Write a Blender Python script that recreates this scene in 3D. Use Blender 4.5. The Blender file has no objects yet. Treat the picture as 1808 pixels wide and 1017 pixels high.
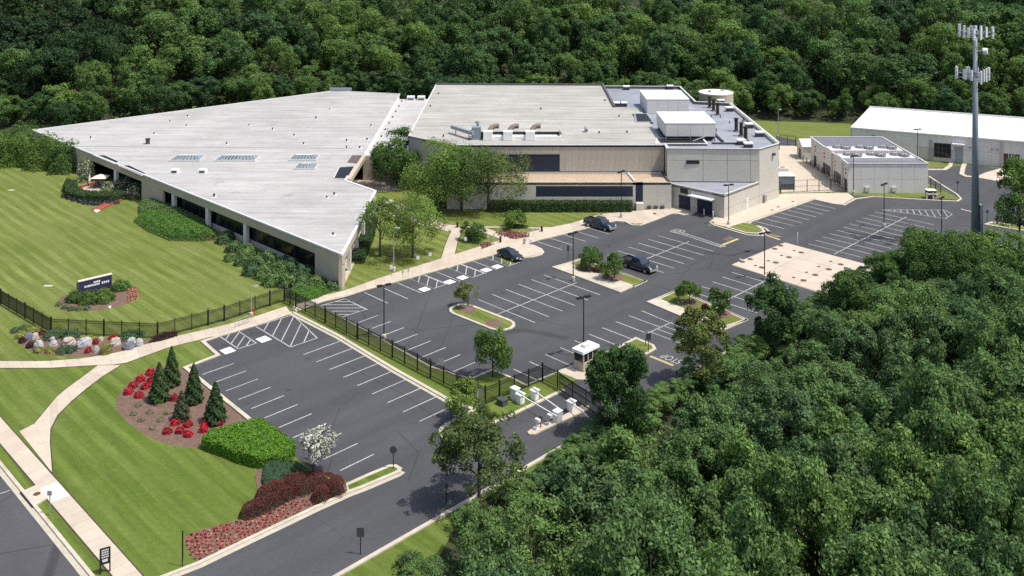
import bpy, math, random
import numpy as np
from mathutils import Vector, Matrix

# ------------------------------------------------------------------ camera, light, exposure
sc = bpy.context.scene
COL = sc.collection
F, H, HY = 1688.68, 52.29, 133.62          # focal length (px of the photo), camera height (m), horizon above the frame (px)
cam = bpy.data.cameras.new('camera')
cam.sensor_width = 36.0
cam.lens = F / 1808 * 36
cam.shift_y = -(508.5 + HY) / 1808
cam.clip_start, cam.clip_end = 1.0, 3000.0
cam_o = bpy.data.objects.new('camera', cam)
cam_o.location = (0, 0, H)
cam_o.rotation_euler = (math.pi / 2, 0, 0)
COL.objects.link(cam_o)
sc.camera = cam_o

SUN_EL, SUN_AZ = math.radians(64), math.radians(108)      # azimuth clockwise from +Y
w = bpy.data.worlds.new('World')
sc.world = w
w.use_nodes = True
nt = w.node_tree
bg = nt.nodes['Background']
sky = nt.nodes.new('ShaderNodeTexSky')
sky.sky_type = 'NISHITA'
sky.sun_disc = False
sky.sun_elevation = SUN_EL
sky.sun_rotation = SUN_AZ
sky.air_density, sky.dust_density, sky.ozone_density = 1.0, 3.0, 0.6
nt.links.new(sky.outputs[0], bg.inputs[0])
bg.inputs[1].default_value = 0.15
sun = bpy.data.lights.new('sun', 'SUN')
sun.energy = 3.5
sun.angle = math.radians(0.55)
sun.color = (1.0, 0.96, 0.89)
sun_o = bpy.data.objects.new('sun', sun)
S = Vector((math.sin(SUN_AZ) * math.cos(SUN_EL), math.cos(SUN_AZ) * math.cos(SUN_EL), math.sin(SUN_EL)))
sun_o.rotation_euler = (-S).to_track_quat('-Z', 'Y').to_euler()
sun_o.location = (60, 100, 150)
COL.objects.link(sun_o)

vs = sc.view_settings
vs.view_transform = 'Standard'
vs.look = 'None'
vs.exposure = 0.22
vs.gamma = 1.0
vs.use_curve_mapping = False
sc.render.engine = 'CYCLES'
cy = sc.cycles
cy.max_bounces, cy.diffuse_bounces, cy.glossy_bounces, cy.transmission_bounces = 4, 3, 2, 2
cy.caustics_reflective = cy.caustics_refractive = False
cy.use_adaptive_sampling = True
cy.adaptive_threshold = 0.015
cy.use_denoising = False

# ------------------------------------------------------------------ helpers
A = math.radians(44.893)
U = Vector((math.cos(A), math.sin(A), 0))
V = Vector((math.sin(A), -math.cos(A), 0))
UP = Vector((0, 0, 1))
R_ = random.Random(7)


def at(px, py, z=0.0):
    """The place, at height z, that the photograph shows at pixel (px, py)."""
    Y = F * (H - z) / (py + HY)
    return Vector(((px - 904) / F * Y, Y, z))


def col_on(px, P, Q):
    """Where the sight column px crosses the plan line P-Q."""
    k = (px - 904) / F
    d = Q - P
    t = (k * P.y - P.x) / (d.x - k * d.y)
    return P + d * t


def uvp(u, v, z=0.0):
    p = U * u + V * v
    return Vector((p.x, p.y, z))


class MB:
    def __init__(s):
        s.v, s.f, s.smooth = [], [], False

    def add(s, vs_, fs):
        o = len(s.v)
        s.v += [Vector(x) for x in vs_]
        s.f += [[i + o for i in f] for f in fs]
        return s

    def obox(s, c, ax, ay, az):
        """box with centre c and half axes ax, ay, az"""
        c = Vector(c)
        p = [c + ax * i + ay * j + az * k for k in (-1, 1) for j in (-1, 1) for i in (-1, 1)]
        return s.add(p, [(0, 2, 3, 1), (4, 5, 7, 6), (0, 1, 5, 4), (2, 6, 7, 3), (0, 4, 6, 2), (1, 3, 7, 5)])

    def box(s, x0, y0, z0, x1, y1, z1):
        c = Vector(((x0 + x1) / 2, (y0 + y1) / 2, (z0 + z1) / 2))
        return s.obox(c, Vector((abs(x1 - x0) / 2, 0, 0)), Vector((0, abs(y1 - y0) / 2, 0)), Vector((0, 0, abs(z1 - z0) / 2)))

    def prism(s, poly, z0, z1, inset=0.0):
        n = len(poly)
        area = sum(poly[i].x * poly[(i + 1) % n].y - poly[(i + 1) % n].x * poly[i].y for i in range(n))
        if area < 0:
            poly = poly[::-1]
        c = sum((Vector((p.x, p.y, 0)) for p in poly), Vector()) / n
        lo = [Vector((p.x, p.y, z0)) for p in poly]
        hi = []
        for p in poly:
            d = Vector((p.x, p.y, 0)) - c
            q = c + d * (1 - inset / max(d.length, 1e-3)) if inset else Vector((p.x, p.y, 0))
            hi.append(Vector((q.x, q.y, z1)))
        return s.add(lo + hi, [list(range(n, 2 * n)), list(range(n - 1, -1, -1))] + [(i, (i + 1) % n, n + (i + 1) % n, n + i) for i in range(n)])

    def sheet(s, poly, z):
        n = len(poly)
        area = sum(poly[i].x * poly[(i + 1) % n].y - poly[(i + 1) % n].x * poly[i].y for i in range(n))
        if area < 0:
            poly = poly[::-1]
        return s.add([Vector((p.x, p.y, z)) for p in poly], [list(range(n))])

    def wall(s, p, q, z0, z1, t=0.3):
        """upright slab along p-q; its thickness goes to the left of p->q"""
        d = (q - p)
        d.z = 0
        n = Vector((-d.y, d.x, 0)).normalized() * t
        return s.prism([p, q, q + n, p + n], z0, z1)

    def tube(s, pts, r, n=8, caps=True):
        pts = [Vector(p) for p in pts]
        rs = r if isinstance(r, (list, tuple)) else [r] * len(pts)
        o = len(s.v)
        for i, p in enumerate(pts):
            a = pts[max(i - 1, 0)]
            b = pts[min(i + 1, len(pts) - 1)]
            d = (b - a).normalized()
            e = d.cross(Vector((0, 1, 0)) if abs(d.y) < 0.9 else Vector((1, 0, 0))).normalized()
            g = d.cross(e)
            s.v += [p + (e * math.cos(2 * math.pi * k / n) + g * math.sin(2 * math.pi * k / n)) * rs[i] for k in range(n)]
        for i in range(len(pts) - 1):
            for k in range(n):
                s.f.append([o + i * n + k, o + i * n + (k + 1) % n, o + (i + 1) * n + (k + 1) % n, o + (i + 1) * n + k])
        if caps:
            s.f.append([o + k for k in range(n)][::-1])
            s.f.append([o + (len(pts) - 1) * n + k for k in range(n)])
        return s

    def ribbon(s, pts, wdt, z0, z1, closed=False, side=0.0):
        """raised strip following a polyline (kerbs); side shifts it to the left by side*width"""
        pts = [Vector((p.x, p.y, 0)) for p in pts]
        n = len(pts)
        L, Rr = [], []
        for i in range(n):
            a = pts[(i - 1) % n] if (closed or i > 0) else pts[i]
            b = pts[(i + 1) % n] if (closed or i < n - 1) else pts[i]
            d1 = (pts[i] - a).normalized() if (pts[i] - a).length > 1e-6 else (b - pts[i]).normalized()
            d2 = (b - pts[i]).normalized() if (b - pts[i]).length > 1e-6 else d1
            n1 = Vector((-d1.y, d1.x, 0))
            n2 = Vector((-d2.y, d2.x, 0))
            m = (n1 + n2)
            m = m.normalized() if m.length > 1e-4 else n1
            k = 1 / max(m.dot(n1), 0.45)
            L.append(pts[i] + m * k * wdt * (0.5 + side))
            Rr.append(pts[i] + m * k * wdt * (-0.5 + side))
        o = len(s.v)
        for i in range(n):
            s.v += [L[i] + UP * z0, L[i] + UP * z1, Rr[i] + UP * z1, Rr[i] + UP * z0]
        for i in range(n if closed else n - 1):
            j = (i + 1) % n
            for k in range(3):
                s.f.append([o + i * 4 + k, o + j * 4 + k, o + j * 4 + k + 1, o + i * 4 + k + 1])
        if not closed:
            s.f.append([o, o + 1, o + 2, o + 3])
            s.f.append([o + (n - 1) * 4 + 3 - k for k in range(4)])
        return s

    def mesh(s, name, m, off=None):
        me = bpy.data.meshes.new(name)
        vv = [v - off for v in s.v] if off is not None else s.v
        me.from_pydata([tuple(v) for v in vv], [], s.f)
        me.materials.append(m)
        if s.smooth:
            me.polygons.foreach_set('use_smooth', [True] * len(me.polygons))
        me.update()
        return me


def link(name, data, parent=None, loc=None, rz=None):
    o = bpy.data.objects.new(name, data)
    COL.objects.link(o)
    if parent is not None:
        o.parent = parent
    if loc is not None:
        o.location = loc
    if rz is not None:
        o.rotation_euler = (0, 0, rz)
    return o


def tag(o, label=None, cat=None, group=None, kind=None):
    if label:
        o['label'] = label
    if cat:
        o['category'] = cat
    if group:
        o['group'] = group
    if kind:
        o['kind'] = kind
    return o


def thing(name, label, cat, loc=(0, 0, 0), group=None, rz=0.0):
    o = link(name, None, None, loc, rz)
    o.empty_display_size = 0.5
    return tag(o, label, cat, group)


def origin(o):
    p = Vector((0, 0, 0))
    while o is not None:
        p += o.location
        o = o.parent
    return p


def part(name, mb, m, parent, label=None, kind=None, world=True):
    """a part built in world coordinates under an unrotated parent (world=False: in the parent's own coordinates)"""
    off = origin(parent) if world else None
    o = link(name, mb.mesh(name, m, off), parent)
    return tag(o, label, None, None, kind)


def solo(name, mb, m, label=None, cat=None, group=None, kind=None, loc=None):
    o = link(name, mb.mesh(name, m, Vector(loc) if loc is not None else None), None, loc)
    return tag(o, label, cat, group, kind)


def dup(root, loc, rz=0.0, label=None, group=None, scale=None):
    r = root.copy()
    COL.objects.link(r)
    r.location = loc
    r.rotation_euler = (0, 0, rz)
    if scale is not None:
        r.scale = scale if hasattr(scale, '__len__') else (scale,) * 3
    if label:
        r['label'] = label
    if group:
        r['group'] = group
    for ch in list(root.children):
        c = ch.copy()
        COL.objects.link(c)
        c.parent = r
        for g in list(ch.children):
            d = g.copy()
            COL.objects.link(d)
            d.parent = c
    return r


# ------------------------------------------------------------------ materials
MATS = {}


def new_mat(name):
    m = bpy.data.materials.new(name)
    m.use_nodes = True
    MATS[name] = m
    n = m.node_tree.nodes
    return m, n, m.node_tree.links, n['Principled BSDF']


def mixc(n, l, fac, a, b, blend='MIX'):
    x = n.new('ShaderNodeMix')
    x.data_type = 'RGBA'
    x.blend_type = blend
    for sock, val in ((x.inputs[0], fac), (x.inputs[6], a), (x.inputs[7], b)):
        if isinstance(val, bpy.types.NodeSocket):
            l.new(val, sock)
        elif isinstance(val, (int, float)):
            sock.default_value = val
        else:
            sock.default_value = (*val, 1) if len(val) == 3 else val
    return x.outputs[2]


def noise(n, l, scale, detail=4, rough=0.55, vec=None, stretch=None):
    if vec is None:
        tc = n.new('ShaderNodeTexCoord')
        vec = tc.outputs['Object']
    if stretch is not None:
        if len(stretch) > 3:
            mr = n.new('ShaderNodeMapping')
            mr.inputs['Rotation'].default_value = (0, 0, -stretch[3])
            l.new(vec, mr.inputs[0])
            vec = mr.outputs[0]
        mp = n.new('ShaderNodeMapping')
        mp.inputs['Scale'].default_value = stretch[:3]
        l.new(vec, mp.inputs[0])
        vec = mp.outputs[0]
    t = n.new('ShaderNodeTexNoise')
    t.inputs['Scale'].default_value = scale
    t.inputs['Detail'].default_value = detail
    t.inputs['Roughness'].default_value = rough
    l.new(vec, t.inputs['Vector'])
    return t.outputs[0]


def ramp(n, l, fac, lo, hi, a=(0, 0, 0), b=(1, 1, 1)):
    r = n.new('ShaderNodeValToRGB')
    r.color_ramp.elements[0].position = lo
    r.color_ramp.elements[1].position = hi
    r.color_ramp.elements[0].color = (*a, 1)
    r.color_ramp.elements[1].color = (*b, 1)
    l.new(fac, r.inputs[0])
    return r.outputs[0]


def bump(n, l, bsdf, h, strength=0.3, dist=0.05):
    b = n.new('ShaderNodeBump')
    b.inputs['Strength'].default_value = strength
    b.inputs['Distance'].default_value = dist
    l.new(h, b.inputs['Height'])
    l.new(b.outputs[0], bsdf.inputs['Normal'])


def plain(name, c, rough=0.7, var=0.12, scale=1.2, metal=0.0, bmp=0.0, rnd=0.0, dirt=None):
    """a solid colour broken up by mottling at two scales, with some variation from object to object"""
    m, n, l, b = new_mat(name)
    c1 = [x * (1 - var) for x in c]
    c2 = [min(1, x * (1 + var)) for x in c]
    f = noise(n, l, scale, 6, 0.6)
    colr = mixc(n, l, ramp(n, l, f, 0.3, 0.7), c1, c2)
    if dirt:
        g = noise(n, l, scale * 0.23, 3, 0.5)
        colr = mixc(n, l, ramp(n, l, g, 0.5, 0.75), colr, dirt)
    if rnd:
        oi = n.new('ShaderNodeObjectInfo')
        mr = n.new('ShaderNodeMapRange')
        mr.inputs[3].default_value = 1 - rnd
        mr.inputs[4].default_value = 1 + rnd
        l.new(oi.outputs['Random'], mr.inputs[0])
        cb = n.new('ShaderNodeCombineColor')
        for i in range(3):
            l.new(mr.outputs[0], cb.inputs[i])
        colr = mixc(n, l, 1.0, colr, cb.outputs[0], 'MULTIPLY')
    l.new(colr, b.inputs['Base Color'])
    b.inputs['Roughness'].default_value = rough
    b.inputs['Metallic'].default_value = metal
    if bmp:
        bump(n, l, b, noise(n, l, scale * 8, 4), bmp, 0.03)
    return m


def leafy(name, c, var=0.35, tint=0.25, trans=0.34, c2=None, share=0.0):
    """foliage: colour varies from leaf to leaf and from plant to plant; a little light comes through"""
    m, n, l, b = new_mat(name)
    geo = n.new('ShaderNodeNewGeometry')
    oi = n.new('ShaderNodeObjectInfo')
    rl = geo.outputs['Random Per Island']
    dark = [x * (1 - var) for x in c]
    lite = [c[0] * (1 + var * 1.25), c[1] * (1 + var), c[2] * (1 + var * 0.6)]
    colr = mixc(n, l, rl, dark, lite)
    if c2 is not None:
        mth = n.new('ShaderNodeMath')
        mth.operation = 'FRACT'
        mu = n.new('ShaderNodeMath')
        mu.operation = 'MULTIPLY'
        mu.inputs[1].default_value = 17.3
        l.new(rl, mu.inputs[0])
        l.new(mu.outputs[0], mth.inputs[0])
        lt = n.new('ShaderNodeMath')
        lt.operation = 'LESS_THAN'
        lt.inputs[1].default_value = share
        l.new(mth.outputs[0], lt.inputs[0])
        colr = mixc(n, l, lt.outputs[0], colr, c2)
    ty = mixc(n, l, oi.outputs['Random'], (1 - tint, 1 - tint * 0.8, 1 - tint * 0.3), (1 + tint * 0.9, 1 + tint * 0.6, 1 - tint * 0.2))
    colr = mixc(n, l, 1.0, colr, ty, 'MULTIPLY')
    at_ = n.new('ShaderNodeAttribute')
    at_.attribute_name = 'tone'
    ad_ = n.new('ShaderNodeMath')
    ad_.inputs[1].default_value = 1.0
    l.new(at_.outputs['Fac'], ad_.inputs[0])
    cb_ = n.new('ShaderNodeCombineColor')
    for i in range(3):
        l.new(ad_.outputs[0], cb_.inputs[i])
    colr = mixc(n, l, 1.0, colr, cb_.outputs[0], 'MULTIPLY')
    l.new(colr, b.inputs['Base Color'])
    b.inputs['Roughness'].default_value = 0.7
    b.inputs['Specular IOR Level'].default_value = 0.25
    tr = n.new('ShaderNodeBsdfTranslucent')
    l.new(colr, tr.inputs[0])
    mx = n.new('ShaderNodeMixShader')
    mx.inputs[0].default_value = trans
    l.new(b.outputs[0], mx.inputs[1])
    l.new(tr.outputs[0], mx.inputs[2])
    l.new(mx.outputs[0], n['Material Output'].inputs[0])
    return m


def lawn_mat():
    m, n, l, b = new_mat('lawn_grass')
    tc = n.new('ShaderNodeTexCoord')
    mp = n.new('ShaderNodeMapping')
    mp.inputs['Rotation'].default_value = (0, 0, -A)
    l.new(tc.outputs['Object'], mp.inputs[0])
    warp = noise(n, l, 0.05, 2, 0.5)
    sx = n.new('ShaderNodeSeparateXYZ')
    l.new(mp.outputs[0], sx.inputs[0])
    ad = n.new('ShaderNodeMath')
    ad.operation = 'MULTIPLY_ADD'
    l.new(warp, ad.inputs[0])
    ad.inputs[1].default_value = 1.3
    l.new(sx.outputs[0], ad.inputs[2])
    si = n.new('ShaderNodeMath')
    si.operation = 'MULTIPLY'
    si.inputs[1].default_value = 2 * math.pi / 2.05
    l.new(ad.outputs[0], si.inputs[0])
    sn = n.new('ShaderNodeMath')
    sn.operation = 'SINE'
    l.new(si.outputs[0], sn.inputs[0])
    st = ramp(n, l, sn.outputs[0], 0.0, 0.5)
    fade = ramp(n, l, noise(n, l, 0.06, 4), 0.32, 0.66, (0.1,) * 3, (0.9,) * 3)
    stf = mixc(n, l, 1.0, st, fade, 'MULTIPLY')
    base = mixc(n, l, stf, (0.122, 0.160, 0.031), (0.192, 0.226, 0.062))
    streak = ramp(n, l, noise(n, l, 1.0, 5, 0.6, None, (1.5, 0.07, 1, A)), 0.32, 0.70, (0.80,) * 3, (1.20,) * 3)
    c = mixc(n, l, 1.0, base, streak, 'MULTIPLY')
    mot = ramp(n, l, noise(n, l, 0.20, 5, 0.65, None, (1, 0.3, 1, A)), 0.40, 0.75, (0,) * 3, (0.55,) * 3)
    c = mixc(n, l, mot, c, (0.215, 0.225, 0.075))
    dk = ramp(n, l, noise(n, l, 0.35, 4, 0.6, None, (1, 0.3, 1, A)), 0.50, 0.8, (0,) * 3, (0.6,) * 3)
    c = mixc(n, l, dk, c, (0.085, 0.135, 0.022))
    dry = ramp(n, l, noise(n, l, 0.16, 6, 0.72), 0.61, 0.76, (0,) * 3, (0.55,) * 3)
    c = mixc(n, l, dry, c, (0.27, 0.25, 0.11))
    tiny = ramp(n, l, noise(n, l, 1.7, 5, 0.75), 0.25, 0.8, (0.80,) * 3, (1.18,) * 3)
    c = mixc(n, l, 1.0, c, tiny, 'MULTIPLY')
    # the front lawn by the street is a deeper green than the big lawn beside the building
    sp = n.new('ShaderNodeSeparateXYZ')
    l.new(tc.outputs['Object'], sp.inputs[0])
    fr = n.new('ShaderNodeMapRange')
    fr.inputs[1].default_value, fr.inputs[2].default_value = 108, 124
    fr.inputs[3].default_value, fr.inputs[4].default_value = 0.62, 0.0
    l.new(sp.outputs[1], fr.inputs[0])
    deep = mixc(n, l, 1.0, c, (0.60, 0.79, 0.46), 'MULTIPLY')
    c = mixc(n, l, fr.outputs[0], c, deep)
    l.new(c, b.inputs['Base Color'])
    b.inputs['Roughness'].default_value = 0.9
    b.inputs['Specular IOR Level'].default_value = 0.15
    bump(n, l, b, noise(n, l, 5.0, 5, 0.7), 0.5, 0.12)
    return m


def asphalt_mat(name, c, lite, along=A, lane=(0.02, 0.28, 1)):
    m, n, l, b = new_mat(name)
    big = ramp(n, l, noise(n, l, 0.05, 5, 0.65), 0.34, 0.70)
    colr = mixc(n, l, big, c, lite)
    lanes = ramp(n, l, noise(n, l, 1.0, 3, 0.5, None, (*lane, along)), 0.35, 0.68, (0.86,) * 3, (1.10,) * 3)
    colr = mixc(n, l, 1.0, colr, lanes, 'MULTIPLY')
    fine = ramp(n, l, noise(n, l, 2.6, 6, 0.8), 0.3, 0.75, (0.84,) * 3, (1.14,) * 3)
    colr = mixc(n, l, 1.0, colr, fine, 'MULTIPLY')
    oil = ramp(n, l, noise(n, l, 0.55, 2, 0.45), 0.70, 0.79, (0,) * 3, (0.55,) * 3)
    colr = mixc(n, l, oil, colr, [x * 0.45 for x in c])
    vo = n.new('ShaderNodeTexVoronoi')
    vo.feature = 'DISTANCE_TO_EDGE'
    vo.inputs['Scale'].default_value = 0.085
    vo.inputs['Randomness'].default_value = 1.0
    tc = n.new('ShaderNodeTexCoord')
    wp = mixc(n, l, 0.10, tc.outputs['Object'], n.new('ShaderNodeTexNoise').outputs['Color'], 'LINEAR_LIGHT')
    l.new(wp, vo.inputs['Vector'])
    ck = ramp(n, l, vo.outputs['Distance'], 0.0035, 0.0075, (0.62,) * 3, (1,) * 3)
    gate = ramp(n, l, noise(n, l, 0.03, 2, 0.5), 0.46, 0.56)
    ck = mixc(n, l, gate, (1, 1, 1), ck)
    colr = mixc(n, l, 1.0, colr, ck, 'MULTIPLY')
    l.new(colr, b.inputs['Base Color'])
    b.inputs['Roughness'].default_value = 0.88
    b.inputs['Specular IOR Level'].default_value = 0.3
    bump(n, l, b, noise(n, l, 14, 4, 0.8), 0.25, 0.02)
    return m


def roof_mat(name, c, c2, stretch=(0.06, 0.55, 1)):
    m, n, l, b = new_mat(name)
    f1 = ramp(n, l, noise(n, l, 1.0, 4, 0.6, None, stretch), 0.34, 0.68)
    colr = mixc(n, l, f1, c, c2)
    f2 = ramp(n, l, noise(n, l, 0.09, 5, 0.65), 0.35, 0.75, (0.82,) * 3, (1.06,) * 3)
    pond = ramp(n, l, noise(n, l, 0.22, 4, 0.6), 0.62, 0.72, (1,) * 3, (0.80, 0.78, 0.75))
    colr = mixc(n, l, 1.0, colr, pond, 'MULTIPLY')
    spk = ramp(n, l, noise(n, l, 1.3, 5, 0.7), 0.3, 0.75, (0.90,) * 3, (1.06,) * 3)
    colr = mixc(n, l, 1.0, colr, spk, 'MULTIPLY')
    colr = mixc(n, l, 1.0, colr, f2, 'MULTIPLY')
    # membrane seams: thin lines every 3 m
    tc = n.new('ShaderNodeTexCoord')
    sx = n.new('ShaderNodeSeparateXYZ')
    l.new(tc.outputs['Object'], sx.inputs[0])
    k = n.new('ShaderNodeMath')
    k.operation = 'PINGPONG'
    k.inputs[1].default_value = 1.5
    l.new(sx.outputs[1], k.inputs[0])
    sm = ramp(n, l, k.outputs[0], 0.03, 0.14, (0.86,) * 3, (1,) * 3)
    colr = mixc(n, l, 1.0, colr, sm, 'MULTIPLY')
    l.new(colr, b.inputs['Base Color'])
    b.inputs['Roughness'].default_value = 0.8
    bump(n, l, b, f1, 0.15, 0.03)
    return m


def glassy(name, c, rough=0.12):
    m, n, l, b = new_mat(name)
    f = noise(n, l, 0.4, 2)
    l.new(mixc(n, l, f, [x * 0.7 for x in c], [x * 1.3 for x in c]), b.inputs['Base Color'])
    b.inputs['Roughness'].default_value = rough
    b.inputs['Specular IOR Level'].default_value = 0.5
    return m


M_LAWN = lawn_mat()
M_FLOOR = plain('wood_floor', (0.032, 0.040, 0.016), 0.95, 0.5, 0.5)
M_ASPH = asphalt_mat('asphalt', (0.064, 0.066, 0.070), (0.083, 0.085, 0.090))
M_ROAD = asphalt_mat('street_asphalt', (0.066, 0.066, 0.071), (0.090, 0.090, 0.096), A, (0.5, 0.03, 1))
def paint_mat(name, c, worn=(0.10, 0.10, 0.10)):
    m, n, l, b = new_mat(name)
    geo = n.new('ShaderNodeNewGeometry')
    f = ramp(n, l, noise(n, l, 3.5, 5, 0.75, geo.outputs['Position']), 0.38, 0.60, (0.5,) * 3, (0.0,) * 3)
    f2 = ramp(n, l, noise(n, l, 0.12, 3, 0.6, geo.outputs['Position']), 0.40, 0.66, (0,) * 3, (0.30,) * 3)
    colr = mixc(n, l, f, c, worn)
    colr = mixc(n, l, f2, colr, worn)
    l.new(colr, b.inputs['Base Color'])
    b.inputs['Roughness'].default_value = 0.75
    return m


M_PAINT = paint_mat('road_paint', (0.54, 0.54, 0.52))
M_YPAINT = paint_mat('yellow_paint', (0.62, 0.50, 0.20))
M_OPAINT = paint_mat('worn_red_paint', (0.45, 0.22, 0.15))
M_KERB = plain('kerb_concrete', (0.52, 0.47, 0.375), 0.85, 0.16, 1.1, bmp=0.2, dirt=(0.40, 0.355, 0.28))
M_GUT = plain('gutter_concrete', (0.46, 0.42, 0.34), 0.85, 0.12, 1.5)
M_PAVE = plain('pavement_concrete', (0.50, 0.43, 0.34), 0.85, 0.10, 0.9, bmp=0.15, rnd=0.07, dirt=(0.46, 0.38, 0.30))
M_PAVEL = plain('new_concrete', (0.57, 0.55, 0.50), 0.85, 0.06, 0.9)
M_JOINT = plain('joint_sand', (0.30, 0.26, 0.20), 0.9)
M_PAD = plain('pad_concrete', (0.52, 0.44, 0.355), 0.85, 0.08, 0.35, rnd=0.05, dirt=(0.49, 0.395, 0.305))
M_RUST = plain('rusty_iron', (0.11, 0.065, 0.035), 0.8, 0.3, 3)
M_MULCH = plain('bark_mulch', (0.150, 0.092, 0.068), 0.95, 0.35, 4, bmp=0.8, dirt=(0.19, 0.125, 0.095))
M_MULCHD = plain('dark_mulch', (0.060, 0.034, 0.026), 0.95, 0.4, 4, bmp=0.8)
M_ROOF = roof_mat('roof_membrane', (0.395, 0.385, 0.365), (0.515, 0.505, 0.485))
M_ROOFL = roof_mat('link_roof_membrane', (0.50, 0.49, 0.47), (0.57, 0.56, 0.54))
M_ROOF2 = roof_mat('main_roof_membrane', (0.355, 0.340, 0.300), (0.50, 0.485, 0.44))
M_ROOFD = roof_mat('dark_roof_membrane', (0.25, 0.27, 0.31), (0.32, 0.34, 0.38), (0.3, 0.3, 1))
M_ROOFW = plain('white_roof', (0.80, 0.80, 0.79), 0.6, 0.03, 0.3)
M_GRAVEL = plain('tan_gravel', (0.43, 0.325, 0.225), 0.95, 0.2, 2.5, bmp=0.4, dirt=(0.48, 0.39, 0.29))
M_WALL = plain('tan_concrete', (0.50, 0.43, 0.33), 0.85, 0.06, 0.4, rnd=0.03, dirt=(0.44, 0.38, 0.295))
M_WALLB = plain('ribbed_brown_concrete', (0.44, 0.395, 0.33), 0.88, 0.07, 0.7, rnd=0.035)
M_WALLG = plain('pale_grey_concrete', (0.56, 0.53, 0.46), 0.85, 0.05, 0.4, rnd=0.03, dirt=(0.51, 0.48, 0.42))
M_WALLW = plain('pale_panel', (0.68, 0.65, 0.61), 0.8, 0.04, 0.4, rnd=0.02)
M_WHITE = plain('white_metal', (0.86, 0.86, 0.84), 0.5, 0.05, 1)
M_COPE = plain('metal_coping', (0.60, 0.60, 0.58), 0.5, 0.08, 2)
M_DCOPE = plain('dark_coping', (0.10, 0.10, 0.10), 0.6, 0.2, 2)
M_COLM = plain('column_white', (0.70, 0.69, 0.66), 0.7, 0.05)
M_GLASS = glassy('dark_glass', (0.010, 0.012, 0.014))
M_NAVY = plain('navy_panel', (0.012, 0.019, 0.040), 0.7, 0.1, 0.4)
M_SKYL = glassy('skylight_glass', (0.22, 0.27, 0.29), 0.2)
M_BLACK = plain('black_paint', (0.012, 0.012, 0.013), 0.5, 0.2)
M_DGREY = plain('dark_grey', (0.06, 0.062, 0.066), 0.7, 0.2)
M_GREY = plain('grey_metal', (0.30, 0.31, 0.32), 0.5, 0.12, 2)
M_GALV = plain('galvanised_steel', (0.24, 0.275, 0.31), 0.55, 0.10, 0.6)
M_STACK = plain('stack_brown', (0.030, 0.020, 0.016), 0.7, 0.3)
M_BRONZE = plain('duct_brown', (0.15, 0.12, 0.095), 0.6, 0.2)
M_NAVYS = plain('sign_navy', (0.030, 0.034, 0.075), 0.5, 0.12)
M_SIGNW = plain('sign_white', (0.80, 0.80, 0.80), 0.6, 0.03)
M_RED = plain('red_paint', (0.42, 0.030, 0.025), 0.5, 0.15)
M_BRICK = plain('red_brick', (0.34, 0.085, 0.050), 0.85, 0.2, 3)
M_TEAL = plain('teal_box', (0.14, 0.20, 0.24), 0.6, 0.1)
M_CREAM = plain('cream_canvas', (0.72, 0.62, 0.52), 0.8, 0.06)
M_TWIG = plain('twigs', (0.035, 0.045, 0.022), 0.95, 0.3, 3)
M_ROCKL = plain('pale_boulder', (0.40, 0.40, 0.40), 0.9, 0.25, 2.5, bmp=0.6, dirt=(0.25, 0.25, 0.30))
M_ROCKT = plain('tan_boulder', (0.42, 0.36, 0.30), 0.9, 0.25, 2.5, bmp=0.6, dirt=(0.30, 0.27, 0.26))
M_ROCKD = plain('dark_boulder', (0.14, 0.14, 0.18), 0.9, 0.3, 2.5, bmp=0.6)
M_BARK = plain('bark', (0.075, 0.060, 0.048), 0.95, 0.3, 3, bmp=0.6)
M_TYRE = plain('tyre', (0.02, 0.02, 0.02), 0.85, 0.2)
M_RIM = plain('alloy', (0.42, 0.42, 0.43), 0.35, 0.1, metal=0.6)
M_LIGHT = plain('lamp_glass', (0.75, 0.75, 0.72), 0.2, 0.05)
M_TAIL = plain('tail_lamp', (0.30, 0.012, 0.010), 0.3, 0.1)


def carpaint(name, c):
    m, n, l, b = new_mat(name)
    l.new(mixc(n, l, noise(n, l, 2, 2), c, [x * 1.3 for x in c]), b.inputs['Base Color'])
    b.inputs['Roughness'].default_value = 0.28
    b.inputs['Coat Weight'].default_value = 0.8
    b.inputs['Coat Roughness'].default_value = 0.08
    return m


M_CARD = carpaint('dark_car_paint', (0.010, 0.013, 0.020))
M_CARB = carpaint('blue_black_car_paint', (0.008, 0.011, 0.016))
M_CARN = carpaint('navy_car_paint', (0.012, 0.020, 0.034))
M_CARGL = glassy('car_glass', (0.03, 0.045, 0.06), 0.06)

M_LF = leafy('leaf_forest', (0.116, 0.218, 0.078))
M_LF2 = leafy('leaf_forest_light', (0.142, 0.254, 0.082))
M_LF3 = leafy('leaf_forest_cool', (0.108, 0.194, 0.078))
M_LFB = leafy('leaf_back_forest', (0.086, 0.172, 0.054), tint=0.22)
M_LFB2 = leafy('leaf_back_light', (0.120, 0.216, 0.062), tint=0.2)
M_LFB3 = leafy('leaf_back_cool', (0.064, 0.140, 0.052), tint=0.2)
M_LBD = leafy('leaf_back_dark', (0.028, 0.068, 0.022), tint=0.2, trans=0.12)  # shade over the left of the hill, put into the leaf colour
M_LFD = leafy('leaf_deep', (0.076, 0.156, 0.044))
M_LFP = leafy('leaf_pale', (0.165, 0.270, 0.064), tint=0.15)
M_LFM = leafy('leaf_mid', (0.098, 0.186, 0.046))
M_LFO = leafy('leaf_olive', (0.140, 0.200, 0.058), c2=(0.20, 0.19, 0.14), share=0.05)
M_LCON = leafy('needle', (0.062, 0.120, 0.042), tint=0.2)
M_LCONP = leafy('needle_thin', (0.090, 0.112, 0.056), tint=0.1)
M_LHEDGE = leafy('hedge_leaf', (0.130, 0.290, 0.030), tint=0.05)
M_LHEDD = leafy('dark_hedge_leaf', (0.060, 0.115, 0.042), tint=0.1)
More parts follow.
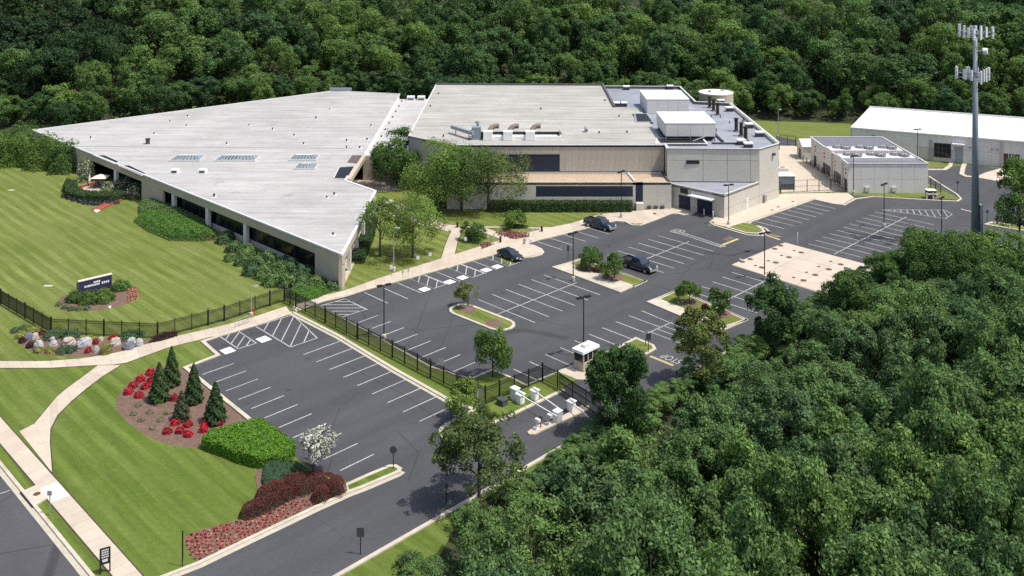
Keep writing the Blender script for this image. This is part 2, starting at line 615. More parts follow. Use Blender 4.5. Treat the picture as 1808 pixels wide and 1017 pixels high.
M_LGC = leafy('ground_cover_leaf', (0.115, 0.255, 0.050), tint=0.15)
M_LSHR = leafy('shrub_leaf', (0.125, 0.225, 0.095), tint=0.3)
M_LJUN = leafy('juniper', (0.075, 0.150, 0.085), tint=0.12)
M_LYEL = leafy('golden_shrub', (0.290, 0.330, 0.080), tint=0.12)
M_LMAR = leafy('maroon_shrub', (0.094, 0.031, 0.026), tint=0.12, trans=0.1)
M_LPUR = leafy('purple_shrub', (0.055, 0.020, 0.026), tint=0.1, trans=0.1)
M_LAZ = leafy('azalea', (0.62, 0.026, 0.070), tint=0.12, c2=(0.045, 0.075, 0.025), share=0.22)
M_LWHT = leafy('white_blossom', (0.66, 0.66, 0.62), var=0.16, tint=0.02, c2=(0.09, 0.15, 0.06), share=0.28)
M_LWHT2 = leafy('white_flowering_shrub', (0.130, 0.200, 0.065), tint=0.1, c2=(0.62, 0.60, 0.52), share=0.28)
M_LTUFT = leafy('pale_tuft', (0.24, 0.26, 0.14), tint=0.15)
M_LFLOW = leafy('red_flower', (0.40, 0.045, 0.045), tint=0.02, c2=(0.56, 0.30, 0.21), share=0.48)
M_LFLOO = leafy('orange_flower', (0.52, 0.15, 0.075), tint=0.02, c2=(0.46, 0.34, 0.22), share=0.3)
M_LFLOP = leafy('pink_flower', (0.26, 0.075, 0.075), tint=0.02, c2=(0.46, 0.33, 0.27), share=0.3)
exec_after = []

# ------------------------------------------------------------------ terrain
BACK = [(-260, 200), (-135, 246), (-112, 236), (-50, 280), (-20, 266), (20, 256), (50, 258), (64, 254), (88, 250), (100, 240), (135, 238), (300, 205)]


def back_y(x):
    for (x0, y0), (x1, y1) in zip(BACK, BACK[1:]):
        if x <= x1:
            return y0 + (y1 - y0) * max(0.0, min(1.0, (x - x0) / (x1 - x0)))
    return BACK[-1][1]


def slope_depth(x, y):
    """how far a place lies beyond the wood's edge on the right-hand bank"""
    v = math.sin(A) * x - math.cos(A) * y
    return min(v + 63.2, (150.6 - y) * 1.2)


def verge(x, y):
    """level grass between the drive and the wood at its lower end"""
    u = math.cos(A) * x + math.sin(A) * y
    return max(0.0, min(4.5, (57 - u) * .6))


def ground_z(x, y):
    d = slope_depth(x, y)
    if d > 0:
        return -min(9.5, 0.55 * max(0.0, d - verge(x, y)))
    hb = y - back_y(x) - 4
    if hb > 0:
        return min(46.0, 0.30 * hb + 0.0010 * hb * hb)
    return 0.0


xs = np.arange(-330, 331, 4.0)
ys = np.concatenate([np.arange(-40, 400, 4.0), np.arange(400, 901, 50.0)])
mb = MB()
for y in ys:
    for x in xs:
        mb.v.append(Vector((x, y, ground_z(x, y) - 0.06)))
nx = len(xs)
for j in range(len(ys) - 1):
    for i in range(nx - 1):
        mb.f.append([j * nx + i, j * nx + i + 1, (j + 1) * nx + i + 1, (j + 1) * nx + i])
mb.smooth = True
solo('ground', mb, M_FLOOR, kind='structure')

e0 = uvp(20, -60.8)
lawn_poly = [Vector((-150, 30, 0)), uvp(10, -63.4), uvp(150, -63.4), Vector((68, 151.0, 0)), Vector((100, 151.5, 0)), Vector((160, 190, 0)),
             Vector((160, 225, 0)), Vector((128, 236, 0)), Vector((100, 241, 0)), Vector((88, 251, 0)), Vector((64, 255, 0)), Vector((50, 258, 0)),
             Vector((20, 257, 0)), Vector((-20, 268, 0)), Vector((-50, 283, 0)), Vector((-112, 237, 0)), Vector((-140, 238, 0)), Vector((-190, 215, 0)), Vector((-190, 30, 0))]
solo('lawn', MB().sheet(lawn_poly, 0.0), M_LAWN, kind='structure')
solo('verge', MB().sheet([uvp(20, -63.45), uvp(57, -63.45), uvp(49.5, -59), uvp(20, -58.7)], 0.003), M_LAWN, kind='structure')


def P(*pts):
    return [at(x, y) for x, y in pts]


# street with kerb
st_e = [uvp(29.75, v) for v in (-150, -60)]
road = solo('street', MB().sheet([uvp(29.7, -150), uvp(29.7, -73.4), uvp(34.6, -73.4), uvp(34.6, -65.2), uvp(29.7, -65.2), uvp(29.7, -40), uvp(12, -40), uvp(12, -150)], 0.010), M_ROAD, kind='structure')
mb = MB()
for k in range(3):
    mb.sheet([uvp(22.6, -130 + 9 * k), uvp(22.72, -130 + 9 * k), uvp(22.72, -127 + 9 * k), uvp(22.6, -127 + 9 * k)], 0.016)
c0 = at(0, 872)
c1 = at(17, 866)
mb.ribbon([c0, c1], 0.12, 0.010, 0.015)
part('lane_line', mb, M_PAINT, road)
solo('street_gutter', MB().ribbon([uvp(29.9, -150), uvp(29.9, -74.5)], 0.55, 0.0, 0.022), M_GUT, kind='structure')
solo('street_kerb', MB().ribbon([uvp(30.25, -150), uvp(30.25, -74.5)], 0.3, 0.0, 0.15), M_KERB, kind='structure')

def resample(pts, n_):
    d = [0.0]
    for a_, b_ in zip(pts, pts[1:]):
        d.append(d[-1] + (b_ - a_).length)
    out = []
    for i in range(n_ + 1):
        t = d[-1] * i / n_
        k = 0
        while k < len(d) - 2 and d[k + 1] < t:
            k += 1
        s_ = (t - d[k]) / max(d[k + 1] - d[k], 1e-6)
        out.append(pts[k].lerp(pts[k + 1], s_))
    return out


# car park: one asphalt sheet that the islands, kerbs and painted lines stand on
asph = [uvp(34.0, -73.8), uvp(56.8, -73.6)]
asph = P((300, 1017), (350, 994), (500, 923.5), (556, 897), (612, 872), (612, 848), (560, 838), (440, 741), (327, 650), (385, 628), (360, 604)) + P((517, 552), (535, 541), (565, 536), (700, 499), (874, 451), (900, 470), (960, 440), (928, 432), (1085, 392), (1160, 381), (1180, 374), (1208, 381), (1240, 370), (1262, 383), (1250, 398), (1285, 402), (1435, 352), (1500, 345), (1700, 352)) \
    + [Vector((82, 203, 0)), Vector((100.5, 208.0, 0)), Vector((112, 198, 0)), Vector((150, 192, 0)), Vector((150, 168, 0)), Vector((99, 151.8, 0)), Vector((67, 151.8, 0)), uvp(150, -63.6), uvp(20, -64.6)] + [uvp(20, -73.8), uvp(33.2, -73.9)]
park = solo('car_park', MB().sheet(asph, 0.012), M_ASPH, kind='structure')
LZ = 0.017
LINE_ME = {}


def line(p, d, ln, wd=0.14, m=M_PAINT, name='parking_line', z=LZ):
    """one painted line: a thin sheet from p along d"""
    key = (round(ln, 2), wd, m.name)
    if key not in LINE_ME:
        b_ = MB().sheet([Vector((0, -wd / 2, 0)), Vector((ln, -wd / 2, 0)), Vector((ln, wd / 2, 0)), Vector((0, wd / 2, 0))], 0)
        LINE_ME[key] = b_.mesh(name, m)
    return link(name, LINE_ME[key], park, (p.x, p.y, z), math.atan2(d.y, d.x))


def seg(a, b_, wd=0.14, m=M_PAINT, z=LZ, name='parking_line'):
    d = b_ - a
    line(a, d, d.length, wd, m, name, z)


def row(p, n_, step, d, ln):
    for k in range(n_):
        line(p + step * k, d, ln)


# lower lot
row(at(413.3, 641.6) - U * 4.0, 11, V * 2.76, U, 4.0)
row(at(536, 626.2), 9, V * 2.76, U, 5.2)
# strip beside the fence (main lot, south-west row)
row(at(667.8, 557), 9, V * 2.74, -U, 5.3)
# north-west row along the pavement
for q in ((608.7, 527.6), (643.8, 516.7), (678.6, 509.4), (701.7, 499.6), (723.6, 492.3), (750.4, 485.6), (770.6, 480.2), (791.7, 473.6), (816, 467.0), (834.3, 460.7), (855, 454.6)):
    line(at(*q), V, 5.4)
for q in ((949, 427), (969, 419.8), (992, 413.3), (1013, 407.2), (1033, 400.6)):
    line(at(*q), V, 5.4)
# centre double row, its far sister, the lower rows and the far right rows
def double(p_top, n_, first=0, step=2.66, ln=10.9, spine=True):
    row(p_top, n_, -U * step, V, ln)
    if spine:
        a_ = p_top + V * ln / 2
        seg(a_ + U * 1.2, a_ - U * (step * (n_ - 1) + 1.6), 0.16)
double(at(960.4, 485.5), 6)
double(at(1161.5, 416), 6)
double(at(1292.7, 481), 5, ln=10.6)
double(at(1544.2, 374.2), 11, step=2.46, ln=10.6)
row(at(1110, 557.4), 9, -U * 2.72, V, 5.4)
seg(at(1132.5, 548.7), at(1183, 571) + V * 2, 0.14)
for q in ((1145, 585), (1158, 580), (1170, 575)):
    line(at(*q), V, 5.4)
seg(at(1140, 590), at(1186, 569), 0.16)
for q in ((1425.8, 357.4), (1414.5, 362.0), (1403.4, 366.8), (1391, 371.4), (1378, 376.2), (1364.3, 381.1), (1349.6, 386), (1333.7, 391)):
    line(at(*q), V, 5.6)
for k in range(5):
    line(at(1740, 407) + Vector((2.5, -1.2, 0)) * k, Vector((0.75, -0.65, 0)), 5.0)


def hatch(poly, m_, n_, direc, wd=0.14):
    """an outlined no-parking bay with slanting bars, all clipped to the outline"""
    for a_, b_ in zip(poly, poly[1:] + poly[:1]):
        seg(a_, b_, wd)
    direc = direc.normalized()
    nrm = Vector((-direc.y, direc.x, 0))
    ks = [p.dot(nrm) for p in poly]
    for i in range(1, n_ + 1):
        k = min(ks) + (max(ks) - min(ks)) * i / (n_ + 1)
        hits = []
        for a_, b_ in zip(poly, poly[1:] + poly[:1]):
            da, db = a_.dot(nrm) - k, b_.dot(nrm) - k
            if da * db < 0:
                hits.append(a_ + (b_ - a_) * (da / (da - db)))
        if len(hits) >= 2:
            hits.sort(key=lambda h: h.dot(direc))
            seg(hits[0], hits[-1], wd)


hatch(P((608.7, 527.6), (646, 546.5), (600, 561), (566, 540)), None, 5, at(640, 545) - at(575, 545))
hatch(P((388, 594), (420.5, 616), (453, 606), (420, 584)), None, 4, at(406, 589) - at(398, 600))
hatch(P((451, 576), (513, 613), (560, 597), (517, 556)), None, 5, at(511, 563) - at(494, 596))
for a_ in ((723.6, 492.3), (791.7, 473.6), (855, 454.6)):
    p0 = at(*a_)
    hatch([p0, p0 + U * 2.4, p0 + U * 2.4 + V * 5.4, p0 + V * 5.4], None, 3, Vector((0, 1, 0)))
hatch(P((1557, 370.5), (1669, 370.8), (1681.5, 378.4), (1669, 386.2), (1632, 380.5)), None, 10, Vector((0.25, 1, 0)))
pa, pb = at(1188, 409), at(1274, 437)
dd = (pb - pa).normalized()
nn = Vector((-dd.y, dd.x, 0))
seg(pa, pb, 0.13)
seg(pa + nn * 0.9, pb + nn * 0.9, 0.13)
for k in range(15):
    q = pa + (pb - pa) * (k + 0.3) / 15
    seg(q, q + nn * 0.9 + dd * 0.6, 0.12)
hatch([pa + nn * 1.6 - dd * .5, pa + nn * 1.9 + dd * 1.2, pa - nn * 0.1 + dd * 1.2, pa - nn * .3 - dd * .4], None, 2, Vector((0, 1, 0)))
seg(at(1271, 434.5), at(1303, 421.8), 0.5, M_YPAINT)
seg(at(1352.5, 415), at(1377, 423.6), 0.45, M_YPAINT)
seg(at(1306, 457), at(1322, 463.5), 0.4)
seg(at(1148, 629), at(1189, 645.5), 0.45, M_YPAINT)
seg(at(1697, 369), at(1720, 375), 0.4)
for q in ((749, 510.6), (793.4, 497.5), (816, 490), (858, 476.5), (877.6, 470.6)):
    c = at(*q)
    line(c - V * 0.6, V, 1.35, 1.35, M_SIGNW, 'accessible_bay_panel')
for q in ((402, 619), (465.4, 599)):
    c = at(*q)
    line(c - V * 0.75, V, 1.55, 1.4, M_SIGNW, 'accessible_bay_panel')


def lettering(name, text, size, m, parent, loc, rot):
    """flat letters as mesh, lying or standing as rot says"""
    cu = bpy.data.curves.new(name, 'FONT')
    cu.body = text
    cu.size = size
    cu.align_x, cu.align_y = 'CENTER', 'CENTER'
    cu.materials.append(m)
    o = link(name, cu, parent)
    o.matrix_local = Matrix.Translation(loc) @ rot
    return o


def flat_rot(dx):
    return Matrix.Rotation(math.atan2(dx.y, dx.x), 4, 'Z')


lettering('stop_lettering', 'STOP', 1.15, M_PAINT, park, at(1186, 633.5, 0) + UP * LZ, flat_rot(-V) @ Matrix.Scale(1.6, 4, (0, 1, 0)))
lettering('stop_lettering', 'STOP', 0.85, M_OPAINT, park, at(1287.5, 421.5, 0) + UP * LZ, flat_rot(U) @ Matrix.Scale(1.5, 4, (0, 1, 0)))
lettering('stop_lettering', 'STOP', 0.75, M_YPAINT, park, at(1368, 416.5, 0) + UP * LZ, flat_rot(V) @ Matrix.Scale(1.5, 4, (0, 1, 0)))

# tyre smears, oil stains and sealed cracks
M_STAIN = asphalt_mat('stained_asphalt', (0.046, 0.046, 0.048), (0.062, 0.062, 0.064))
for pts_, wd_ in ((((893, 586), (925, 583), (960, 589), (1002, 598)), 1.1), (((1140, 500), (1165, 506), (1192, 516)), .22), (((640, 690), (600, 720), (585, 760)), .12), (((1245, 445), (1290, 452), (1330, 441)), .7), (((700, 760), (740, 800), (720, 850)), .14), (((1300, 440), (1330, 446), (1352, 441)), .5), (((600, 640), (720, 700), (770, 740)), .12), (((800, 560), (780, 610), (735, 640)), .12)):
    part('tyre_smear' if wd_ > .4 else 'crack_seal', MB().ribbon(resample(P(*pts_), 8), wd_, .010, .0145), M_STAIN, park)
for k in range(34):
    if k < 22:
        c_ = R_.choice((at(868, 505), at(958, 535), at(1110, 440), at(1215, 450), at(1500, 420), at(420, 690), at(600, 650), at(1010, 610), at(1300, 510))) + U * R_.uniform(-9, 9) + V * R_.uniform(-4, 4)
    else:
        c_ = at(R_.uniform(420, 1500), R_.uniform(450, 640))
    r0_ = R_.uniform(.15, .5)
    ring_ = [c_ + Vector((math.cos(t), math.sin(t) * .7, 0)) * r0_ * R_.uniform(.6, 1.2) for t in [j * .7 for j in range(9)]]
    part('oil_stain', MB().sheet(ring_, 0.0146 + .0001 * k / 34), M_STAIN, park)

# kerbs round the car park
def kerb(pts, closed=False, wd=0.32):
    return solo('kerb', MB().ribbon(pts, wd, 0.0, 0.14, closed), M_KERB, kind='structure')


def gutter(pts, wd=0.5):
    return solo('gutter', MB().ribbon(pts, wd, 0.0, 0.019), M_GUT, kind='structure')


NE = P((517, 552.5), (600, 595), (700, 655), (802, 712), (838, 724.5))
kerb([uvp(33.2, -74.1)] + P((350, 996), (440, 952.5), (500, 924), (556, 897.5), (611, 873)), wd=0.35)
gutter([uvp(33.2, -73.75)] + P((354, 999.5), (443, 956.5), (503, 928), (559, 901), (616, 875), (644, 864.5), (704, 839), (712, 833)), 0.5)
kerb(P((440, 741), (327, 650), (385, 628), (358, 604), (388, 594), (451, 575), (517, 552.5)), wd=0.45)
kerb(NE, wd=0.42)
gutter([p - U * 0.42 for p in NE[:-1]], 0.4)
kerb(P((838, 724.5), (797, 746), (781, 756), (777, 765), (783, 773), (793, 776), (812, 771), (831, 764.5), (850, 756.5), (894, 738), (996, 689)), wd=0.42)
kerb(P((535, 541), (560, 540), (598, 559), (680, 604), (760, 649), (830, 671), (869, 654.5), (902, 668), (929, 682), (958, 669.5), (1017, 645)), wd=0.3)
kerb(P((521, 549), (545, 539), (565, 534.5), (700, 497.5), (874, 449.5), (900, 456)) + P((918, 456), (940, 454.5), (955, 450.5), (959, 446), (955, 440.5), (942, 434.5), (928, 431.5), (949, 425), (1085, 391), (1103, 391.5), (1116, 398), (1130, 398.5), (1160, 388)), wd=0.35)
kerb(P((1160, 388), (1188, 376.5), (1205, 380), (1222, 378.5), (1232, 373)), wd=0.3)
kerb(P((1258, 390), (1254, 394), (1262, 399), (1320, 416), (1345, 417), (1358, 410), (1352, 404.5), (1334, 398), (1322, 393.5), (1437, 352.5), (1470, 360), (1490, 363), (1510, 352), (1540, 348), (1660, 355), (1690, 356), (1697, 352), (1690, 344), (1655, 322), (1640, 312)), wd=0.35)
kerb([uvp(u, -64.2) for u in (20, 60, 100, 149)], wd=0.4)
kerb(P((1622, 296), (1640, 300), (1668, 300), (1677, 294), (1681, 285)), wd=0.8)
kerb(P((1704, 287), (1700, 298), (1698, 308), (1706, 312), (1722, 313)), wd=0.9)

# planted islands
def island(pts, concrete=None, soil=()):
    mb_ = MB().sheet([p for p in pts], 0.125)
    o = solo('island_grass', mb_, M_LAWN, kind='structure')
    kerb(pts, True, 0.4)
    if concrete:
        solo('island_concrete', MB().prism(concrete, 0.0, 0.134), M_KERB, kind='structure')
    for c_, r_ in soil:
        mulch_ring(c_, r_, 0.128)
    return o


def mulch_ring(c, r, z=0.006):
    n_ = 14
    mb_ = MB()
    rim = [c + Vector((math.cos(2 * math.pi * k / n_), math.sin(2 * math.pi * k / n_), 0)) * r * R_.uniform(0.85, 1.12) for k in range(n_)]
    mb_.add([Vector((p.x, p.y, z)) for p in rim] + [Vector((c.x, c.y, z + 0.12))], [(k, (k + 1) % n_, n_) for k in range(n_)])
    solo('mulch_ring', mb_, M_MULCHD if r < 0 else M_MULCH, kind='structure')


def rounded(a_, b_, wd, n_=7):
    """stadium outline round the segment a-b"""
    d = (b_ - a_).normalized()
    nn_ = Vector((-d.y, d.x, 0))
    out = []
    for c_, s_ in ((b_, 1), (a_, -1)):
        for k in range(n_):
            t = math.pi * k / (n_ - 1)
            out.append(c_ - nn_ * s_ * math.cos(t) * wd + d * s_ * math.sin(t) * wd)
    return out


ia, ib = at(818, 548), at(884, 574)
island(rounded(ia, ib, 1.75), None, ((at(825, 548), 1.3), (at(872, 572), 1.2)))
g1 = P((1004, 467), (1026, 458.5), (1140, 497), (1120, 506.5))
island(g1, P((979, 474), (1003, 466.5), (1118, 506.5), (1095, 515)), ((at(1036, 474.5), 1.7), (at(1083, 491), 1.8)))
kerb(P((977, 472.5), (1003, 465.5), (1026, 457.5), (1140, 496.5), (1095, 516.5)), True, 0.3)
g2 = P((1163, 529.5), (1196, 514), (1317, 566), (1283, 577))
island(g2, P((1146, 534), (1162, 529), (1284, 577), (1268, 585)), ((at(1217, 536), 1.4), (at(1272, 556), 1.5)))
kerb(P((1144, 534), (1162, 527.5), (1196, 513), (1319, 565.5), (1270, 587)), True, 0.3)
island(P((610, 858.5), (650, 840.5), (688, 824.5), (698, 824.5), (706, 829), (704, 834), (690, 840), (640, 861), (613, 871)))
island(P((1056, 631), (1092, 614.5), (1123, 598.5), (1152, 610.5), (1156, 617), (1140, 626), (1100, 644), (1075, 650)))
island(P((1284, 402), (1310, 394), (1330, 396), (1346, 405), (1349, 410), (1338, 413), (1318, 412)))
island(P((1740, 397), (1752, 393), (1808, 401), (1830, 408), (1800, 407)))
solo('gate_verge', MB().sheet(P((838, 726), (858, 716), (880, 706), (957, 671), (1015, 648), (1035, 662), (990, 689), (895, 736), (850, 755), (795, 773), (780, 766), (797, 748)), 0.125), M_LAWN, kind='structure')
solo('fence_verge', MB().sheet(P((531, 550), (560, 541.5), (598, 561), (680, 606), (760, 651), (830, 673), (869, 656.5), (902, 670), (928, 683), (858, 716), (836, 724), (802, 710), (700, 653), (600, 593), (523, 553)), 0.10), M_LAWN, kind='structure')

# concrete pad with its rusty covers
pad_t = P((1299, 464), (1381.6, 429.5), (1391.5, 429.5), (1541, 471), (1482, 519.5), (1462, 521), (1452, 519), (1291.5, 468))
pad = solo('concrete_pad', MB().sheet([c for c in pad_t], 0.016), M_JOINT, kind='structure')
a0, a1, b1, b0 = at(1291.5, 467.5), at(1386, 428.3), at(1543, 470.5), at(1470, 523)
nu, nv = 3, 3
for i in range(nu):
    for j in range(nv):
        def bl(s_, t_):
            return (a0 * (1 - s_) + a1 * s_) * (1 - t_) + (b0 * (1 - s_) + b1 * s_) * t_
        e = 0.0025
        q = [bl(i / nu + e, j / nv + e), bl((i + 1) / nu - e, j / nv + e), bl((i + 1) / nu - e, (j + 1) / nv - e), bl(i / nu + e, (j + 1) / nv - e)]
        if i == 0 and j == nv - 1:
            q = [q[0], q[1], q[2], q[2] + (q[3] - q[2]) * 0.75, q[3] + (q[0] - q[3]) * 0.25]
        part('slab', MB().prism(q, 0.014, 0.03 + 0.002 * R_.random()), M_PAD, pad)
cover_me = {}
for r_, pts in ((0.46, ((703, 173), (650, 202), (430, 295), (358, 318), (888, 235), (778, 278), (660, 325), (535, 370), (1242, 342), (1135, 386), (1015, 436), (908, 486), (1415, 467), (1305, 520), (1192, 572))),
                (0.26, ((825, 218), (712, 262), (593, 308), (477, 352), (1153, 315), (1045, 362), (935, 412), (820, 460)))):
    mb = MB().tube([(0, 0, 0), (0, 0, 0.03)], r_, 14)
    me = mb.mesh('tank_cover', M_RUST)
    for x, y in pts:
        p = at(1240 + x / 5.084, 400 + y / 5.084)
        o = link('tank_cover', me, None, (p.x, p.y, 0.026))
        tag(o, 'large round rusty cover set in the concrete pad' if r_ > 0.4 else 'small round rusty cap set in the concrete pad', 'cover', 'rusty covers in the concrete pad')
for q in ((1363, 371), (1375, 366.5), (1399, 356.5), (1361, 371.5), (1392, 371.0 - 9), (1467, 341.5)):
    pass

# pavements laid in slabs
def pavement(name, L, Rr, slab=1.6, rows=1, m=M_PAVE, special=(), z=0.0):
    n_ = max(1, round(sum((b_ - a_).length for a_, b_ in zip(L, L[1:])) / slab))
    L2, R2 = resample(L, n_), resample(Rr, n_)
    base = MB()
    base.add([Vector((p.x, p.y, z + 0.024)) for p in L2 + R2], [(i, i + 1, n_ + 2 + i, n_ + 1 + i) for i in range(n_)])
    root = solo(name, base, M_JOINT, kind='structure')
    part('soil_edge', MB().ribbon(L2, .22, z - .01, z + .012).ribbon(R2, .22, z - .01, z + .012), M_MULCHD, root)
    for i in range(n_):
        for r_ in range(rows):
            t0, t1 = r_ / rows, (r_ + 1) / rows
            q = [L2[i].lerp(R2[i], t0), L2[i + 1].lerp(R2[i + 1], t0), L2[i + 1].lerp(R2[i + 1], t1), L2[i].lerp(R2[i], t1)]
            c_ = sum(q, Vector()) / 4
            q = [c_ + (p - c_) * (1 - 0.018 / max((p - c_).length, 0.2)) for p in q]
            part('slab', MB().prism(q, z + 0.01, z + 0.040 + 0.004 * R_.random()), M_PAVEL if i in special else m, root)
    return root


pavement('street_pavement', [uvp(31.45, v) for v in (-140, -74.6)], [uvp(33.15, v) for v in (-140, -74.6)], 1.6, special=(29, 30))
pavement('crossing_path', P((-60, 637), (0, 638), (82, 638), (149, 633), (212, 622), (261, 607), (311, 594), (398, 574), (450, 559), (505, 541)),
         P((-60, 650), (0, 650), (87, 650), (172, 645), (214, 644), (299, 613), (346, 602), (398, 589), (450, 573.5), (513, 552)), 1.7)
pavement('branch_path', P((172, 645.5), (149, 664), (124, 681), (100, 701), (62, 747), (53, 756), (34, 762)), P((213, 645), (174, 669), (149, 689), (134, 701), (103, 731), (90, 750), (87, 769), (92, 835)), 1.8)
pavement('lot_pavement', P((515, 543), (545, 527), (600, 516), (690, 484), (790, 453), (880, 425), (925, 412)), P((523, 551), (565, 535), (610, 524.5), (700, 496.5), (800, 468.5), (874, 449), (922, 436)), 1.8)
pavement('far_lot_pavement', P((925, 412), (980, 400), (1010, 394), (1060, 378), (1150, 370), (1178, 364)), P((928, 432), (985, 415.5), (1020, 405), (1085, 390), (1130, 397), (1190, 376)), 2.0)
pavement('plaza_path', P((690, 352), (720, 365), (773, 390), (800, 402)), P((660, 362), (700, 385), (765, 402), (790, 409)), 1.6)
pavement('entrance_path', P((770, 395), (797, 408), (787, 430), (776, 466)), P((806, 398), (818, 406), (810, 420), (802, 452)), 1.7)
pavement('planter_path', P((815, 399), (850, 410), (878, 420), (900, 432)), P((850, 400), (870, 407), (905, 420), (935, 418)), 1.7)
pavement('planter_back_path', P((845, 400), (890, 400.5), (950, 402)), P((845, 402), (890, 402.5), (952, 404)), 2.2)
pavement('planter_end_path', P((950, 402), (960, 414)), P((985, 401), (992, 406)), 2.0)
nose = solo('plaza_nose', MB().prism(P((900, 434), (928, 432.5), (942, 435), (954, 441), (957, 446), (952, 450), (935, 453.5), (915, 455), (880, 446)), 0.0, 0.125), M_PAVE, kind='structure')
solo('courtyard_paving', MB().prism(P((628, 322), (648, 305), (706, 322), (708, 335), (664, 340)), 0.0, 0.06), M_PAVE, kind='structure')
solo('service_pavement', MB().prism(P((1178, 364), (1187, 378), (1206, 379.5), (1226, 376.5), (1236, 370), (1220, 362)), 0.0, 0.06), M_PAVE, kind='structure')
solo('side_pavement', MB().prism(P((1262, 384), (1256, 391), (1262, 397), (1284, 401.5), (1320, 392), (1436, 351), (1467, 360), (1488, 361), (1508, 350), (1496, 341), (1380, 343)), 0.0, 0.11), M_PAVE, kind='structure')
solo('service_yard', MB().prism(P((1374, 258), (1400, 258), (1430, 262), (1432, 285), (1496, 338), (1380, 342), (1376, 300)), 0.0, 0.10), M_PAVE, kind='structure')
solo('back_road', MB().sheet(P((1370, 240), (1400, 246), (1450, 253), (1505, 256), (1505, 266), (1430, 264), (1372, 256)), 0.014), M_ROAD, kind='structure')
solo('ramp_parapet', MB().prism(P((1111, 367.5), (1178, 366.5), (1178, 363), (1113, 362.5)), 0.0, 0.9), M_PAVEL, kind='structure')
solo('warehouse_apron', MB().prism(P((1722, 313), (1750, 318), (1808, 330), (1808, 308), (1768, 297), (1740, 305)), 0, 0.06), M_PAVE, kind='structure')
inlet = P((39, 870), (64, 859), (84, 881), (61, 896))
inl = solo('drain_inlet', MB().prism(inlet, 0.0, 0.155), M_KERB, kind='structure')
part('manhole_cover', MB().tube([at(65, 875) + UP * .14, at(65, 875) + UP * 0.17], 0.32, 14), M_RUST, inl)
part('inlet_slot', MB().ribbon([inlet[0] - U * .12, inlet[3] - U * .12], 0.16, 0.03, 0.13), M_BLACK, inl)
for q in ((1363, 372), (1374, 366.5), (1400, 357), (1462, 341.5), (1156, 378)):
    p = at(*q)
    solo('valve_cover', MB().tube([p + UP * 0.10, p + UP * 0.135], 0.3, 12), M_RUST, 'small dark cover in the pale paving by the grey tower', 'cover', 'small covers in the paving', loc=p)

# planting beds
def bed(name, pts, m=M_MULCH, z=0.05):
    n_ = len(pts)
    c_ = sum(pts, Vector()) / n_
    mb_ = MB()
    inner = [c_ + (p - c_) * 0.82 for p in pts]
    mb_.add([Vector((p.x, p.y, -0.01)) for p in pts] + [Vector((p.x, p.y, z)) for p in inner], [list(range(n_, 2 * n_))] + [(i, (i + 1) % n_, n_ + (i + 1) % n_, n_ + i) for i in range(n_)])
    area = sum(pts[i].x * pts[(i + 1) % n_].y - pts[(i + 1) % n_].x * pts[i].y for i in range(n_))
    if area < 0:
        mb_.f = [f[::-1] for f in mb_.f]
    return solo(name, mb_, m, kind='structure')


bed('planting_bed', P((329, 653), (300, 641), (262, 650), (230, 668), (210, 690), (201, 710), (205, 728), (225, 748), (255, 770), (290, 785), (330, 792), (370, 792), (470, 820), (500, 790), (438, 742)))
bed('planting_bed', P((430, 920), (440, 890), (455, 865), (450, 835), (460, 815), (560, 838), (610, 850), (612, 870), (556, 895), (440, 949), (346, 995), (330, 978), (320, 950), (335, 944)), z=0.06)
bed('planting_bed', P((20, 590), (35, 580), (90, 592), (180, 597), (280, 600), (312, 592), (311, 594), (262, 606), (212, 621), (170, 631), (110, 630), (60, 625), (35, 612)))
bed('planting_bed', P((98, 540), (104, 525), (140, 515), (200, 508), (240, 506), (247, 518), (240, 530), (215, 541), (160, 550), (110, 550)))
bed('planting_bed', P((868, 410), (900, 408), (930, 410), (938, 420), (908, 424), (878, 414)))
bed('planting_bed', P((848, 430), (862, 426), (873, 432), (860, 438), (848, 442)))
bed('planting_bed', P((270, 598), (315, 585), (312, 594), (255, 609)), M_MULCHD)
bed('planting_bed', P((770, 355), (830, 350), (850, 356), (800, 362), (760, 362)), M_MULCHD)
bed('planting_bed', P((245, 355), (290, 358), (400, 420), (470, 470), (590, 515), (560, 522), (480, 510), (430, 470), (400, 440), (380, 425), (270, 410), (235, 390)), z=0.03)

# ------------------------------------------------------------------ low office building on the left
Z1 = 5.0
bA, bE1, bE2 = at(58, 230, Z1), at(604, 450, Z1), at(663, 338, Z1)
bE3, bE4 = Vector((-30.8, 176.4, Z1)), Vector((-30.4, 195.2, Z1))
bL0, bL1, bB1, bB2, bB3 = Vector((-20.6, 195.0, Z1)), Vector((-20.6, 258.6, Z1)), Vector((-30.9, 258.6, Z1)), Vector((-31.3, 266.5, Z1)), Vector((-50.4, 271.5, Z1))
off = thing('office_building', 'low beige office building with one wide pale flat roof and dark ribbon windows', 'building', bA.xy.to_3d())
outline = [bA, bE1, bE2, bE3, bE4, bL0, bL1, bB1, bB2, bB3]
part('roof', MB().prism([p for p in outline], Z1 - 0.35, Z1), M_ROOF, off)
rf_link = part('link_roof', MB().sheet([bE4 + Vector((0.5, 0.4, 0)), bL0 + Vector((0, .4, 0)), bL1, bB1 + Vector((0.3, 0, 0))], Z1 + 0.03), M_ROOFL, off, 'smoother whiter roof strip joining the two buildings')
part('expansion_joint', MB().ribbon([bE4 + Vector((0.4, 0.3, 0)), bB1 + Vector((0.2, 0, 0))], 0.5, Z1, Z1 + 0.28), M_WHITE, off)
part('roof_seam', MB().ribbon([at(100, 258, Z1), at(622, 262, Z1)], .3, Z1, Z1 + .05), M_GREY, off)
dL = (bE1 - bA).normalized()                 # along the long front
nL = Vector((dL.y, -dL.x, 0))                # outwards, towards the lawn
dR = (bE2 - bE1).normalized()
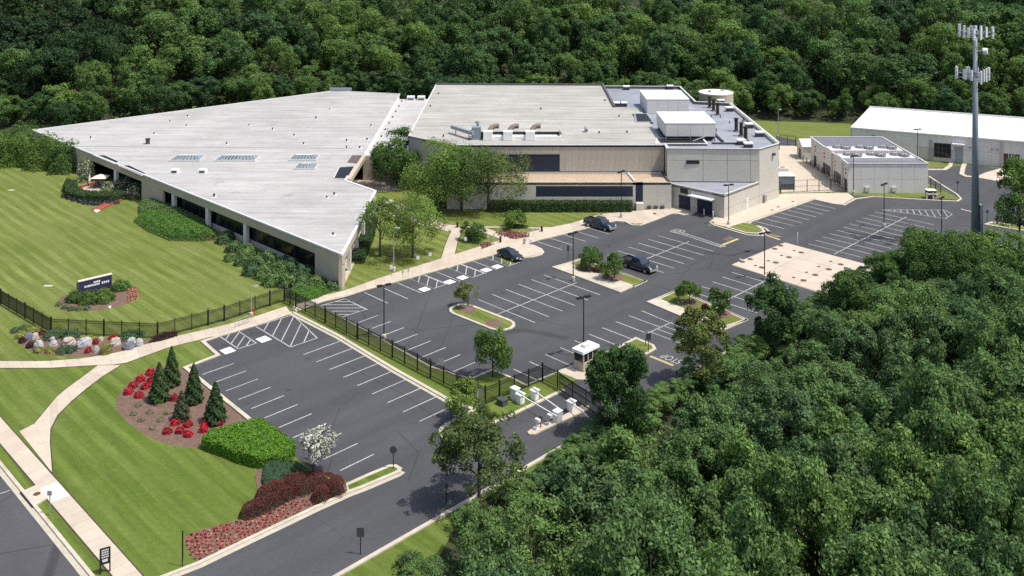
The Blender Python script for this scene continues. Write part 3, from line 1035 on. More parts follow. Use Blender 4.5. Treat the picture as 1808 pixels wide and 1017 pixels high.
nR = Vector((dR.y, -dR.x, 0))


def fl(px):
    p = col_on(px, bA, bE1)
    return Vector((p.x, p.y, 0))


def panel(p, q, z0, z1, t, n_out, proud=0.0):
    a_, b_ = p + n_out * proud, q + n_out * proud
    return MB().prism([a_, b_, b_ - n_out * t, a_ - n_out * t], z0, z1)


p0, pEnd = Vector((bA.x, bA.y, 0)), Vector((bE1.x, bE1.y, 0))
part('fascia', panel(p0, pEnd, 3.62, Z1 - 0.12, 0.5, nL, 0.02), M_WALL, off)
part('coping', MB().ribbon([p + UP * 0 for p in (bB3, bA, bE1)], 0.36, Z1 - 0.10, Z1 + 0.14), M_COPE, off)
part('coping', MB().ribbon([bE1 + dR * 0.2, bE2, bE3, bE3 + Vector((0, 3, 0))], 0.36, Z1 - 0.10, Z1 + 0.16), M_WHITE, off)
part('coping', MB().ribbon([bB1, bB2, bB3], 0.3, Z1 - 0.1, Z1 + 0.12), M_COPE, off)
for a_, b_ in ((bL1, bB1), (bB1, bB2), (bB2, bB3), (bB3, bA)):
    d_ = (b_ - a_).normalized()
    n_ = Vector((d_.y, -d_.x, 0))
    part('wall', panel(a_.xy.to_3d(), b_.xy.to_3d(), -0.1, Z1 - 0.36, 0.4, n_, -0.05), M_WALL, off)
for a_, b_ in ((58, 160), (250, 287.5), (556, 603.6)):
    part('wall_panel', panel(fl(a_), fl(b_), -0.1, 3.62, 0.45, nL, 0.0), M_WALL, off)
# ribbon window behind the front, with mullions
def glazing(p, q, z0, z1, n_out, back, name='window_band', mull=3.0, sill=True):
    g = part(name, panel(p, q, z0, z1, 0.15, n_out, -back), M_GLASS, off)
    ln = (q - p).length
    d_ = (q - p).normalized()
    k_ = max(1, round(ln / mull))
    for i in range(k_ + 1):
        c_ = p + d_ * (ln * i / k_) - n_out * (back - 0.03)
        part('mullion', MB().obox(c_ + UP * (z0 + z1) / 2, d_ * 0.04, n_out * 0.04, UP * (z1 - z0) / 2), M_DGREY, g)
    if sill:
        part('sill', panel(p, q, z0 - 0.9, z0, 0.2, n_out, -back + 0.12), M_WALLG, off)
    return g


glazing(fl(160), fl(250), 0.1, 3.62, nL, 3.2, sill=False)
glazing(fl(287.5), fl(509), 0.9, 3.62, nL, 1.1)
glazing(fl(509), fl(556), 0.4, 3.62, nL, 1.3)
part('soffit', MB().prism([fl(160), fl(250), fl(250) - nL * 3.2, fl(160) - nL * 3.2], 3.64, 3.7), M_DGREY, off)
for px in (203, 305, 365, 432):
    c_ = fl(px) - nL * 0.28
    part('column', MB().obox(c_ + UP * 1.76, dL * 0.42, nL * 0.3, UP * 1.86), M_COLM, off)
    part('column_reveal', MB().obox(c_ - dL * 0.62 - nL * 0.1 + UP * 2.1, dL * 0.2, nL * 0.2, UP * 1.52), M_BLACK, off)
# right-hand front: fascia over a recessed dark window, corner pier, columns
q0, q1 = pEnd, Vector((bE2.x, bE2.y, 0))
part('fascia', panel(q0, q1, 3.62, Z1 - 0.12, 0.5, nR, 0.02), M_WALL, off)
part('wall_panel', panel(q0, q0 + dR * 2.6, -0.1, 3.62, 0.5, nR, 0.0), M_WALL, off)
glazing(q0 + dR * 2.6, q1, 0.5, 3.62, nR, 2.0)
part('floor_strip', panel(q0 + dR * 2.6, q1, 0.0, 0.12, 2.0, nR, 0.0), M_PAVE, off)
for s_ in (7.5, 14, 20.5, 27, 32.3):
    part('column', MB().obox(q0 + dR * s_ - nR * 0.3 + UP * 1.8, dR * 0.35, nR * 0.28, UP * 1.82), M_COLM, off)
for a_, b_ in ((bE2, bE3), (bE3, bE4)):
    d_ = (b_ - a_).normalized()
    n_ = Vector((d_.y, -d_.x, 0))
    a2, b2 = a_.xy.to_3d(), b_.xy.to_3d()
    part('fascia', panel(a2, b2, 3.5, Z1 - 0.12, 0.45, n_, 0.02), M_WALL, off)
    part('window_band', panel(a2, b2, -0.1, 3.5, 0.2, n_, -1.0), M_GLASS, off)
part('wall', panel(bE4.xy.to_3d(), bL0.xy.to_3d(), -0.1, Z1 - 0.12, 0.4, Vector((0, -1, 0)), 0.02), M_WALL, off)
part('beam', MB().obox(Vector((-30.2, 186.2, 4.72)), Vector((0.35, 0, 0)), Vector((0, 9.4, 0)), UP * 0.45), M_WALL, off)
part('column', MB().obox(Vector((-30.1, 178.0, 2.1)), Vector((0.3, 0, 0)), Vector((0, 0.35, 0)), UP * 2.15), M_WALL, off)
# roof wells: dark sheets in place of their shaded depth, inside a low rim
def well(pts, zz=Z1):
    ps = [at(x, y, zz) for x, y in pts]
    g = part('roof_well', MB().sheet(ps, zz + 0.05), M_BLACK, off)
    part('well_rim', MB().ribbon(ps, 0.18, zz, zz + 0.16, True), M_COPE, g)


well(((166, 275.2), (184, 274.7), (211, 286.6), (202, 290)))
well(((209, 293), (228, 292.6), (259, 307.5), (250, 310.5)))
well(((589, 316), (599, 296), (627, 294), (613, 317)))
part('roof_well', MB().sheet([at(x, y, Z1) for x, y in ((613, 287), (622, 274.5), (640, 274.5), (632, 289))], Z1 + 0.06), plain('well_brown', (0.12, 0.085, 0.08), 0.8), off)


# ridged skylights: frame, panes on both slopes
def skylight(px0, px1, pyf, pyb, panes):
    a_, b_ = at(px0, pyf, Z1), at(px1, pyf, Z1)
    dep = at(px0, pyb, Z1).y - a_.y
    x0, x1, y0, y1 = a_.x, b_.x, a_.y, a_.y + dep * 0.82
    root = part('skylight', MB().ribbon([Vector((x0, y0, 0)), Vector((x1, y0, 0)), Vector((x1, y1, 0)), Vector((x0, y1, 0))], 0.35, Z1, Z1 + 0.35, True), M_COPE, off)
    zr, yr, hip = Z1 + 0.85, (y0 + y1) / 2, min(1.0, (y1 - y0) / 2)
    n_ = panes
    for side in (0, 1):
        for i in range(n_):
            t0, t1 = i / n_ + 0.018, (i + 1) / n_ - 0.018
            xb0, xb1 = x0 + (x1 - x0) * t0, x0 + (x1 - x0) * t1
            xr0, xr1 = x0 + hip + (x1 - x0 - 2 * hip) * t0, x0 + hip + (x1 - x0 - 2 * hip) * t1
            yb = y0 if side == 0 else y1
            q = [Vector((xb0, yb, Z1 + 0.35)), Vector((xb1, yb, Z1 + 0.35)), Vector((xr1, yr, zr)), Vector((xr0, yr, zr))]
            if side:
                q = q[::-1]
            part('pane', MB().add(q, [(0, 1, 2, 3)]), M_SKYL, root)
    for xe, xr in ((x0, x0 + hip), (x1, x1 - hip)):
        q = [Vector((xe, y0, Z1 + 0.35)), Vector((xe, y1, Z1 + 0.35)), Vector((xr, yr, zr))]
        part('pane', MB().add(q if xe == x1 else q[::-1], [(0, 1, 2)]), M_SKYL, root)
    part('ridge', MB().tube([Vector((x0 + hip, yr, zr)), Vector((x1 - hip, yr, zr))], 0.09, 6), M_WHITE, root)


skylight(300, 351, 285.5, 275.5, 7)
skylight(380, 449, 285.5, 275.5, 10)
skylight(511, 557, 284.5, 275, 7)
skylight(520, 555, 300, 290.5, 5)
# small vents on the roof: a pale flashing with a dark pipe or hood
def vent(px, py, z, r=0.18, h=0.5, m=M_DGREY, pad_=True, owner=off):
    p = at(px, py, z)
    v_ = part('roof_vent', MB().tube([p, p + UP * h, p + UP * (h + 0.02)], [r, r, r * 1.5], 8), m, owner)
    if pad_:
        part('flashing', MB().prism([p + Vector((math.cos(k * .785), math.sin(k * .785), 0)) * (r * 3.2) for k in range(8)], z + 0.02, z + 0.05), M_ROOFW, v_)


for q in ((272, 237), (329, 223), (400, 255), (536, 255), (582, 194), (558, 210), (378, 348), (588, 415), (612, 250), (331, 206), (440, 222), (519, 240), (655, 223), (648, 247), (577, 350), (160, 245), (612, 262), (635, 262), (481, 230), (590, 345), (300, 215)):
    vent(q[0], q[1], Z1, R_.uniform(0.12, 0.2), R_.uniform(0.3, 0.6))
p = at(261, 254, Z1)
part('roof_fan', MB().tube([p, p + UP * 0.9, p + UP * 1.15, p + UP * 1.2], [0.45, 0.45, 0.6, 0.2], 10), M_DGREY, off)
for x, y in ((309, 305), (358, 305)):
    p = at(x, y, Z1)
    o = part('roof_hatch', MB().prism([p + Vector(d) for d in ((-0.75, -0.6, 0), (0.75, -0.6, 0), (0.75, 0.6, 0), (-0.75, 0.6, 0))], Z1, Z1 + 0.75, 0.12), M_WHITE, off)
    part('louvre', MB().box(p.x - 0.5, p.y - 0.63, Z1 + 0.12, p.x + 0.5, p.y - 0.56, Z1 + 0.5), M_DGREY, o)
for k in range(9):
    t = (k + 0.5) / 9
    q = bE4.lerp(bB1, t) + Vector((1.5, 0, 0))
    part('roof_anchor', MB().box(q.x - .15, q.y - .2, Z1 + .03, q.x + .15, q.y + .2, Z1 + .35), M_DGREY, off)
for x in (-28.2, -25.4):  # white boxes on the roof edge in place of two parked cars
    q_ = part('roof_cabinet', MB().box(x, 256.6, Z1 + .03, x + 2.0, 258.0, Z1 + 1.1), M_WHITE, off)
    part('grille', MB().box(x + .2, 256.55, Z1 + .2, x + 1.8, 256.6, Z1 + .6), M_DGREY, q_)
part('roof_cabinet', MB().box(-51.5, 270.6, Z1, -45.5, 271.6, Z1 + 0.9), M_GALV, off)

# ------------------------------------------------------------------ tall main building
Z2 = 10.2
FY = 182.4
mb_c = [Vector((-20.5, 190.3, 0)), Vector((-11.9, 183.4, 0)), Vector((-11.0, FY, 0)), Vector((29.0, FY, 0))]
main = thing('main_building', 'tall beige main building with dark window bands and rooftop penthouses', 'building', (5, FY, 0))
lite = [Vector((-20.5, 190.3, 0)), Vector((-11.4, FY, 0)), Vector((29.2, FY, 0)), Vector((29.2, 219.7, 0)), Vector((23.5, 219.7, 0)), Vector((23.7, 249.6, 0)), Vector((-19.9, 250.8, 0))]
part('roof', MB().prism(lite, Z2 - 0.4, Z2), M_ROOF2, main)
dark = [Vector((23.7, 219.9, 0)), Vector((29.4, 219.9, 0)), Vector((29.4, 178.9, 0)), Vector((46.1, 178.4, 0)), Vector((51.0, 182.9, 0)), Vector((51.0, 223.2, 0)), Vector((43.2, 225.3, 0)), Vector((43.2, 246.3, 0)), Vector((23.9, 246.9, 0))]
part('dark_roof', MB().prism(dark, Z2 - 0.8, Z2 - 0.3), M_ROOFD, main, 'blue grey roof section behind the grey tower')
part('coping', MB().ribbon([lite[1], lite[0], lite[6]], 0.3, Z2 - 0.05, Z2 + 0.1), M_COPE, main)
part('coping', MB().ribbon([lite[1], lite[2]], 0.3, Z2 - 0.05, Z2 + 0.08), M_COPE, main)
part('coping', MB().ribbon([lite[6], lite[5], lite[4]], 0.45, Z2 - 0.1, Z2 + 0.45), M_DCOPE, main)
part('parapet', MB().ribbon(dark[4:9], 0.35, Z2 - 1.0, Z2 + 0.30), M_DCOPE, main)
part('coping', MB().ribbon(dark[4:9], 0.42, Z2 + 0.30, Z2 + 0.42), M_COPE, main)
# walls: ribbed panels one by one along the front
def panels(P0, P1, z0, z1, wdt, m, t=0.3, gap=0.02, name='wall_panel', proud=0.0):
    ln = (P1 - P0).length
    k_ = max(1, round(ln / wdt))
    d_ = (P1 - P0).normalized()
    n_ = Vector((d_.y, -d_.x, 0))
    me = None
    cc = (ln / k_ - gap) / 2
    me = MB().obox(Vector((0, 0, 0)), Vector((cc, 0, 0)), Vector((0, t / 2, 0)), UP * (z1 - z0) / 2).mesh(name, m)
    for i in range(k_):
        c_ = P0 + d_ * (ln * (i + 0.5) / k_) - n_ * (t / 2 - proud) + UP * (z0 + z1) / 2
        o = link(name, me, main, c_ - origin(main), math.atan2(d_.y, d_.x))


def backing(P0, P1, z0, z1, m=M_DGREY, name='wall', t=0.4, back=0.05, owner=main):
    d_ = (P1 - P0).normalized()
    n_ = Vector((d_.y, -d_.x, 0))
    part(name, panel(P0, P1, z0, z1, t, n_, -back), m, owner)


backing(lite[0], lite[1], 4.0, Z2 - 0.41)
panels(lite[0], lite[1], 4.0, Z2 - 0.06, 1.25, M_WALLB)
WX0, WX1 = -5.4, 9.1
backing(lite[1], lite[2], 4.2, Z2 - 0.41)
panels(lite[1], Vector((WX0, FY, 0)), 4.2, Z2 - 0.06, 1.2, M_WALLB)
panels(Vector((WX1, FY, 0)), lite[2] - Vector((0.2, 0, 0)), 4.2, Z2 - 0.06, 1.2, M_WALLB)
panels(Vector((WX0, FY, 0)), Vector((WX1, FY, 0)), 8.45, Z2 - 0.06, 1.2, M_WALLB)
wb = part('window_band', MB().box(WX0, FY - 0.02, 5.1, WX1, FY + 0.2, 8.45), M_NAVY, main)
part('window_frame', MB().ribbon([Vector((WX0, FY - 0.04, 0)), Vector((WX1, FY - 0.04, 0))], 0.1, 8.38, 8.47).ribbon([Vector((WX0, FY - .04, 0)), Vector((WX1, FY - .04, 0))], 0.1, 5.05, 5.15), M_DCOPE, wb)
for a_, b_ in ((lite[6], lite[0]), (lite[5], lite[6])):
    backing(a_, b_, 0, Z2 - 0.42, M_WALL, back=0)
# lower front wing with gravel terrace
LY = 175.7
terr = [Vector((-12, LY, 0)), Vector((29.2, LY, 0)), Vector((29.2, FY - 0.05, 0)), Vector((-14, FY - 0.05, 0))]
part('terrace_roof', MB().prism(terr, 4.4, 4.86), M_GRAVEL, main)
part('terrace_kerb', MB().ribbon([Vector((-12, FY - 0.35, 0)), Vector((29, FY - 0.35, 0))], 0.5, 4.86, 5.2), M_COPE, main)
part('rail_pipe', MB().tube([Vector((-5, FY - 0.9, 5.35)), Vector((29, FY - 0.9, 5.35))], 0.07, 6), M_DGREY, main)
part('divider_kerb', MB().ribbon([Vector((22.0, FY - 0.6, 0)), Vector((22.6, LY + 0.2, 0))], 0.35, 4.86, 5.15), M_COPE, main)
part('divider_kerb', MB().ribbon([Vector((28.6, FY - 0.6, 0)), Vector((28.9, LY + 0.2, 0))], 0.35, 4.86, 5.2), M_DCOPE, main)
backing(Vector((-12, LY, 0)), Vector((29.2, LY, 0)), -0.1, 4.39, M_DGREY, back=0.06)
P_ = lambda x, y=LY: Vector((x, y, 0))
panels(P_(-12), P_(4.4), -0.1, 4.9, 2.2, M_WALLG)
panels(P_(4.4), P_(22.2), 4.2, 4.9, 3.0, M_WALLG)
panels(P_(4.4), P_(22.2), -0.1, 2.25, 3.0, M_WALLG)
panels(P_(22.2), P_(22.7), -0.1, 4.9, 0.5, M_WALLG)
panels(P_(24.05), P_(29.3), -0.1, 4.9, 2.6, M_WALLG)
part('window_band', MB().box(4.4, LY + 0.01, 2.25, 22.2, LY + 0.12, 4.2), M_NAVY, main)
part('door', MB().box(22.7, LY + 0.0, 1.3, 24.05, LY + 0.14, 4.9), M_NAVY, main)
part('door_step', MB().box(22.7, LY - 1.2, 0, 24.05, LY + 0.14, 1.3), M_WALLG, main)
for x in (25.2, 26.4, 27.6):
    part('wall_vent', MB().box(x - 0.35, LY - 0.3, 0.2, x + 0.35, LY - 0.005, 0.6), M_DGREY, main)
# grey tower block
tw0, tw1, tw2 = Vector((29.0, 178.9, 0)), Vector((46.1, 178.4, 0)), Vector((51.0, 182.9, 0))
backing(tw0, tw1, 4.2, Z2 - 0.1, M_DGREY, back=0.06)
cuts = (0, 6.7, 11.2, 15.5, 17.1)
dT = (tw1 - tw0).normalized()
nT = Vector((dT.y, -dT.x, 0))
for z0, z1 in ((4.25, 8.15), (8.2, Z2 + 0.18)):
    for a_, b_ in zip(cuts, cuts[1:]):
        part('wall_panel', panel(tw0 + dT * (a_ + 0.03), tw0 + dT * (b_ - 0.03), z0, z1, 0.3, nT, 0.02), M_WALLG, main)
dS = (tw2 - tw1).normalized()
nS = Vector((dS.y, -dS.x, 0))
backing(tw1, tw2, 0, Z2 - 0.1, M_DGREY, back=0.06)
part('wall_panel', panel(tw1 + dS * 0.02, tw2 - dS * 0.02, 1.72, Z2 + 0.18, 0.3, nS, 0.02), M_WALLG, main)
part('wall_panel', panel(tw1 + dS * 0.02, tw2 - dS * 0.02, -0.1, 1.66, 0.3, nS, 0.04), M_WALLG, main)
backing(tw2, Vector((51.0, 223.2, 0)), 0, Z2 + 0.28, M_WALLG, back=0)
backing(Vector((29.2, FY, 0)), tw0, 4.2, Z2 + 0.1, M_WALLG, back=0)
part('tower_coping', MB().ribbon([Vector((29.2, FY, 0)), tw0, tw1, tw2], 0.36, Z2 + 0.18, Z2 + 0.28), M_COPE, main)
part('slot_window', MB().box(32.6, 178.62, 7.55, 35.0, 178.79, 8.2), M_BLACK, main)
part('wall_lamp', MB().obox(tw1 + dS * 4.6 + nS * 0.25 + UP * 8.7, dS * 0.25, nS * 0.25, UP * 0.2), M_DGREY, main)
# entrance wing below the tower
wc, wl, wr = Vector((37.7, 169.9, 0)), Vector((29.0, 177.6, 0)), Vector((46.2, 178.5, 0))
part('wing_roof', MB().prism([wl, wc, tw1 + Vector((0, 0, 0)), tw0], 3.75, 4.1), M_ROOFD, main)
dW = (wc - wl).normalized()
nW = Vector((dW.y, -dW.x, 0))
LW = (wc - wl).length
def wpanel(a_, b_, z0, z1, m=M_WALLG, proud=0.0, name='wall_panel'):
    return part(name, panel(wl + dW * a_, wl + dW * b_, z0, z1, 0.3, nW, proud), m, main)
wpanel(0, LW, -0.1, 3.74, M_DGREY, -0.35, 'wall')
wpanel(0, 2.25, -0.1, 4.3)
wpanel(2.3, 4.7, 2.55, 4.3)
wpanel(4.75, 6.1, -0.1, 4.3)
wpanel(6.15, 9.2, 2.75, 4.3)
wpanel(9.25, LW, -0.1, 4.3)
wpanel(2.3, 4.7, 0.0, 2.5, M_NAVY, -0.12, 'door')
wpanel(2.6, 4.2, 2.95, 3.9, M_BLACK, 0.03, 'louvre')
wpanel(6.15, 9.2, 0.0, 2.7, M_NAVY, -0.14, 'roller_door')
can = part('canopy', MB().obox(wl + dW * 7.4 + nW * 0.8 + UP * 3.15, dW * 2.4, nW * 0.8, UP * 0.09), M_COPE, main)
part('canopy_strut', MB().tube([wl + dW * 5.3 + nW * 0.05 + UP * 3.7, wl + dW * 5.3 + nW * 1.3 + UP * 3.2], 0.05, 6).tube([wl + dW * 9.5 + nW * 0.05 + UP * 3.7, wl + dW * 9.5 + nW * 1.3 + UP * 3.2], 0.05, 6), M_GREY, can)
dX = (tw1 - wc).normalized()
nX = Vector((dX.y, -dX.x, 0))
LX = (tw1 - wc).length
part('wall_panel', panel(wc, tw1, -0.1, 1.6, 0.3, nX, 0.02), M_WALLG, main)
part('wall_panel', panel(wc, tw1, 1.66, 4.3, 0.3, nX, 0.0), M_WALLG, main)
part('side_door', panel(wc + dX * 7.2, wc + dX * 8.2, 0.05, 2.1, 0.1, nX, 0.07), M_WALLW, main)
part('meter_box', panel(tw1 + dS * 1.2, tw1 + dS * 1.8, 0.4, 1.6, 0.5, nS, 0.5), M_GREY, main)
for q in ((1261, 371.5), (1243, 379.5), (1259, 384)):
    p = at(*q)
    tag(solo('bollard', MB().tube([p, p + UP * 1.05, p + UP * 1.12], [0.13, 0.13, 0.05], 10), M_CREAM, loc=p), 'pale round bollard guarding the dark roller door under the canopy', 'bollard', 'bollards at the roller door')

# penthouses
def penthouse(x0, x1, y0, y1, z0, z1, legs):
    ph = part('penthouse', MB().prism([Vector((x0, y0, 0)), Vector((x1, y0, 0)), Vector((x1, y1, 0)), Vector((x0, y1, 0))], z0, z1 - 0.16), M_WALLW, main)
    part('roof', MB().prism([Vector((x0 - .12, y0 - .12, 0)), Vector((x1 + .12, y0 - .12, 0)), Vector((x1 + .12, y1 + .12, 0)), Vector((x0 - .12, y1 + .12, 0))], z1 - 0.16, z1), M_ROOFW, ph)
    n_ = 4
    for i in range(n_):
        xa, xb = x0 + (x1 - x0) * i / n_ + .03, x0 + (x1 - x0) * (i + 1) / n_ - .03
        part('cladding', MB().box(xa, y0 - 0.08, z0 + 0.05, xb, y0 - 0.005, z1 - 0.2), M_WALLW, ph)
        ya, yb = y0 + (y1 - y0) * i / n_ + .03, y0 + (y1 - y0) * (i + 1) / n_ - .03
        part('cladding', MB().box(x0 - 0.08, ya, z0 + 0.05, x0 - 0.005, yb, z1 - 0.2), M_WALLW, ph)
    if legs:
        part('plant_deck', MB().box(x0 + .2, y0 + 1.2, Z2 - 0.3, x1 - 0.2, y1, z0), M_BLACK, ph)  # black box fills the gap below, standing for its shade
        mb_ = MB()
        for x in (x0 + 0.1, (x0 + x1) / 2, x1 - 0.1):
            mb_.box(x - .1, y0, Z2 - .3, x + .1, y0 + .2, z0)
        mb_.tube([Vector(((x0 + x1) / 2 + 0.2, y0 - 1.2, Z2)), Vector((x1 - 2, y0, z0))], 0.12, 6)
        part('leg', mb_, M_GALV, ph)
    return ph


penthouse(30.2, 39.6, 214.0, 225.3, Z2 - .3, 13.2, False)
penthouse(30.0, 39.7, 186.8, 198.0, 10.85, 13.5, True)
part('plant_well', MB().box(26.6, 203.6, Z2 + 0.01, 30.0, 212, Z2 + 0.05), M_BLACK, main)  # flat black slab on the roof, stands for the dark of a pit
part('well_rim', MB().ribbon([Vector((26.4, 203.4, 0)), Vector((30.0, 203.4, 0)), Vector((30.0, 212.2, 0)), Vector((27.2, 212.2, 0))], 0.4, Z2, Z2 + 0.12, True), M_ROOFD, main)
part('plant_well', MB().box(28.6, 183.4, Z2 + 0.01, 37.4, 187.6, Z2 + 0.05), M_BLACK, main)  # second pit, its darkness likewise a black slab
part('well_rim', MB().ribbon([Vector((27.6, 183.2, 0)), Vector((37.4, 183.2, 0)), Vector((37.4, 187.8, 0)), Vector((28.4, 187.8, 0))], 0.4, Z2, Z2 + 0.14, True), M_COPE, main)
for x, y in ((1253, 190.5), (1260, 196), (1267, 203), (1300, 232), (1308.7, 240.5), (1316.5, 248)):
    p = at(x, y, Z2 - 0.3)
    st_ = part('exhaust_stack', MB().tube([p, p + UP * 2.6], 0.36, 10), M_STACK, main)
    part('stack_base', MB().tube([p, p + UP * 0.25], [0.75, 0.5], 10), M_DGREY, st_)
    part('stack_cap', MB().tube([p + UP * 2.6, p + UP * 2.72], 0.48, 10), M_STACK, st_)
for x, y in ((1273, 183.5), (1288, 196.5), (1322.5, 226), (1341, 241), (1309, 255.5), (1321, 261), (1090, 188), (1101, 188), (1106, 158.5), (1183, 157.5)):
    p = at(x, y, Z2 - 0.3)
    o = part('roof_fan', MB().box(p.x - .75, p.y - .6, Z2 - .3, p.x + .75, p.y + .6, Z2 + 0.5), M_DGREY, main)
    part('fan_hood', MB().box(p.x - .85, p.y - .7, Z2 + 0.5, p.x + .85, p.y + .7, Z2 + 0.72), M_WHITE, o)
for i in range(22):
    p = at(R_.uniform(1225, 1320), R_.uniform(198, 250), Z2 - 0.3)
    part('roof_vent', MB().tube([p, p + UP * R_.uniform(.4, .7)], 0.11, 6), M_DGREY, main)
for k in range(6):
    p = Vector((41.5 + 1.5 * k, 184 + 0.6 * (k % 2), Z2 - 0.28))
part('pipe_run', MB().tube([Vector((38.5, 184.4, Z2 - .1)), Vector((45, 184.2, Z2 - .1)), Vector((46, 186, Z2 - .1))], 0.18, 6), M_DGREY, main)
part('pipe_run', MB().tube([Vector((41, 186, Z2 - .1)), Vector((40.6, 199, Z2 - .1))], 0.25, 6), M_DGREY, main)
# duct line on the light roof
gy = at(900, 245, Z2).y
duct = part('duct_plant', MB().box(at(858, 243, Z2).x, gy - 1.2, Z2, at(990, 243, Z2).x, gy + 0.2, Z2 + 0.75), M_WHITE, main)
part('duct_back', MB().box(at(847, 243, Z2).x, gy + 0.25, Z2, at(991, 243, Z2).x, gy + 0.7, Z2 + 1.25), M_BLACK, duct)
for px in (862, 897, 936):
    x = at(px, 243, Z2).x
    part('air_handler', MB().box(x - 0.9, gy - 1.6, Z2 + 0.05, x + 0.9, gy + 0.1, Z2 + 1.7), M_WHITE, duct)
    pts = [Vector((x + 0.3 + 2.2 * (1 - math.cos(t)) * 0.8, gy + 0.5 + 2.0 * math.sin(t), Z2 + 1.1 + .9 * math.sin(t * 1.25))) for t in [k * math.pi / 2 / 7 for k in range(8)]]
    part('elbow_duct', MB().tube(pts, 0.5, 10), M_BRONZE, duct)
a_, b_ = at(797, 222, Z2 + 1.5), at(836, 234, Z2 + 1.5)
a_.z = b_.z = Z2 + 1.35
part('long_duct', MB().obox((a_ + b_) / 2, (b_ - a_) / 2, Vector((0.15, 0.45, 0)), UP * 0.32), M_GREY, duct)
for t in (0.2, 0.8):
    q = a_.lerp(b_, t)
    part('duct_leg', MB().box(q.x - .08, q.y - .08, Z2, q.x + .08, q.y + .08, q.z - 0.3), M_GREY, duct)
x = at(842, 245, Z2).x
part('fan_unit', MB().box(x - 1.0, gy - 0.9, Z2, x + 0.8, gy + 0.6, Z2 + 2.4), M_GALV, duct)
part('fan_cowl', MB().tube([Vector((x + .1, gy + 1.6, Z2)), Vector((x + .1, gy + 1.6, Z2 + 2.7)), Vector((x + .1, gy + 1.6, Z2 + 2.75)), Vector((x + .1, gy + 1.6, Z2 + 3.15))], [0.22, 0.22, 0.5, 0.42], 10), M_GREY, duct)
part('screen_frame', MB().box(at(988, 243, Z2).x - .06, gy - 1.0, Z2, at(988, 243, Z2).x + .06, gy + 0.9, Z2 + 2.0), M_COPE, duct)
part('roof_fan', MB().tube([at(1035, 233, Z2), at(1035, 233, Z2) + UP * .7, at(1035, 233, Z2) + UP * .75, at(1035, 233, Z2) + UP * 1.1], [.35, .35, .6, .3], 10), M_GREY, main)
for q in ((783, 241), (1068, 178), (1093, 206), (1107, 234), (955, 193), (1058, 235), (774, 166), (760, 188)):
    vent(q[0], q[1], Z2, 0.15, 0.35, M_DGREY, False, main)
# round tank behind
tc_ = Vector((51.3, 240.5, 0))
tank = thing('storage_tank', 'round pale flat topped storage tank behind the blue grey roof', 'tank', tc_)
part('tank_wall', MB().tube([tc_ - UP * .1, tc_ + UP * 9.9], 4.25, 28), M_WALL, tank)
part('tank_lid', MB().tube([tc_ + UP * 9.9, tc_ + UP * 10.15, tc_ + UP * 10.4], [4.3, 4.3, 0.6], 28), M_WALLW, tank)
part('lid_hatch', MB().tube([tc_ + Vector((-1.8, -1, 10.2)), tc_ + Vector((-1.8, -1, 10.7))], .4, 8).tube([tc_ + Vector((1.9, 1, 10.2)), tc_ + Vector((1.9, 1, 10.6))], .5, 8), M_GREY, tank)

# ------------------------------------------------------------------ plant building with roof fans
Z3 = 5.6
pl = thing('plant_building', 'low grey plant building with two rows of round roof fans', 'building', (73, 186, 0))
x0, x1, y0, y1 = 65.4, 81.0, 186.2, 209.5
part('wall', MB().box(x0 + .1, y0 + .1, -0.1, x1 - .1, y1, Z3 - 0.05), M_WALLW, pl)
n_ = 6
for i in range(n_):
    xa, xb = x0 + (x1 - x0) * i / n_ + .015, x0 + (x1 - x0) * (i + 1) / n_ - .015
    part('wall_panel', MB().box(xa, y0 - .02, -0.1, xb, y0 + .098, 2.66), M_WALLW, pl)
    part('wall_panel', MB().box(xa, y0 - .02, 2.7, xb, y0 + .098, Z3 + 0.12), M_WALLW, pl)
part('roof', MB().box(x0 + 0.2, y0 + 0.2, Z3 - 0.05, x1 - .2, y1 - .1, Z3), plain('plant_roof', (0.15, 0.155, 0.185), 0.85, 0.12), pl)
part('coping', MB().ribbon([Vector((x0, y1, 0)), Vector((x0, y0, 0)), Vector((x1, y0, 0)), Vector((x1, y1, 0))], 0.3, Z3 + 0.12, Z3 + 0.2, True), M_COPE, pl)
for yc in (190.6, 196.8):
    pf = part('fan_deck', MB().box(x0 - 0.35, yc - 1.7, 0.4, x1 - 1.2, yc + 1.7, Z3 + 0.55), M_WALLW, pl)
    part('deck_top', MB().box(x0 - 0.3, yc - 1.65, Z3 + 0.55, x1 - 1.25, yc + 1.65, Z3 + 0.6), M_WALLW, pf)
    part('louvre', MB().box(x0 - 0.42, yc - 1.4, 0.6, x0 - 0.36, yc + 1.4, 2.7), M_BLACK, pf)
    for xc in (67.9, 72.6, 77.3):
        for dx, dy in ((-0.75, 0.55), (0.75, -0.55)):
            c_ = Vector((xc + dx, yc + dy, Z3 + 0.6))
            fan = part('roof_fan', MB().tube([c_, c_ + UP * .5], 0.95, 16, False), M_GREY, pl)
            part('fan_guard', MB().tube([c_ + UP * .36, c_ + UP * .38], 0.93, 16), M_DGREY, fan)
            mbb = MB()
            for k in range(4):
                an = math.pi / 4 * k
                mbb.obox(c_ + UP * .47, Vector((math.cos(an), math.sin(an), 0)) * .95, Vector((-math.sin(an), math.cos(an), 0)) * .05, UP * .03)
            part('guard_bar', mbb, M_COPE, fan)
for yc in (187.6, 193.6, 200.5, 206.5):
    part('door', MB().box(x0 - .02, yc - 0.6, 0.1, x0 + .1, yc + 0.6, 2.3), M_DGREY, pl)
    for z in (3.3, 4.1):
        part('warning_plate', MB().box(x0 - .03, yc - .16, z, x0 + .1, yc + .16, z + .34), M_RED, pl)
for x in (69.1, 74.3):
    part('wall_vent', MB().box(x - 0.45, y0 - 0.35, 0.35, x + .45, y0 - .021, 1.2), M_WALLG, pl)
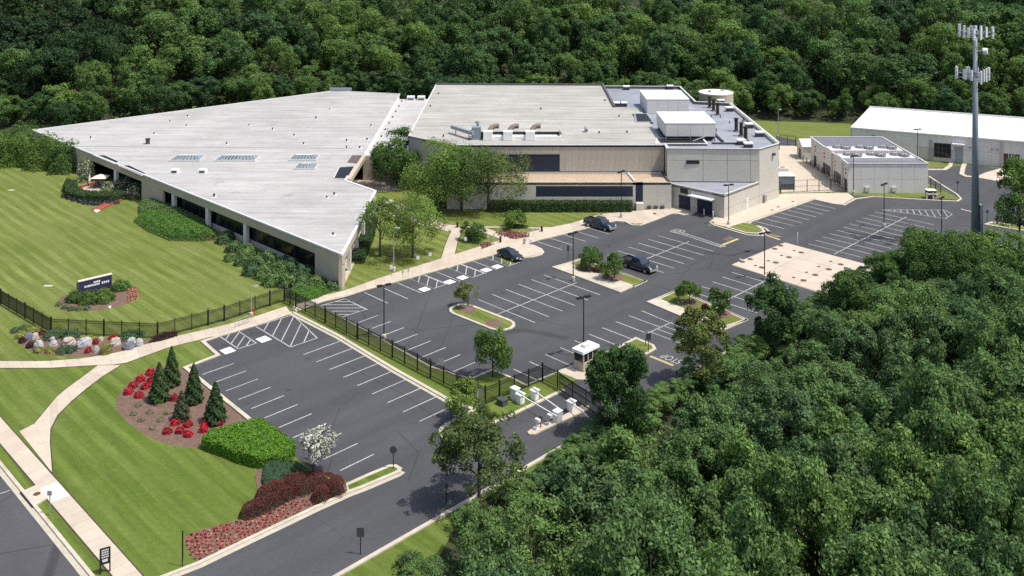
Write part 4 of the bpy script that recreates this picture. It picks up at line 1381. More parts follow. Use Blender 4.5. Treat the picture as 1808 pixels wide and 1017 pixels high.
# stub building and yard things behind it
stub = thing('pump_house', 'small pale gabled pump house behind the plant building', 'building', (67, 214.5, 0))
part('wall', MB().box(64.5, 212, 0, 69.3, 216.5, 3.0), M_WALLW, stub)
part('roof', MB().add([(64.3, 211.8, 3), (69.5, 211.8, 3), (69.5, 216.7, 3), (64.3, 216.7, 3), (64.3, 214.3, 4.3), (69.5, 214.3, 4.3)], [(0, 1, 5, 4), (2, 3, 4, 5), (1, 2, 5), (3, 0, 4), (0, 3, 2, 1)]), M_WALLW, stub)
part('door', MB().box(64.44, 213.6, 0, 64.52, 214.8, 2.1), M_DGREY, stub)

# ------------------------------------------------------------------ white warehouse
wa, wdir = Vector((77.4, 218.6, 0)), Vector((42.6, -19.1, 0)).normalized()
wn = Vector((wdir.y, -wdir.x, 0))                 # towards the yard
wb_ = wa + wdir * 62
wgab = Vector((88.3, 236.4, 0)) - wa
ware = thing('warehouse', 'long white roofed warehouse with grey walls behind the mast', 'building', wa)
part('roof', MB().add([wa + UP * 6.0 + wn * .3, wb_ + UP * 6.0 + wn * .3, wb_ + wgab + UP * 7.0, wa + wgab + UP * 7.0, wa + UP * 5.75 + wn * .3, wb_ + UP * 5.75 + wn * .3, wb_ + wgab + UP * 6.7, wa + wgab + UP * 6.7],
                      [(0, 1, 2, 3), (7, 6, 5, 4), (4, 5, 1, 0), (6, 7, 3, 2), (7, 4, 0, 3), (5, 6, 2, 1)]), M_ROOFW, ware)
part('ridge_trim', MB().add([wa + wgab + UP * 7.0 - wn * 0, wb_ + wgab + UP * 7.0, wb_ + wgab + UP * 7.35, wa + wgab + UP * 7.35, wa + wgab + UP * 7.0 - wn * .4, wb_ + wgab + UP * 7.0 - wn * .4, wb_ + wgab + UP * 7.35 - wn * .4, wa + wgab + UP * 7.35 - wn * .4],
                            [(0, 1, 2, 3), (7, 6, 5, 4), (3, 2, 6, 7), (4, 0, 3, 7), (1, 5, 6, 2)]), M_COPE, ware)
WL = 62
def ww(s0, s1, z0, z1, proud, t, m, name, owner=None):
    return part(name, panel(wa + wdir * s0, wa + wdir * s1, z0, z1, t, wn, proud), m, owner or ware)
ww(0, WL, -.1, 5.7, -0.06, 0.3, M_WALLG, 'wall')
s_ = 0.0
while s_ < WL - 0.1:
    for z0, z1 in ((-.1, 2.85), (2.9, 5.72)):
        if not (16 < s_ + 1.8 < 20.5 and z0 < 1):
            ww(s_ + .02, s_ + 3.58, z0, z1, 0.0, 0.055, M_WALLW, 'wall_panel')
    s_ += 3.6
part('wall', MB().prism([wa, wa + wgab, wa + wgab + wdir * .3, wa + wdir * .3], -.1, 5.9), M_WALLW, ware)
part('wall', MB().prism([wa + wgab, wb_ + wgab, wb_ + wgab - wgab.normalized() * .3, wa + wgab - wgab.normalized() * .3], -.1, 6.6), M_WALLW, ware)
def wx(px):
    return (col_on(px, wa, wb_) - wa).dot(wdir)
g = ww(wx(1649.5), wx(1678.5), 0.9, 4.0, 0.03, 0.1, M_GLASS, 'window_grid')
for i in range(5):
    t = wx(1649.5) + (wx(1678.5) - wx(1649.5)) * i / 4
    ww(t - .06, t + .06, 0.9, 4.0, 0.08, 0.06, M_DGREY, 'glazing_bar', g)
for i in range(4):
    ww(wx(1649.5), wx(1678.5), 0.9 + i * 1.02, 0.98 + i * 1.02, 0.085, 0.05, M_DGREY, 'glazing_bar', g)
ww(wx(1685), wx(1700.5), -.05, 3.6, 0.04, 0.1, M_GREY, 'roller_door')
fr_ = ww(wx(1683.6), wx(1685), -.05, 3.8, 0.1, 0.1, M_WALLW, 'door_frame')
ww(wx(1700.5), wx(1702), -.05, 3.8, 0.1, 0.1, M_WALLW, 'door_frame')
ww(wx(1681), wx(1703.5), 4.1, 4.35, 1.0, 1.0, M_WHITE, 'door_canopy')
for px in (1542.5, 1643.5):
    ww(wx(px) - .25, wx(px) + .25, 0, 4.6, 0.25, 0.25, M_GREY, 'downpipe')
ww(wx(1767), wx(1771), 0, 5.7, 0.4, 0.4, M_WALL, 'pilaster')
ww(wx(1772), wx(1800), 0, 3.0, 0.04, 0.1, M_GLASS, 'entrance_glazing')
for px in (1781, 1786, 1791):
    ww(wx(px) - .07, wx(px) + .07, 0, 3.0, 0.09, 0.06, M_COPE, 'glazing_bar')
for px in (1713, 1752, 1761):
    ww(wx(px) - .25, wx(px) + .25, 3.5, 3.75, 0.3, 0.3, M_GREY, 'wall_lamp')

# small plant tucked beside the tower: blue-grey chiller and pale units
ch = thing('chiller', 'blue grey chiller box beside the tower wall behind the yard fence', 'chiller', at(1393, 334).xy.to_3d())
p = at(1391, 336)
part('casing', MB().box(p.x - 1.6, p.y, 0.1, p.x + 1.4, p.y + 3, 2.7), M_TEAL, ch)
part('top', MB().box(p.x - 1.7, p.y - .1, 2.7, p.x + 1.5, p.y + 3.1, 2.85), M_WALLW, ch)
part('grille', MB().box(p.x - 1.3, p.y - .04, 0.3, p.x + 1.1, p.y - .005, 1.2), M_DGREY, ch)
cn = thing('condenser', 'small white condenser unit on the pale yard behind the blue grey chiller', 'condenser', at(1384, 310).xy.to_3d())
p = at(1384, 310)
part('casing', MB().box(p.x - 1.0, p.y, 0.1, p.x + 1.0, p.y + 1.6, 1.5), M_WALLW, cn)
part('fan_ring', MB().tube([Vector((p.x, p.y + .8, 1.5)), Vector((p.x, p.y + .8, 1.62))], 0.55, 12), M_GREY, cn)

# ------------------------------------------------------------------ guard booth
bc = at(1030, 659)
booth = thing('guard_booth', 'small square guard booth with white flat roof beside the sliding gate', 'booth', bc)
bu, bv = U * 2.6, -V * 1.5
bo = [bc, bc + bu, bc + bu + bv, bc + bv]
solo('booth_apron', MB().prism(P((986, 658.5), (1016, 646), (1055, 633), (1066, 645), (1060, 655), (1036, 672), (1018, 671.5), (1011, 668)), 0.0, 0.13), M_PAVE, kind='structure')
part('wall', MB().prism(bo, 0.1, 1.15), M_WALL, booth)
part('glazing', MB().prism([p_ + ((sum(bo, Vector()) / 4) - p_) * 0.06 for p_ in bo], 1.15, 2.2), M_GLASS, booth)
for t in (0, 0.32, 0.66, 1):
    for base_ in (bc, bc + bv):
        c_ = base_ + bu * t
        part('post', MB().obox(c_ + (sum(bo, Vector()) / 4 - c_).normalized() * .06 + UP * 1.68, U * .06, V * .06, UP * .54), M_WALL, booth)
part('roof', MB().prism([p_ + (p_ - sum(bo, Vector()) / 4) * 0.18 for p_ in bo], 2.2, 2.5, 0.05), M_WHITE, booth)
part('air_unit', MB().obox(sum(bo, Vector()) / 4 + UP * 2.65, U * .5, V * .35, UP * .16), M_COPE, booth)

# ------------------------------------------------------------------ black picket fences
def picket_mesh(ln, h=1.95):
    mb_ = MB()
    for z in (0.22, h - 0.38, h - 0.14):
        mb_.box(0, -.02, z - .025, ln, .02, z + .025)
    k_ = max(2, round(ln / 0.125))
    for i in range(1, k_):
        x = ln * i / k_
        mb_.box(x - .019, -.015, 0.08, x + .019, .015, h)
    return mb_


POST_ME = MB().box(-.045, -.045, 0, .045, .045, 2.1).mesh('post', M_BLACK)
BIG_ME = MB().box(-.08, -.08, 0, .08, .08, 2.15).add([(-.1, -.1, 2.15), (.1, -.1, 2.15), (.1, .1, 2.15), (-.1, .1, 2.15), (0, 0, 2.24)], [(0, 1, 4), (1, 2, 4), (2, 3, 4), (3, 0, 4), (3, 2, 1, 0)]).mesh('post', M_BLACK)
PANEL_ME = {}


def fence(label, pts, every=2.45, big=3, z=0.0, ends=(True, True)):
    root = thing('picket_fence', label, 'fence', pts[0] + UP * z, 'black picket fences round the site')
    for k_, (a_, b_) in enumerate(zip(pts, pts[1:])):
        ln = (b_ - a_).length
        n_ = max(1, round(ln / every))
        d_ = (b_ - a_) / n_
        st = round(d_.length, 2)
        if st not in PANEL_ME:
            PANEL_ME[st] = picket_mesh(d_.length).mesh('picket_panel', M_BLACK)
        rz = math.atan2(d_.y, d_.x)
        for i in range(n_):
            p_ = a_ + d_ * i - pts[0]
            tag(link('picket_panel', PANEL_ME[st], root, p_, rz), kind='stuff')
            if i or k_ == 0 or True:
                link('post', BIG_ME if (i % big == 0) else POST_ME, root, p_, rz)
    link('post', BIG_ME, root, pts[-1] - pts[0], 0)
    return root


fence('black picket fence running along the far left edge of the lawn to the boulder bed', [at(-75, 492), at(90, 589)])
fence('black picket fence behind the boulder bed below the navy sign', [at(90, 589), at(278, 598)])
fence('black picket fence climbing beside the pavement to the pedestrian gate', [at(278, 598), at(396, 567), at(502, 532)])
fence('long black picket fence on the grass strip between the two car parks', [at(522, 543.5), at(760, 668), at(857, 717)], z=0.1)
fence('black picket fence stepping round the young tree to the sliding gate', [at(857, 717), at(882, 706), at(958, 674.5), at(985, 687.5)], z=0.1)
gt = thing('pedestrian_gate', 'black pedestrian gate closing the pavement at the fence corner', 'gate', at(502, 532))
d_ = at(522, 543.5) - at(502, 532)
part('gate_panel', picket_mesh(d_.length * .9), M_BLACK, gt, kind='stuff', world=False).rotation_euler = (0, 0, math.atan2(d_.y, d_.x))
link('post', BIG_ME, gt, d_ * 0.5)
sg = thing('sliding_gate', 'black sliding vehicle gate across the entrance lane beside the big tree', 'gate', at(988, 690))
d_ = (at(1060, 738) - at(988, 690))
part('gate_panel', picket_mesh(d_.length, 1.9), M_BLACK, sg, kind='stuff', world=False).rotation_euler = (0, 0, math.atan2(d_.y, d_.x))
part('gate_rail', MB().box(0, -.05, .12, d_.length, .05, .24).box(0, -.05, .95, d_.length, .05, 1.05).box(0, -.05, 1.85, d_.length, .05, 1.97), M_BLACK, sg, world=False).rotation_euler = (0, 0, math.atan2(d_.y, d_.x))
for t in (0, .33, .66, 1):
    link('post', POST_ME, sg, d_ * t)
# chain-link style brown yard fence in front of the service yard and along the back road
def mesh_fence(label, pts, h=2.4, every=2.6, m=None):
    root = thing('yard_fence', label, 'fence', pts[0], 'dark yard fences')
    m = m or M_YF
    for a_, b_ in zip(pts, pts[1:]):
        n_ = max(1, round((b_ - a_).length / every))
        d_ = (b_ - a_) / n_
        for i in range(n_ + 1):
            q = a_ + d_ * i
            part('post', MB().box(q.x - .06, q.y - .06, 0, q.x + .06, q.y + .06, h), m, root)
        mb_ = MB()
        for z in (.15, h / 2, h - .05):
            mb_.tube([a_ + UP * z, b_ + UP * z], 0.035, 4)
        k_ = int((b_ - a_).length / .45)
        for i in range(k_):
            q = a_ + (b_ - a_) * (i / k_)
            mb_.box(q.x - .008, q.y - .008, .1, q.x + .008, q.y + .008, h)
        part('rail', mb_, m, root, kind='stuff')
M_YF = plain('brown_fence', (0.055, 0.040, 0.032), 0.7)
mesh_fence('dark brown fence and gates across the mouth of the pale service yard', [at(1378, 342), at(1425, 339), at(1467, 337), at(1496, 337)])
mesh_fence('dark fence along the edge of the back road below the grass bank', [at(1376, 254), at(1405, 258), at(1432, 263)], 2.2)
mesh_fence('low brown railing along the doors of the plant building', [at(1418, 284), at(1452, 306), at(1492, 334)], 1.2, 2.2)
mesh_fence('dark railing beside the right end of the plant building', [at(1643, 330), at(1661, 338), at(1661, 345)], 1.6, 2.0)

# ------------------------------------------------------------------ lamp posts
def lamp_post(h, heads, m):
    root = thing('lamp_post', 'x', 'lamp post', (0, 0, -500))
    part('pole', MB().tube([(0, 0, 0), (0, 0, h)], [0.085, 0.065], 8), m, root, world=False)
    part('base', MB().tube([(0, 0, 0), (0, 0, 0.6), (0, 0, .66)], [0.28, 0.28, 0.18], 10), M_KERB, root, world=False)
    for s_ in heads:
        hd = part('lamp_head', MB().box(min(0, s_ * .2), -.04, h - .12, max(0, s_ * .2), .04, h - .04).prism([Vector((s_ * .2, -.2, 0)), Vector((s_ * .95, -.2, 0)), Vector((s_ * .95, .2, 0)), Vector((s_ * .2, .2, 0))], h - .18, h + .02, 0.05), m, root, world=False)
        part('lens', MB().box(min(s_ * .3, s_ * .85), -.15, h - .195, max(s_ * .3, s_ * .85), .15, h - .182), M_LIGHT, hd, world=False)
    return root


twin = lamp_post(6.9, (-1, 1), M_BLACK)
single = lamp_post(6.6, (1,), M_GREY)
LAMPS = [((678, 599), 1.0, 'black twin lamp post behind the fence in the stall row beside the lower car park'),
         ((1012, 496), 1.03, 'black twin lamp post at the planted island with two trees nearest the entrance plaza'),
         ((1030.5, 630), 1.06, 'black twin lamp post rising behind the guard booth'),
         ((1350, 493), 1.0, 'black twin lamp post at the near edge of the concrete pad'),
         ((1286.5, 397), 1.02, 'black twin lamp post on the pavement at the corner of the grey tower'),
         ((1561, 402), 1.1, 'black twin lamp post in the middle of the far right stall row'),
         ((1662.5, 420), .98, 'black twin lamp post half hidden by the round tree top near the mast'),
         ((1507, 343), 1.08, 'black twin lamp post against the near left corner of the plant building'),
         ((1097, 384), 1.2, 'black twin lamp post on the grass in front of the lower dark window band'),
         ((1620, 285), 1.04, 'black twin lamp post in front of the white roofed warehouse')]
for i, (q, k, lab) in enumerate(LAMPS):
    p = at(*q)
    if i == 0:
        twin.location = p
        twin.rotation_euler = (0, 0, 0.5)
        twin['label'] = lab
        twin['group'] = 'lamp posts of the car parks'
        twin.scale = (1, 1, k)
    else:
        dup(twin, p, R_.uniform(0.3, 0.9), lab, 'lamp posts of the car parks', (1, 1, k))
for i, (q, k, lab) in enumerate((((695, 479), 1.0, 'grey lamp post with a pale head on the grass among the airy trees'),
                                 ((443.5, 556), .58, 'short lamp post with a pale head beside the fence and hydrant'),
                                 ((1374, 243), 1.05, 'thin lamp post on the grass bank beyond the back road'))):
    if i == 0:
        single.location = at(*q)
        single['label'] = lab
        single['group'] = 'single headed lamp posts'
    else:
        dup(single, at(*q), 0.4, lab, 'single headed lamp posts', (1, 1, k))

# ------------------------------------------------------------------ phone mast
tb = at(1722, 437)
mast = thing('phone_mast', 'tall grey phone mast carrying two rings of white antennas', 'mast', tb)
ht = H - (45 + HY) * tb.y / F
sm = MB().tube([tb - UP * .2, tb + UP * ht], [0.66, 0.28], 20)
sm.smooth = True
part('pole', sm, M_GALV, mast)
part('cabinet', MB().box(tb.x + .55, tb.y - .5, 0.2, tb.x + 1.0, tb.y + .3, 7.0), M_GALV, mast)
for zc, tilt, n_ in ((ht - 1.1, 0.0, 9), (H - (131 + HY) * tb.y / F, 0.35, 10)):
    c_ = tb + UP * zc
    fr = part('platform', MB().tube([c_ - UP * .35, c_ + UP * .35], 0.5, 12), M_GALV, mast)
    ring = [c_ + Vector((math.cos(a_ + tilt), math.sin(a_ + tilt), 0)) * 2.5 for a_ in [k * 2 * math.pi / 3 for k in range(3)]]
    mb_ = MB()
    for a_, b_ in zip(ring, ring[1:] + ring[:1]):
        d_ = (b_ - a_).normalized()
        mb_.tube([a_ - d_ * .5, b_ + d_ * .5], 0.07, 6)
        mb_.tube([c_ - UP * .25, a_ - UP * .02], 0.06, 6)
        mb_.tube([a_ - d_ * .5 - UP * .7, b_ + d_ * .5 - UP * .7], 0.05, 6)
        for t in (0.0, .33, .66, 1.0):
            q = a_.lerp(b_, t)
            mb_.tube([q - UP * 1.1, q + UP * 1.3], 0.035, 5)
    part('ring_frame', mb_, M_GALV, fr)
    for a_, b_ in zip(ring, ring[1:] + ring[:1]):
        d_ = (b_ - a_).normalized()
        o_ = ((a_ + b_) / 2 - c_).normalized()
        for t in (-.06, .33, .66, 1.06):
            q = a_ + (b_ - a_) * t + o_ * .22 + UP * R_.uniform(-.15, .15)
            part('antenna', MB().obox(q, d_ * R_.choice((.18, .24, .3)), o_ * .09, UP * R_.uniform(.75, 1.05)), M_WHITE, mast)
zc = H - (90 + HY) * tb.y / F
q = tb + Vector((1.15, -.2, zc))
part('dish_arm', MB().tube([tb + UP * zc, q], 0.1, 6).tube([tb + UP * (zc - .3) + Vector((-.8, 0, 0)), tb + UP * (zc - .3) + Vector((.8, 0, 0))], 0.06, 6), M_GALV, mast)
part('drum_dish', MB().tube([q, q + Vector((.55, -.35, 0))], 0.52, 16), M_WHITE, mast)

# ------------------------------------------------------------------ entrance gate equipment
isl = P((931, 765), (943, 755), (983, 742), (1027.5, 717), (1040, 718), (1040, 724), (962.6, 759.8), (945, 769), (934.6, 769))
solo('gate_island', MB().prism(isl, 0.0, 0.15), M_PAVE, kind='structure')


def cabinet(px, py, wu, wv, h, label, z=0.13, cap=None, group=None):
    c_ = at(px, py)
    o = thing('gate_cabinet', label, 'cabinet', c_, group)
    wu, wv, h = wu * .88, wv * .88, h * .92
    part('casing', MB().obox(c_ + UP * (z + h / 2), U * wu / 2, V * wv / 2, UP * h / 2), M_WHITE, o)
    part('lid', MB().obox(c_ + UP * (z + h + .04), U * (wu / 2 + .05), V * (wv / 2 + .05), UP * .04), M_WHITE, o)
    part('door', MB().obox(c_ + UP * (z + h * .5) + V * (wv / 2 + .012), U * wu * .4, V * .01, UP * h * .4), M_COPE, o)
    return o


def barrier(px, py, ex, ey, label, hz=0.95):
    c_, e_ = at(px, py), at(ex, ey, hz)
    o = thing('barrier', label, 'barrier', c_, 'barrier arms at the entrance lanes')
    part('housing', MB().obox(c_ + UP * .62, U * .33, V * .33, UP * .46), M_WHITE, o)
    part('lid', MB().obox(c_ + UP * 1.16, U * .42, V * .42, UP * .04), M_WHITE, o)
    a_ = c_ + UP * 1.0
    d_ = (e_ - a_)
    d_.z = 0
    e_ = a_ + d_
    nrm = d_.normalized()
    part('arm', MB().obox((a_ + e_) / 2 + V.cross(UP) * 0, (e_ - a_) / 2, Vector((-nrm.y, nrm.x, 0)) * .04, UP * .06), M_WHITE, o)
    part('arm_bracket', MB().obox(a_ + nrm * .1 + UP * .25, nrm * .35, Vector((-nrm.y, nrm.x, 0)) * .1, UP * .14), M_COPE, o)
    return o


cabinet(909.5, 707, .75, .95, 1.3, 'tall white cabinet on the grass at the entrance fence')
barrier(919, 714, 983, 736, 'white barrier housing beside the tall cabinet with its arm across the lane')
barrier(944, 707, 992, 726, 'short white round topped barrier post on the grass verge with a thin arm')
barrier(1009, 727, 1053, 750, 'white barrier housing at the gate end of the concrete lane island')
cabinet(984.5, 746, .85, .8, 1.15, 'white grey cabinet in the middle of the concrete lane island', .15)
for (x, y), m_, lab in (((947, 759.5), M_WHITE, 'slanting white card reader at the rounded tip of the lane island'), ((968, 751.5), M_COPE, 'grey card reader stand next to the lane island cabinet')):
    c_ = at(x, y)
    o = thing('card_reader', lab, 'card reader', c_)
    part('post', MB().tube([c_ + UP * .14, c_ + UP * 1.0 + V * .1], 0.07, 8), m_, o)
    part('reader', MB().obox(c_ + UP * 1.1 + V * .2, U * .16, V * .28, UP * .14), m_, o)
    part('foot', MB().obox(c_ + UP * .18, U * .22, V * .22, UP * .05), m_, o)
c_ = at(955, 757)
o = thing('intercom_post', 'dark red post between the two card readers on the lane island', 'post', c_)
part('post', MB().tube([c_ + UP * .14, c_ + UP * 1.1], 0.07, 8), M_RED, o)
part('box', MB().obox(c_ + UP * 1.15, U * .13, V * .12, UP * .2), M_DGREY, o)
c_ = at(887, 716)
o = thing('utility_box', 'small dark green grey utility box on the grass by the fence', 'utility box', c_)
part('casing', MB().obox(c_ + UP * .4, U * .4, V * .5, UP * .3), plain('utility_green', (.07, .085, .08), .7), o)
part('lid', MB().obox(c_ + UP * .73, U * .44, V * .54, UP * .03), M_DGREY, o)

# ------------------------------------------------------------------ signs
def sign(px, py, h, wd, hd, label, face=M_GREY, post=M_BLACK, rz=None, shape='box', name='road_sign'):
    c_ = at(px, py)
    o = thing(name, label, 'sign', c_, None)
    part('post', MB().tube([c_, c_ + UP * h], 0.045, 6), post, o)
    a_ = math.radians(0) if rz is None else rz
    dx = Vector((math.cos(a_), math.sin(a_), 0))
    dy = Vector((math.sin(a_), -math.cos(a_), 0))
    if shape == 'box':
        part('plate', MB().obox(c_ + dy * .06 + UP * (h - hd / 2), dx * wd / 2, dy * .015, UP * hd / 2), face, o)
    else:
        n_ = 8
        pts = [c_ + dy * .06 + UP * (h - hd / 2) + (dx * math.cos(math.pi / 8 + k * math.pi / 4) + UP * math.sin(math.pi / 8 + k * math.pi / 4)) * wd / 2 for k in range(n_)]
        part('plate', MB().add(pts + [q + dy * .03 for q in pts], [list(range(n_)), list(range(2 * n_ - 1, n_ - 1, -1))] + [(k, (k + 1) % n_, n_ + (k + 1) % n_, n_ + k) for k in range(n_)]), face, o)
    return o


sign(636.5, 979, 2.25, .62, .75, 'grey backed sign on a post at the kerb of the entrance drive', M_DGREY)
sign(694.5, 829, 2.3, .75, .75, 'dark eight sided sign on the grass tip of the narrow island', M_DGREY, shape='oct')
sign(796.5, 749, 1.9, .45, .6, 'small blue parking sign on the grass tip below the fence end', plain('sign_blue', (.05, .12, .28), .5))
sign(788, 893, 2.0, .3, .4, 'dark post with a small plate at the drive kerb under the airy tree', M_DGREY)
sign(322, 1000, 2.9, .05, 2.4, 'tall thin dark green sign seen edge on at the corner of the front lawn', plain('sign_green', (.02, .06, .03), .6), rz=1.5)
sign(88, 910, 2.2, .4, .4, 'thin galvanised street post with a small plate beside the drain inlet', M_GREY, M_GREY)
sign(1145, 623, 2.4, .6, .8, 'grey sign on a rusty post at the tip of the island behind the booth', M_DGREY, M_RUST)
sign(1140, 612, 1.8, .25, .7, 'slim grey post sign at the kerb of the island behind the booth', M_GREY)
sign(1690.5, 340, 2.3, .6, .6, 'dark eight sided sign at the grass corner beyond the mast', M_DGREY, shape='oct')
sign(1743, 394, 2.3, .5, .5, 'dark sign on the small island to the right of the mast', M_DGREY)
sign(1003, 458, 2.2, .35, .9, 'slim dark sign at the corner of the two tree island near the plaza', M_DGREY)
sign(1408, 436 - 4, 2.0, .12, .5, 'thin pale marker post at the far edge of the concrete pad', M_CREAM, M_CREAM)
for k, (q, lab) in enumerate((((691, 487), 'white notice on a short post at the foot of the lamp post on the grass'), ((738, 470), 'white notice on a short post at the pavement edge, the left of a pair'),
                              ((759.5, 464), 'white notice on a short post at the pavement edge near the path corner'), ((822, 436), 'white notice on a short post in the grass wedge with the dark shrub'))):
    sign(q[0], q[1], 1.6, .42, .55, lab, M_SIGNW, M_GREY, name='notice_post')
for k, (q, lab) in enumerate((((847, 711), 'white notice fixed to the black fence near the young bright tree'), ((653, 596.5), 'grey notice fixed to the long fence beside the twin lamp post'), ((779, 655), 'grey notice fixed to the long fence above the lower stalls'))):
    c_ = at(*q)
    tag(solo('fence_notice', MB().obox(c_ + UP * 1.0, U.lerp(V, .5).normalized() * .0 + Vector((.3, 0, 0)), Vector((0, .015, 0)), UP * .42), M_SIGNW if k == 0 else M_GREY, loc=c_), lab, 'sign')
# street name style board: white marks on black, too small to read in the photo
c_ = at(186, 1014)
bd = thing('street_board', 'black board with rows of white lettering standing beside the street pavement', 'sign', c_)
pa, pb = at(177, 1014), at(194, 1009)
dxx = (pb - pa).normalized()
dyy = Vector((dxx.y, -dxx.x, 0))
wd_ = (pb - pa).length
for p_ in (pa, pb):
    part('post', MB().obox(p_ + UP * 1.0, dxx * .05, dyy * .05, UP * 1.0), M_BLACK, bd)
cc = (pa + pb) / 2
face = part('board', MB().obox(cc + UP * 1.38, dxx * wd_ / 2, dyy * .03, UP * .66), M_BLACK, bd)
mb_ = MB()
for row_, (z, marks) in enumerate(((1.86, 5), (1.68, 3), (1.50, 4), (1.30, 4))):
    for i in range(marks):
        w_ = wd_ * .78 / marks
        q = cc + dyy * .034 + dxx * (-wd_ * .39 + w_ * (i + .5)) + UP * z
        mb_.obox(q, dxx * w_ * .36, dyy * .004, UP * .055)
for i in range(2):
    mb_.obox(cc + dyy * .034 + UP * (1.08 - .12 * i), dxx * wd_ * (.30 - .04 * i), dyy * .004, UP * .045)
part('lettering', mb_, M_SIGNW, face, kind='stuff')
# navy monument sign
ma, mb2 = at(139, 521), at(196.5, 507)
mon = thing('monument_sign', 'long navy monument sign with two lines of white letters above round shrubs', 'sign', (ma + mb2) / 2)
dxx = (mb2 - ma).normalized()
dyy = Vector((dxx.y, -dxx.x, 0))
wd_ = (mb2 - ma).length
cc = (ma + mb2) / 2
part('panel', MB().obox(cc + UP * .95, dxx * wd_ / 2, dyy * .22, UP * .95), M_NAVYS, mon)
part('cap', MB().obox(cc + UP * 1.94, dxx * (wd_ / 2 + .08), dyy * .27, UP * .05), M_CREAM, mon)
part('end_pier', MB().obox(cc - dxx * (wd_ / 2 + .12) + UP * .85, dxx * .12, dyy * .2, UP * .85), M_DGREY, mon)
mb_ = MB()
def letters(x0_, x1_, z, hgt):
    n_ = max(2, round((x1_ - x0_) * wd_ / .24))
    for i in range(n_):
        xx = x0_ + (x1_ - x0_) * (i + .5) / n_
        mb_.obox(cc + dxx * (xx - .5) * wd_ + dyy * .226 + UP * z, dxx * (x1_ - x0_) * wd_ / n_ * .40, dyy * .006, UP * hgt / 2 * R_.uniform(.85, 1.1))
letters(.43, .64, 1.38, .25)
letters(.15, .62, 1.02, .28)
letters(.68, .92, 1.05, .28)
part('lettering', mb_, M_SIGNW, mon, kind='stuff')
c_ = at(193, 546)
o = thing('spotlight', 'small ground spotlight at the front edge of the sign bed', 'spotlight', c_)
part('housing', MB().tube([c_ + UP * .1, c_ + UP * .3 + Vector((0, .2, .05))], [.14, .2], 8), M_WHITE, o)
part('spike', MB().tube([c_, c_ + UP * .15], .05, 6), M_BLACK, o)
# hydrant and other small street things
c_ = at(446.5, 555)
o = thing('fire_hydrant', 'red fire hydrant on the grass below the fence', 'hydrant', c_)
part('barrel', MB().tube([c_, c_ + UP * .15, c_ + UP * .16, c_ + UP * .8, c_ + UP * .95], [.22, .22, .15, .15, .05], 10), M_RED, o)
part('outlet', MB().tube([c_ + Vector((-.3, 0, .6)), c_ + Vector((.3, 0, .6))], .08, 8), M_RED, o)
a_, b_ = at(415, 580), at(438, 571)
o = thing('hand_rail', 'thin grey hand rail on the pavement above the hatched bay', 'rail', a_)
mbr = MB()
n3 = Vector((0.35, .55, 0))
for off_ in (Vector(), n3):
    mbr.tube([a_ + off_, a_ + off_ + UP * 1.0, b_ + off_ + UP * 1.0, b_ + off_], .03, 6).tube([a_ + off_ + UP * .5, b_ + off_ + UP * .5], .025, 6)
part('rail', mbr, M_GREY, o)
for (x, y), lab in (((807.5, 402), 'dark round bollard at the corner of the entrance path'), ((883.5, 428), 'dark round bollard behind the parked saloon car'), ((956.5, 409), 'dark round bollard at the right tip of the red flower wedge')):
    c_ = at(x, y)
    o = thing('path_bollard', lab, 'bollard', c_)
    part('body', MB().tube([c_, c_ + UP * .95], .18, 10), M_BLACK, o)
    part('cap', MB().tube([c_ + UP * .95, c_ + UP * 1.02], [.2, .12], 10), M_DGREY, o)
for (x, y), lab in (((643, 486 + 14), 'x'),):
    pass
for k, (x, y) in enumerate(((711, 494), (721, 491), (862, 430), (872, 427), (934, 424), (941, 419), (928, 436), (937, 439))):
    c_ = at(x, y)
    tag(solo('bay_post', MB().tube([c_, c_ + UP * 1.35], .035, 6).obox(c_ + UP * 1.2, Vector((.14, 0, 0)), Vector((0, .012, 0)), UP * .2), M_COPE, loc=c_), 'thin pale post at the pavement by the marked bays', 'post', 'thin posts along the pavement')
tb_ = at(1648, 352)
o = thing('backflow_cage', 'small pale pipe stand with dark box on the grass strip by the plant building', 'pipe stand', tb_)
part('legs', MB().box(tb_.x - 1.3, tb_.y, 0, tb_.x - 1.1, tb_.y + .2, 1.2).box(tb_.x - .1, tb_.y, 0, tb_.x + .1, tb_.y + .2, 1.2).box(tb_.x + 1.1, tb_.y, 0, tb_.x + 1.3, tb_.y + .2, 1.2), M_CREAM, o)
part('cross_bar', MB().box(tb_.x - 1.4, tb_.y, .85, tb_.x + 1.4, tb_.y + .2, 1.05), M_CREAM, o)
part('box', MB().box(tb_.x - .9, tb_.y + .4, .3, tb_.x + .7, tb_.y + 1.5, 1.5), M_DGREY, o)
part('box_lid', MB().box(tb_.x - 1.0, tb_.y + .3, 1.5, tb_.x + .8, tb_.y + 1.6, 1.6), M_WHITE, o)

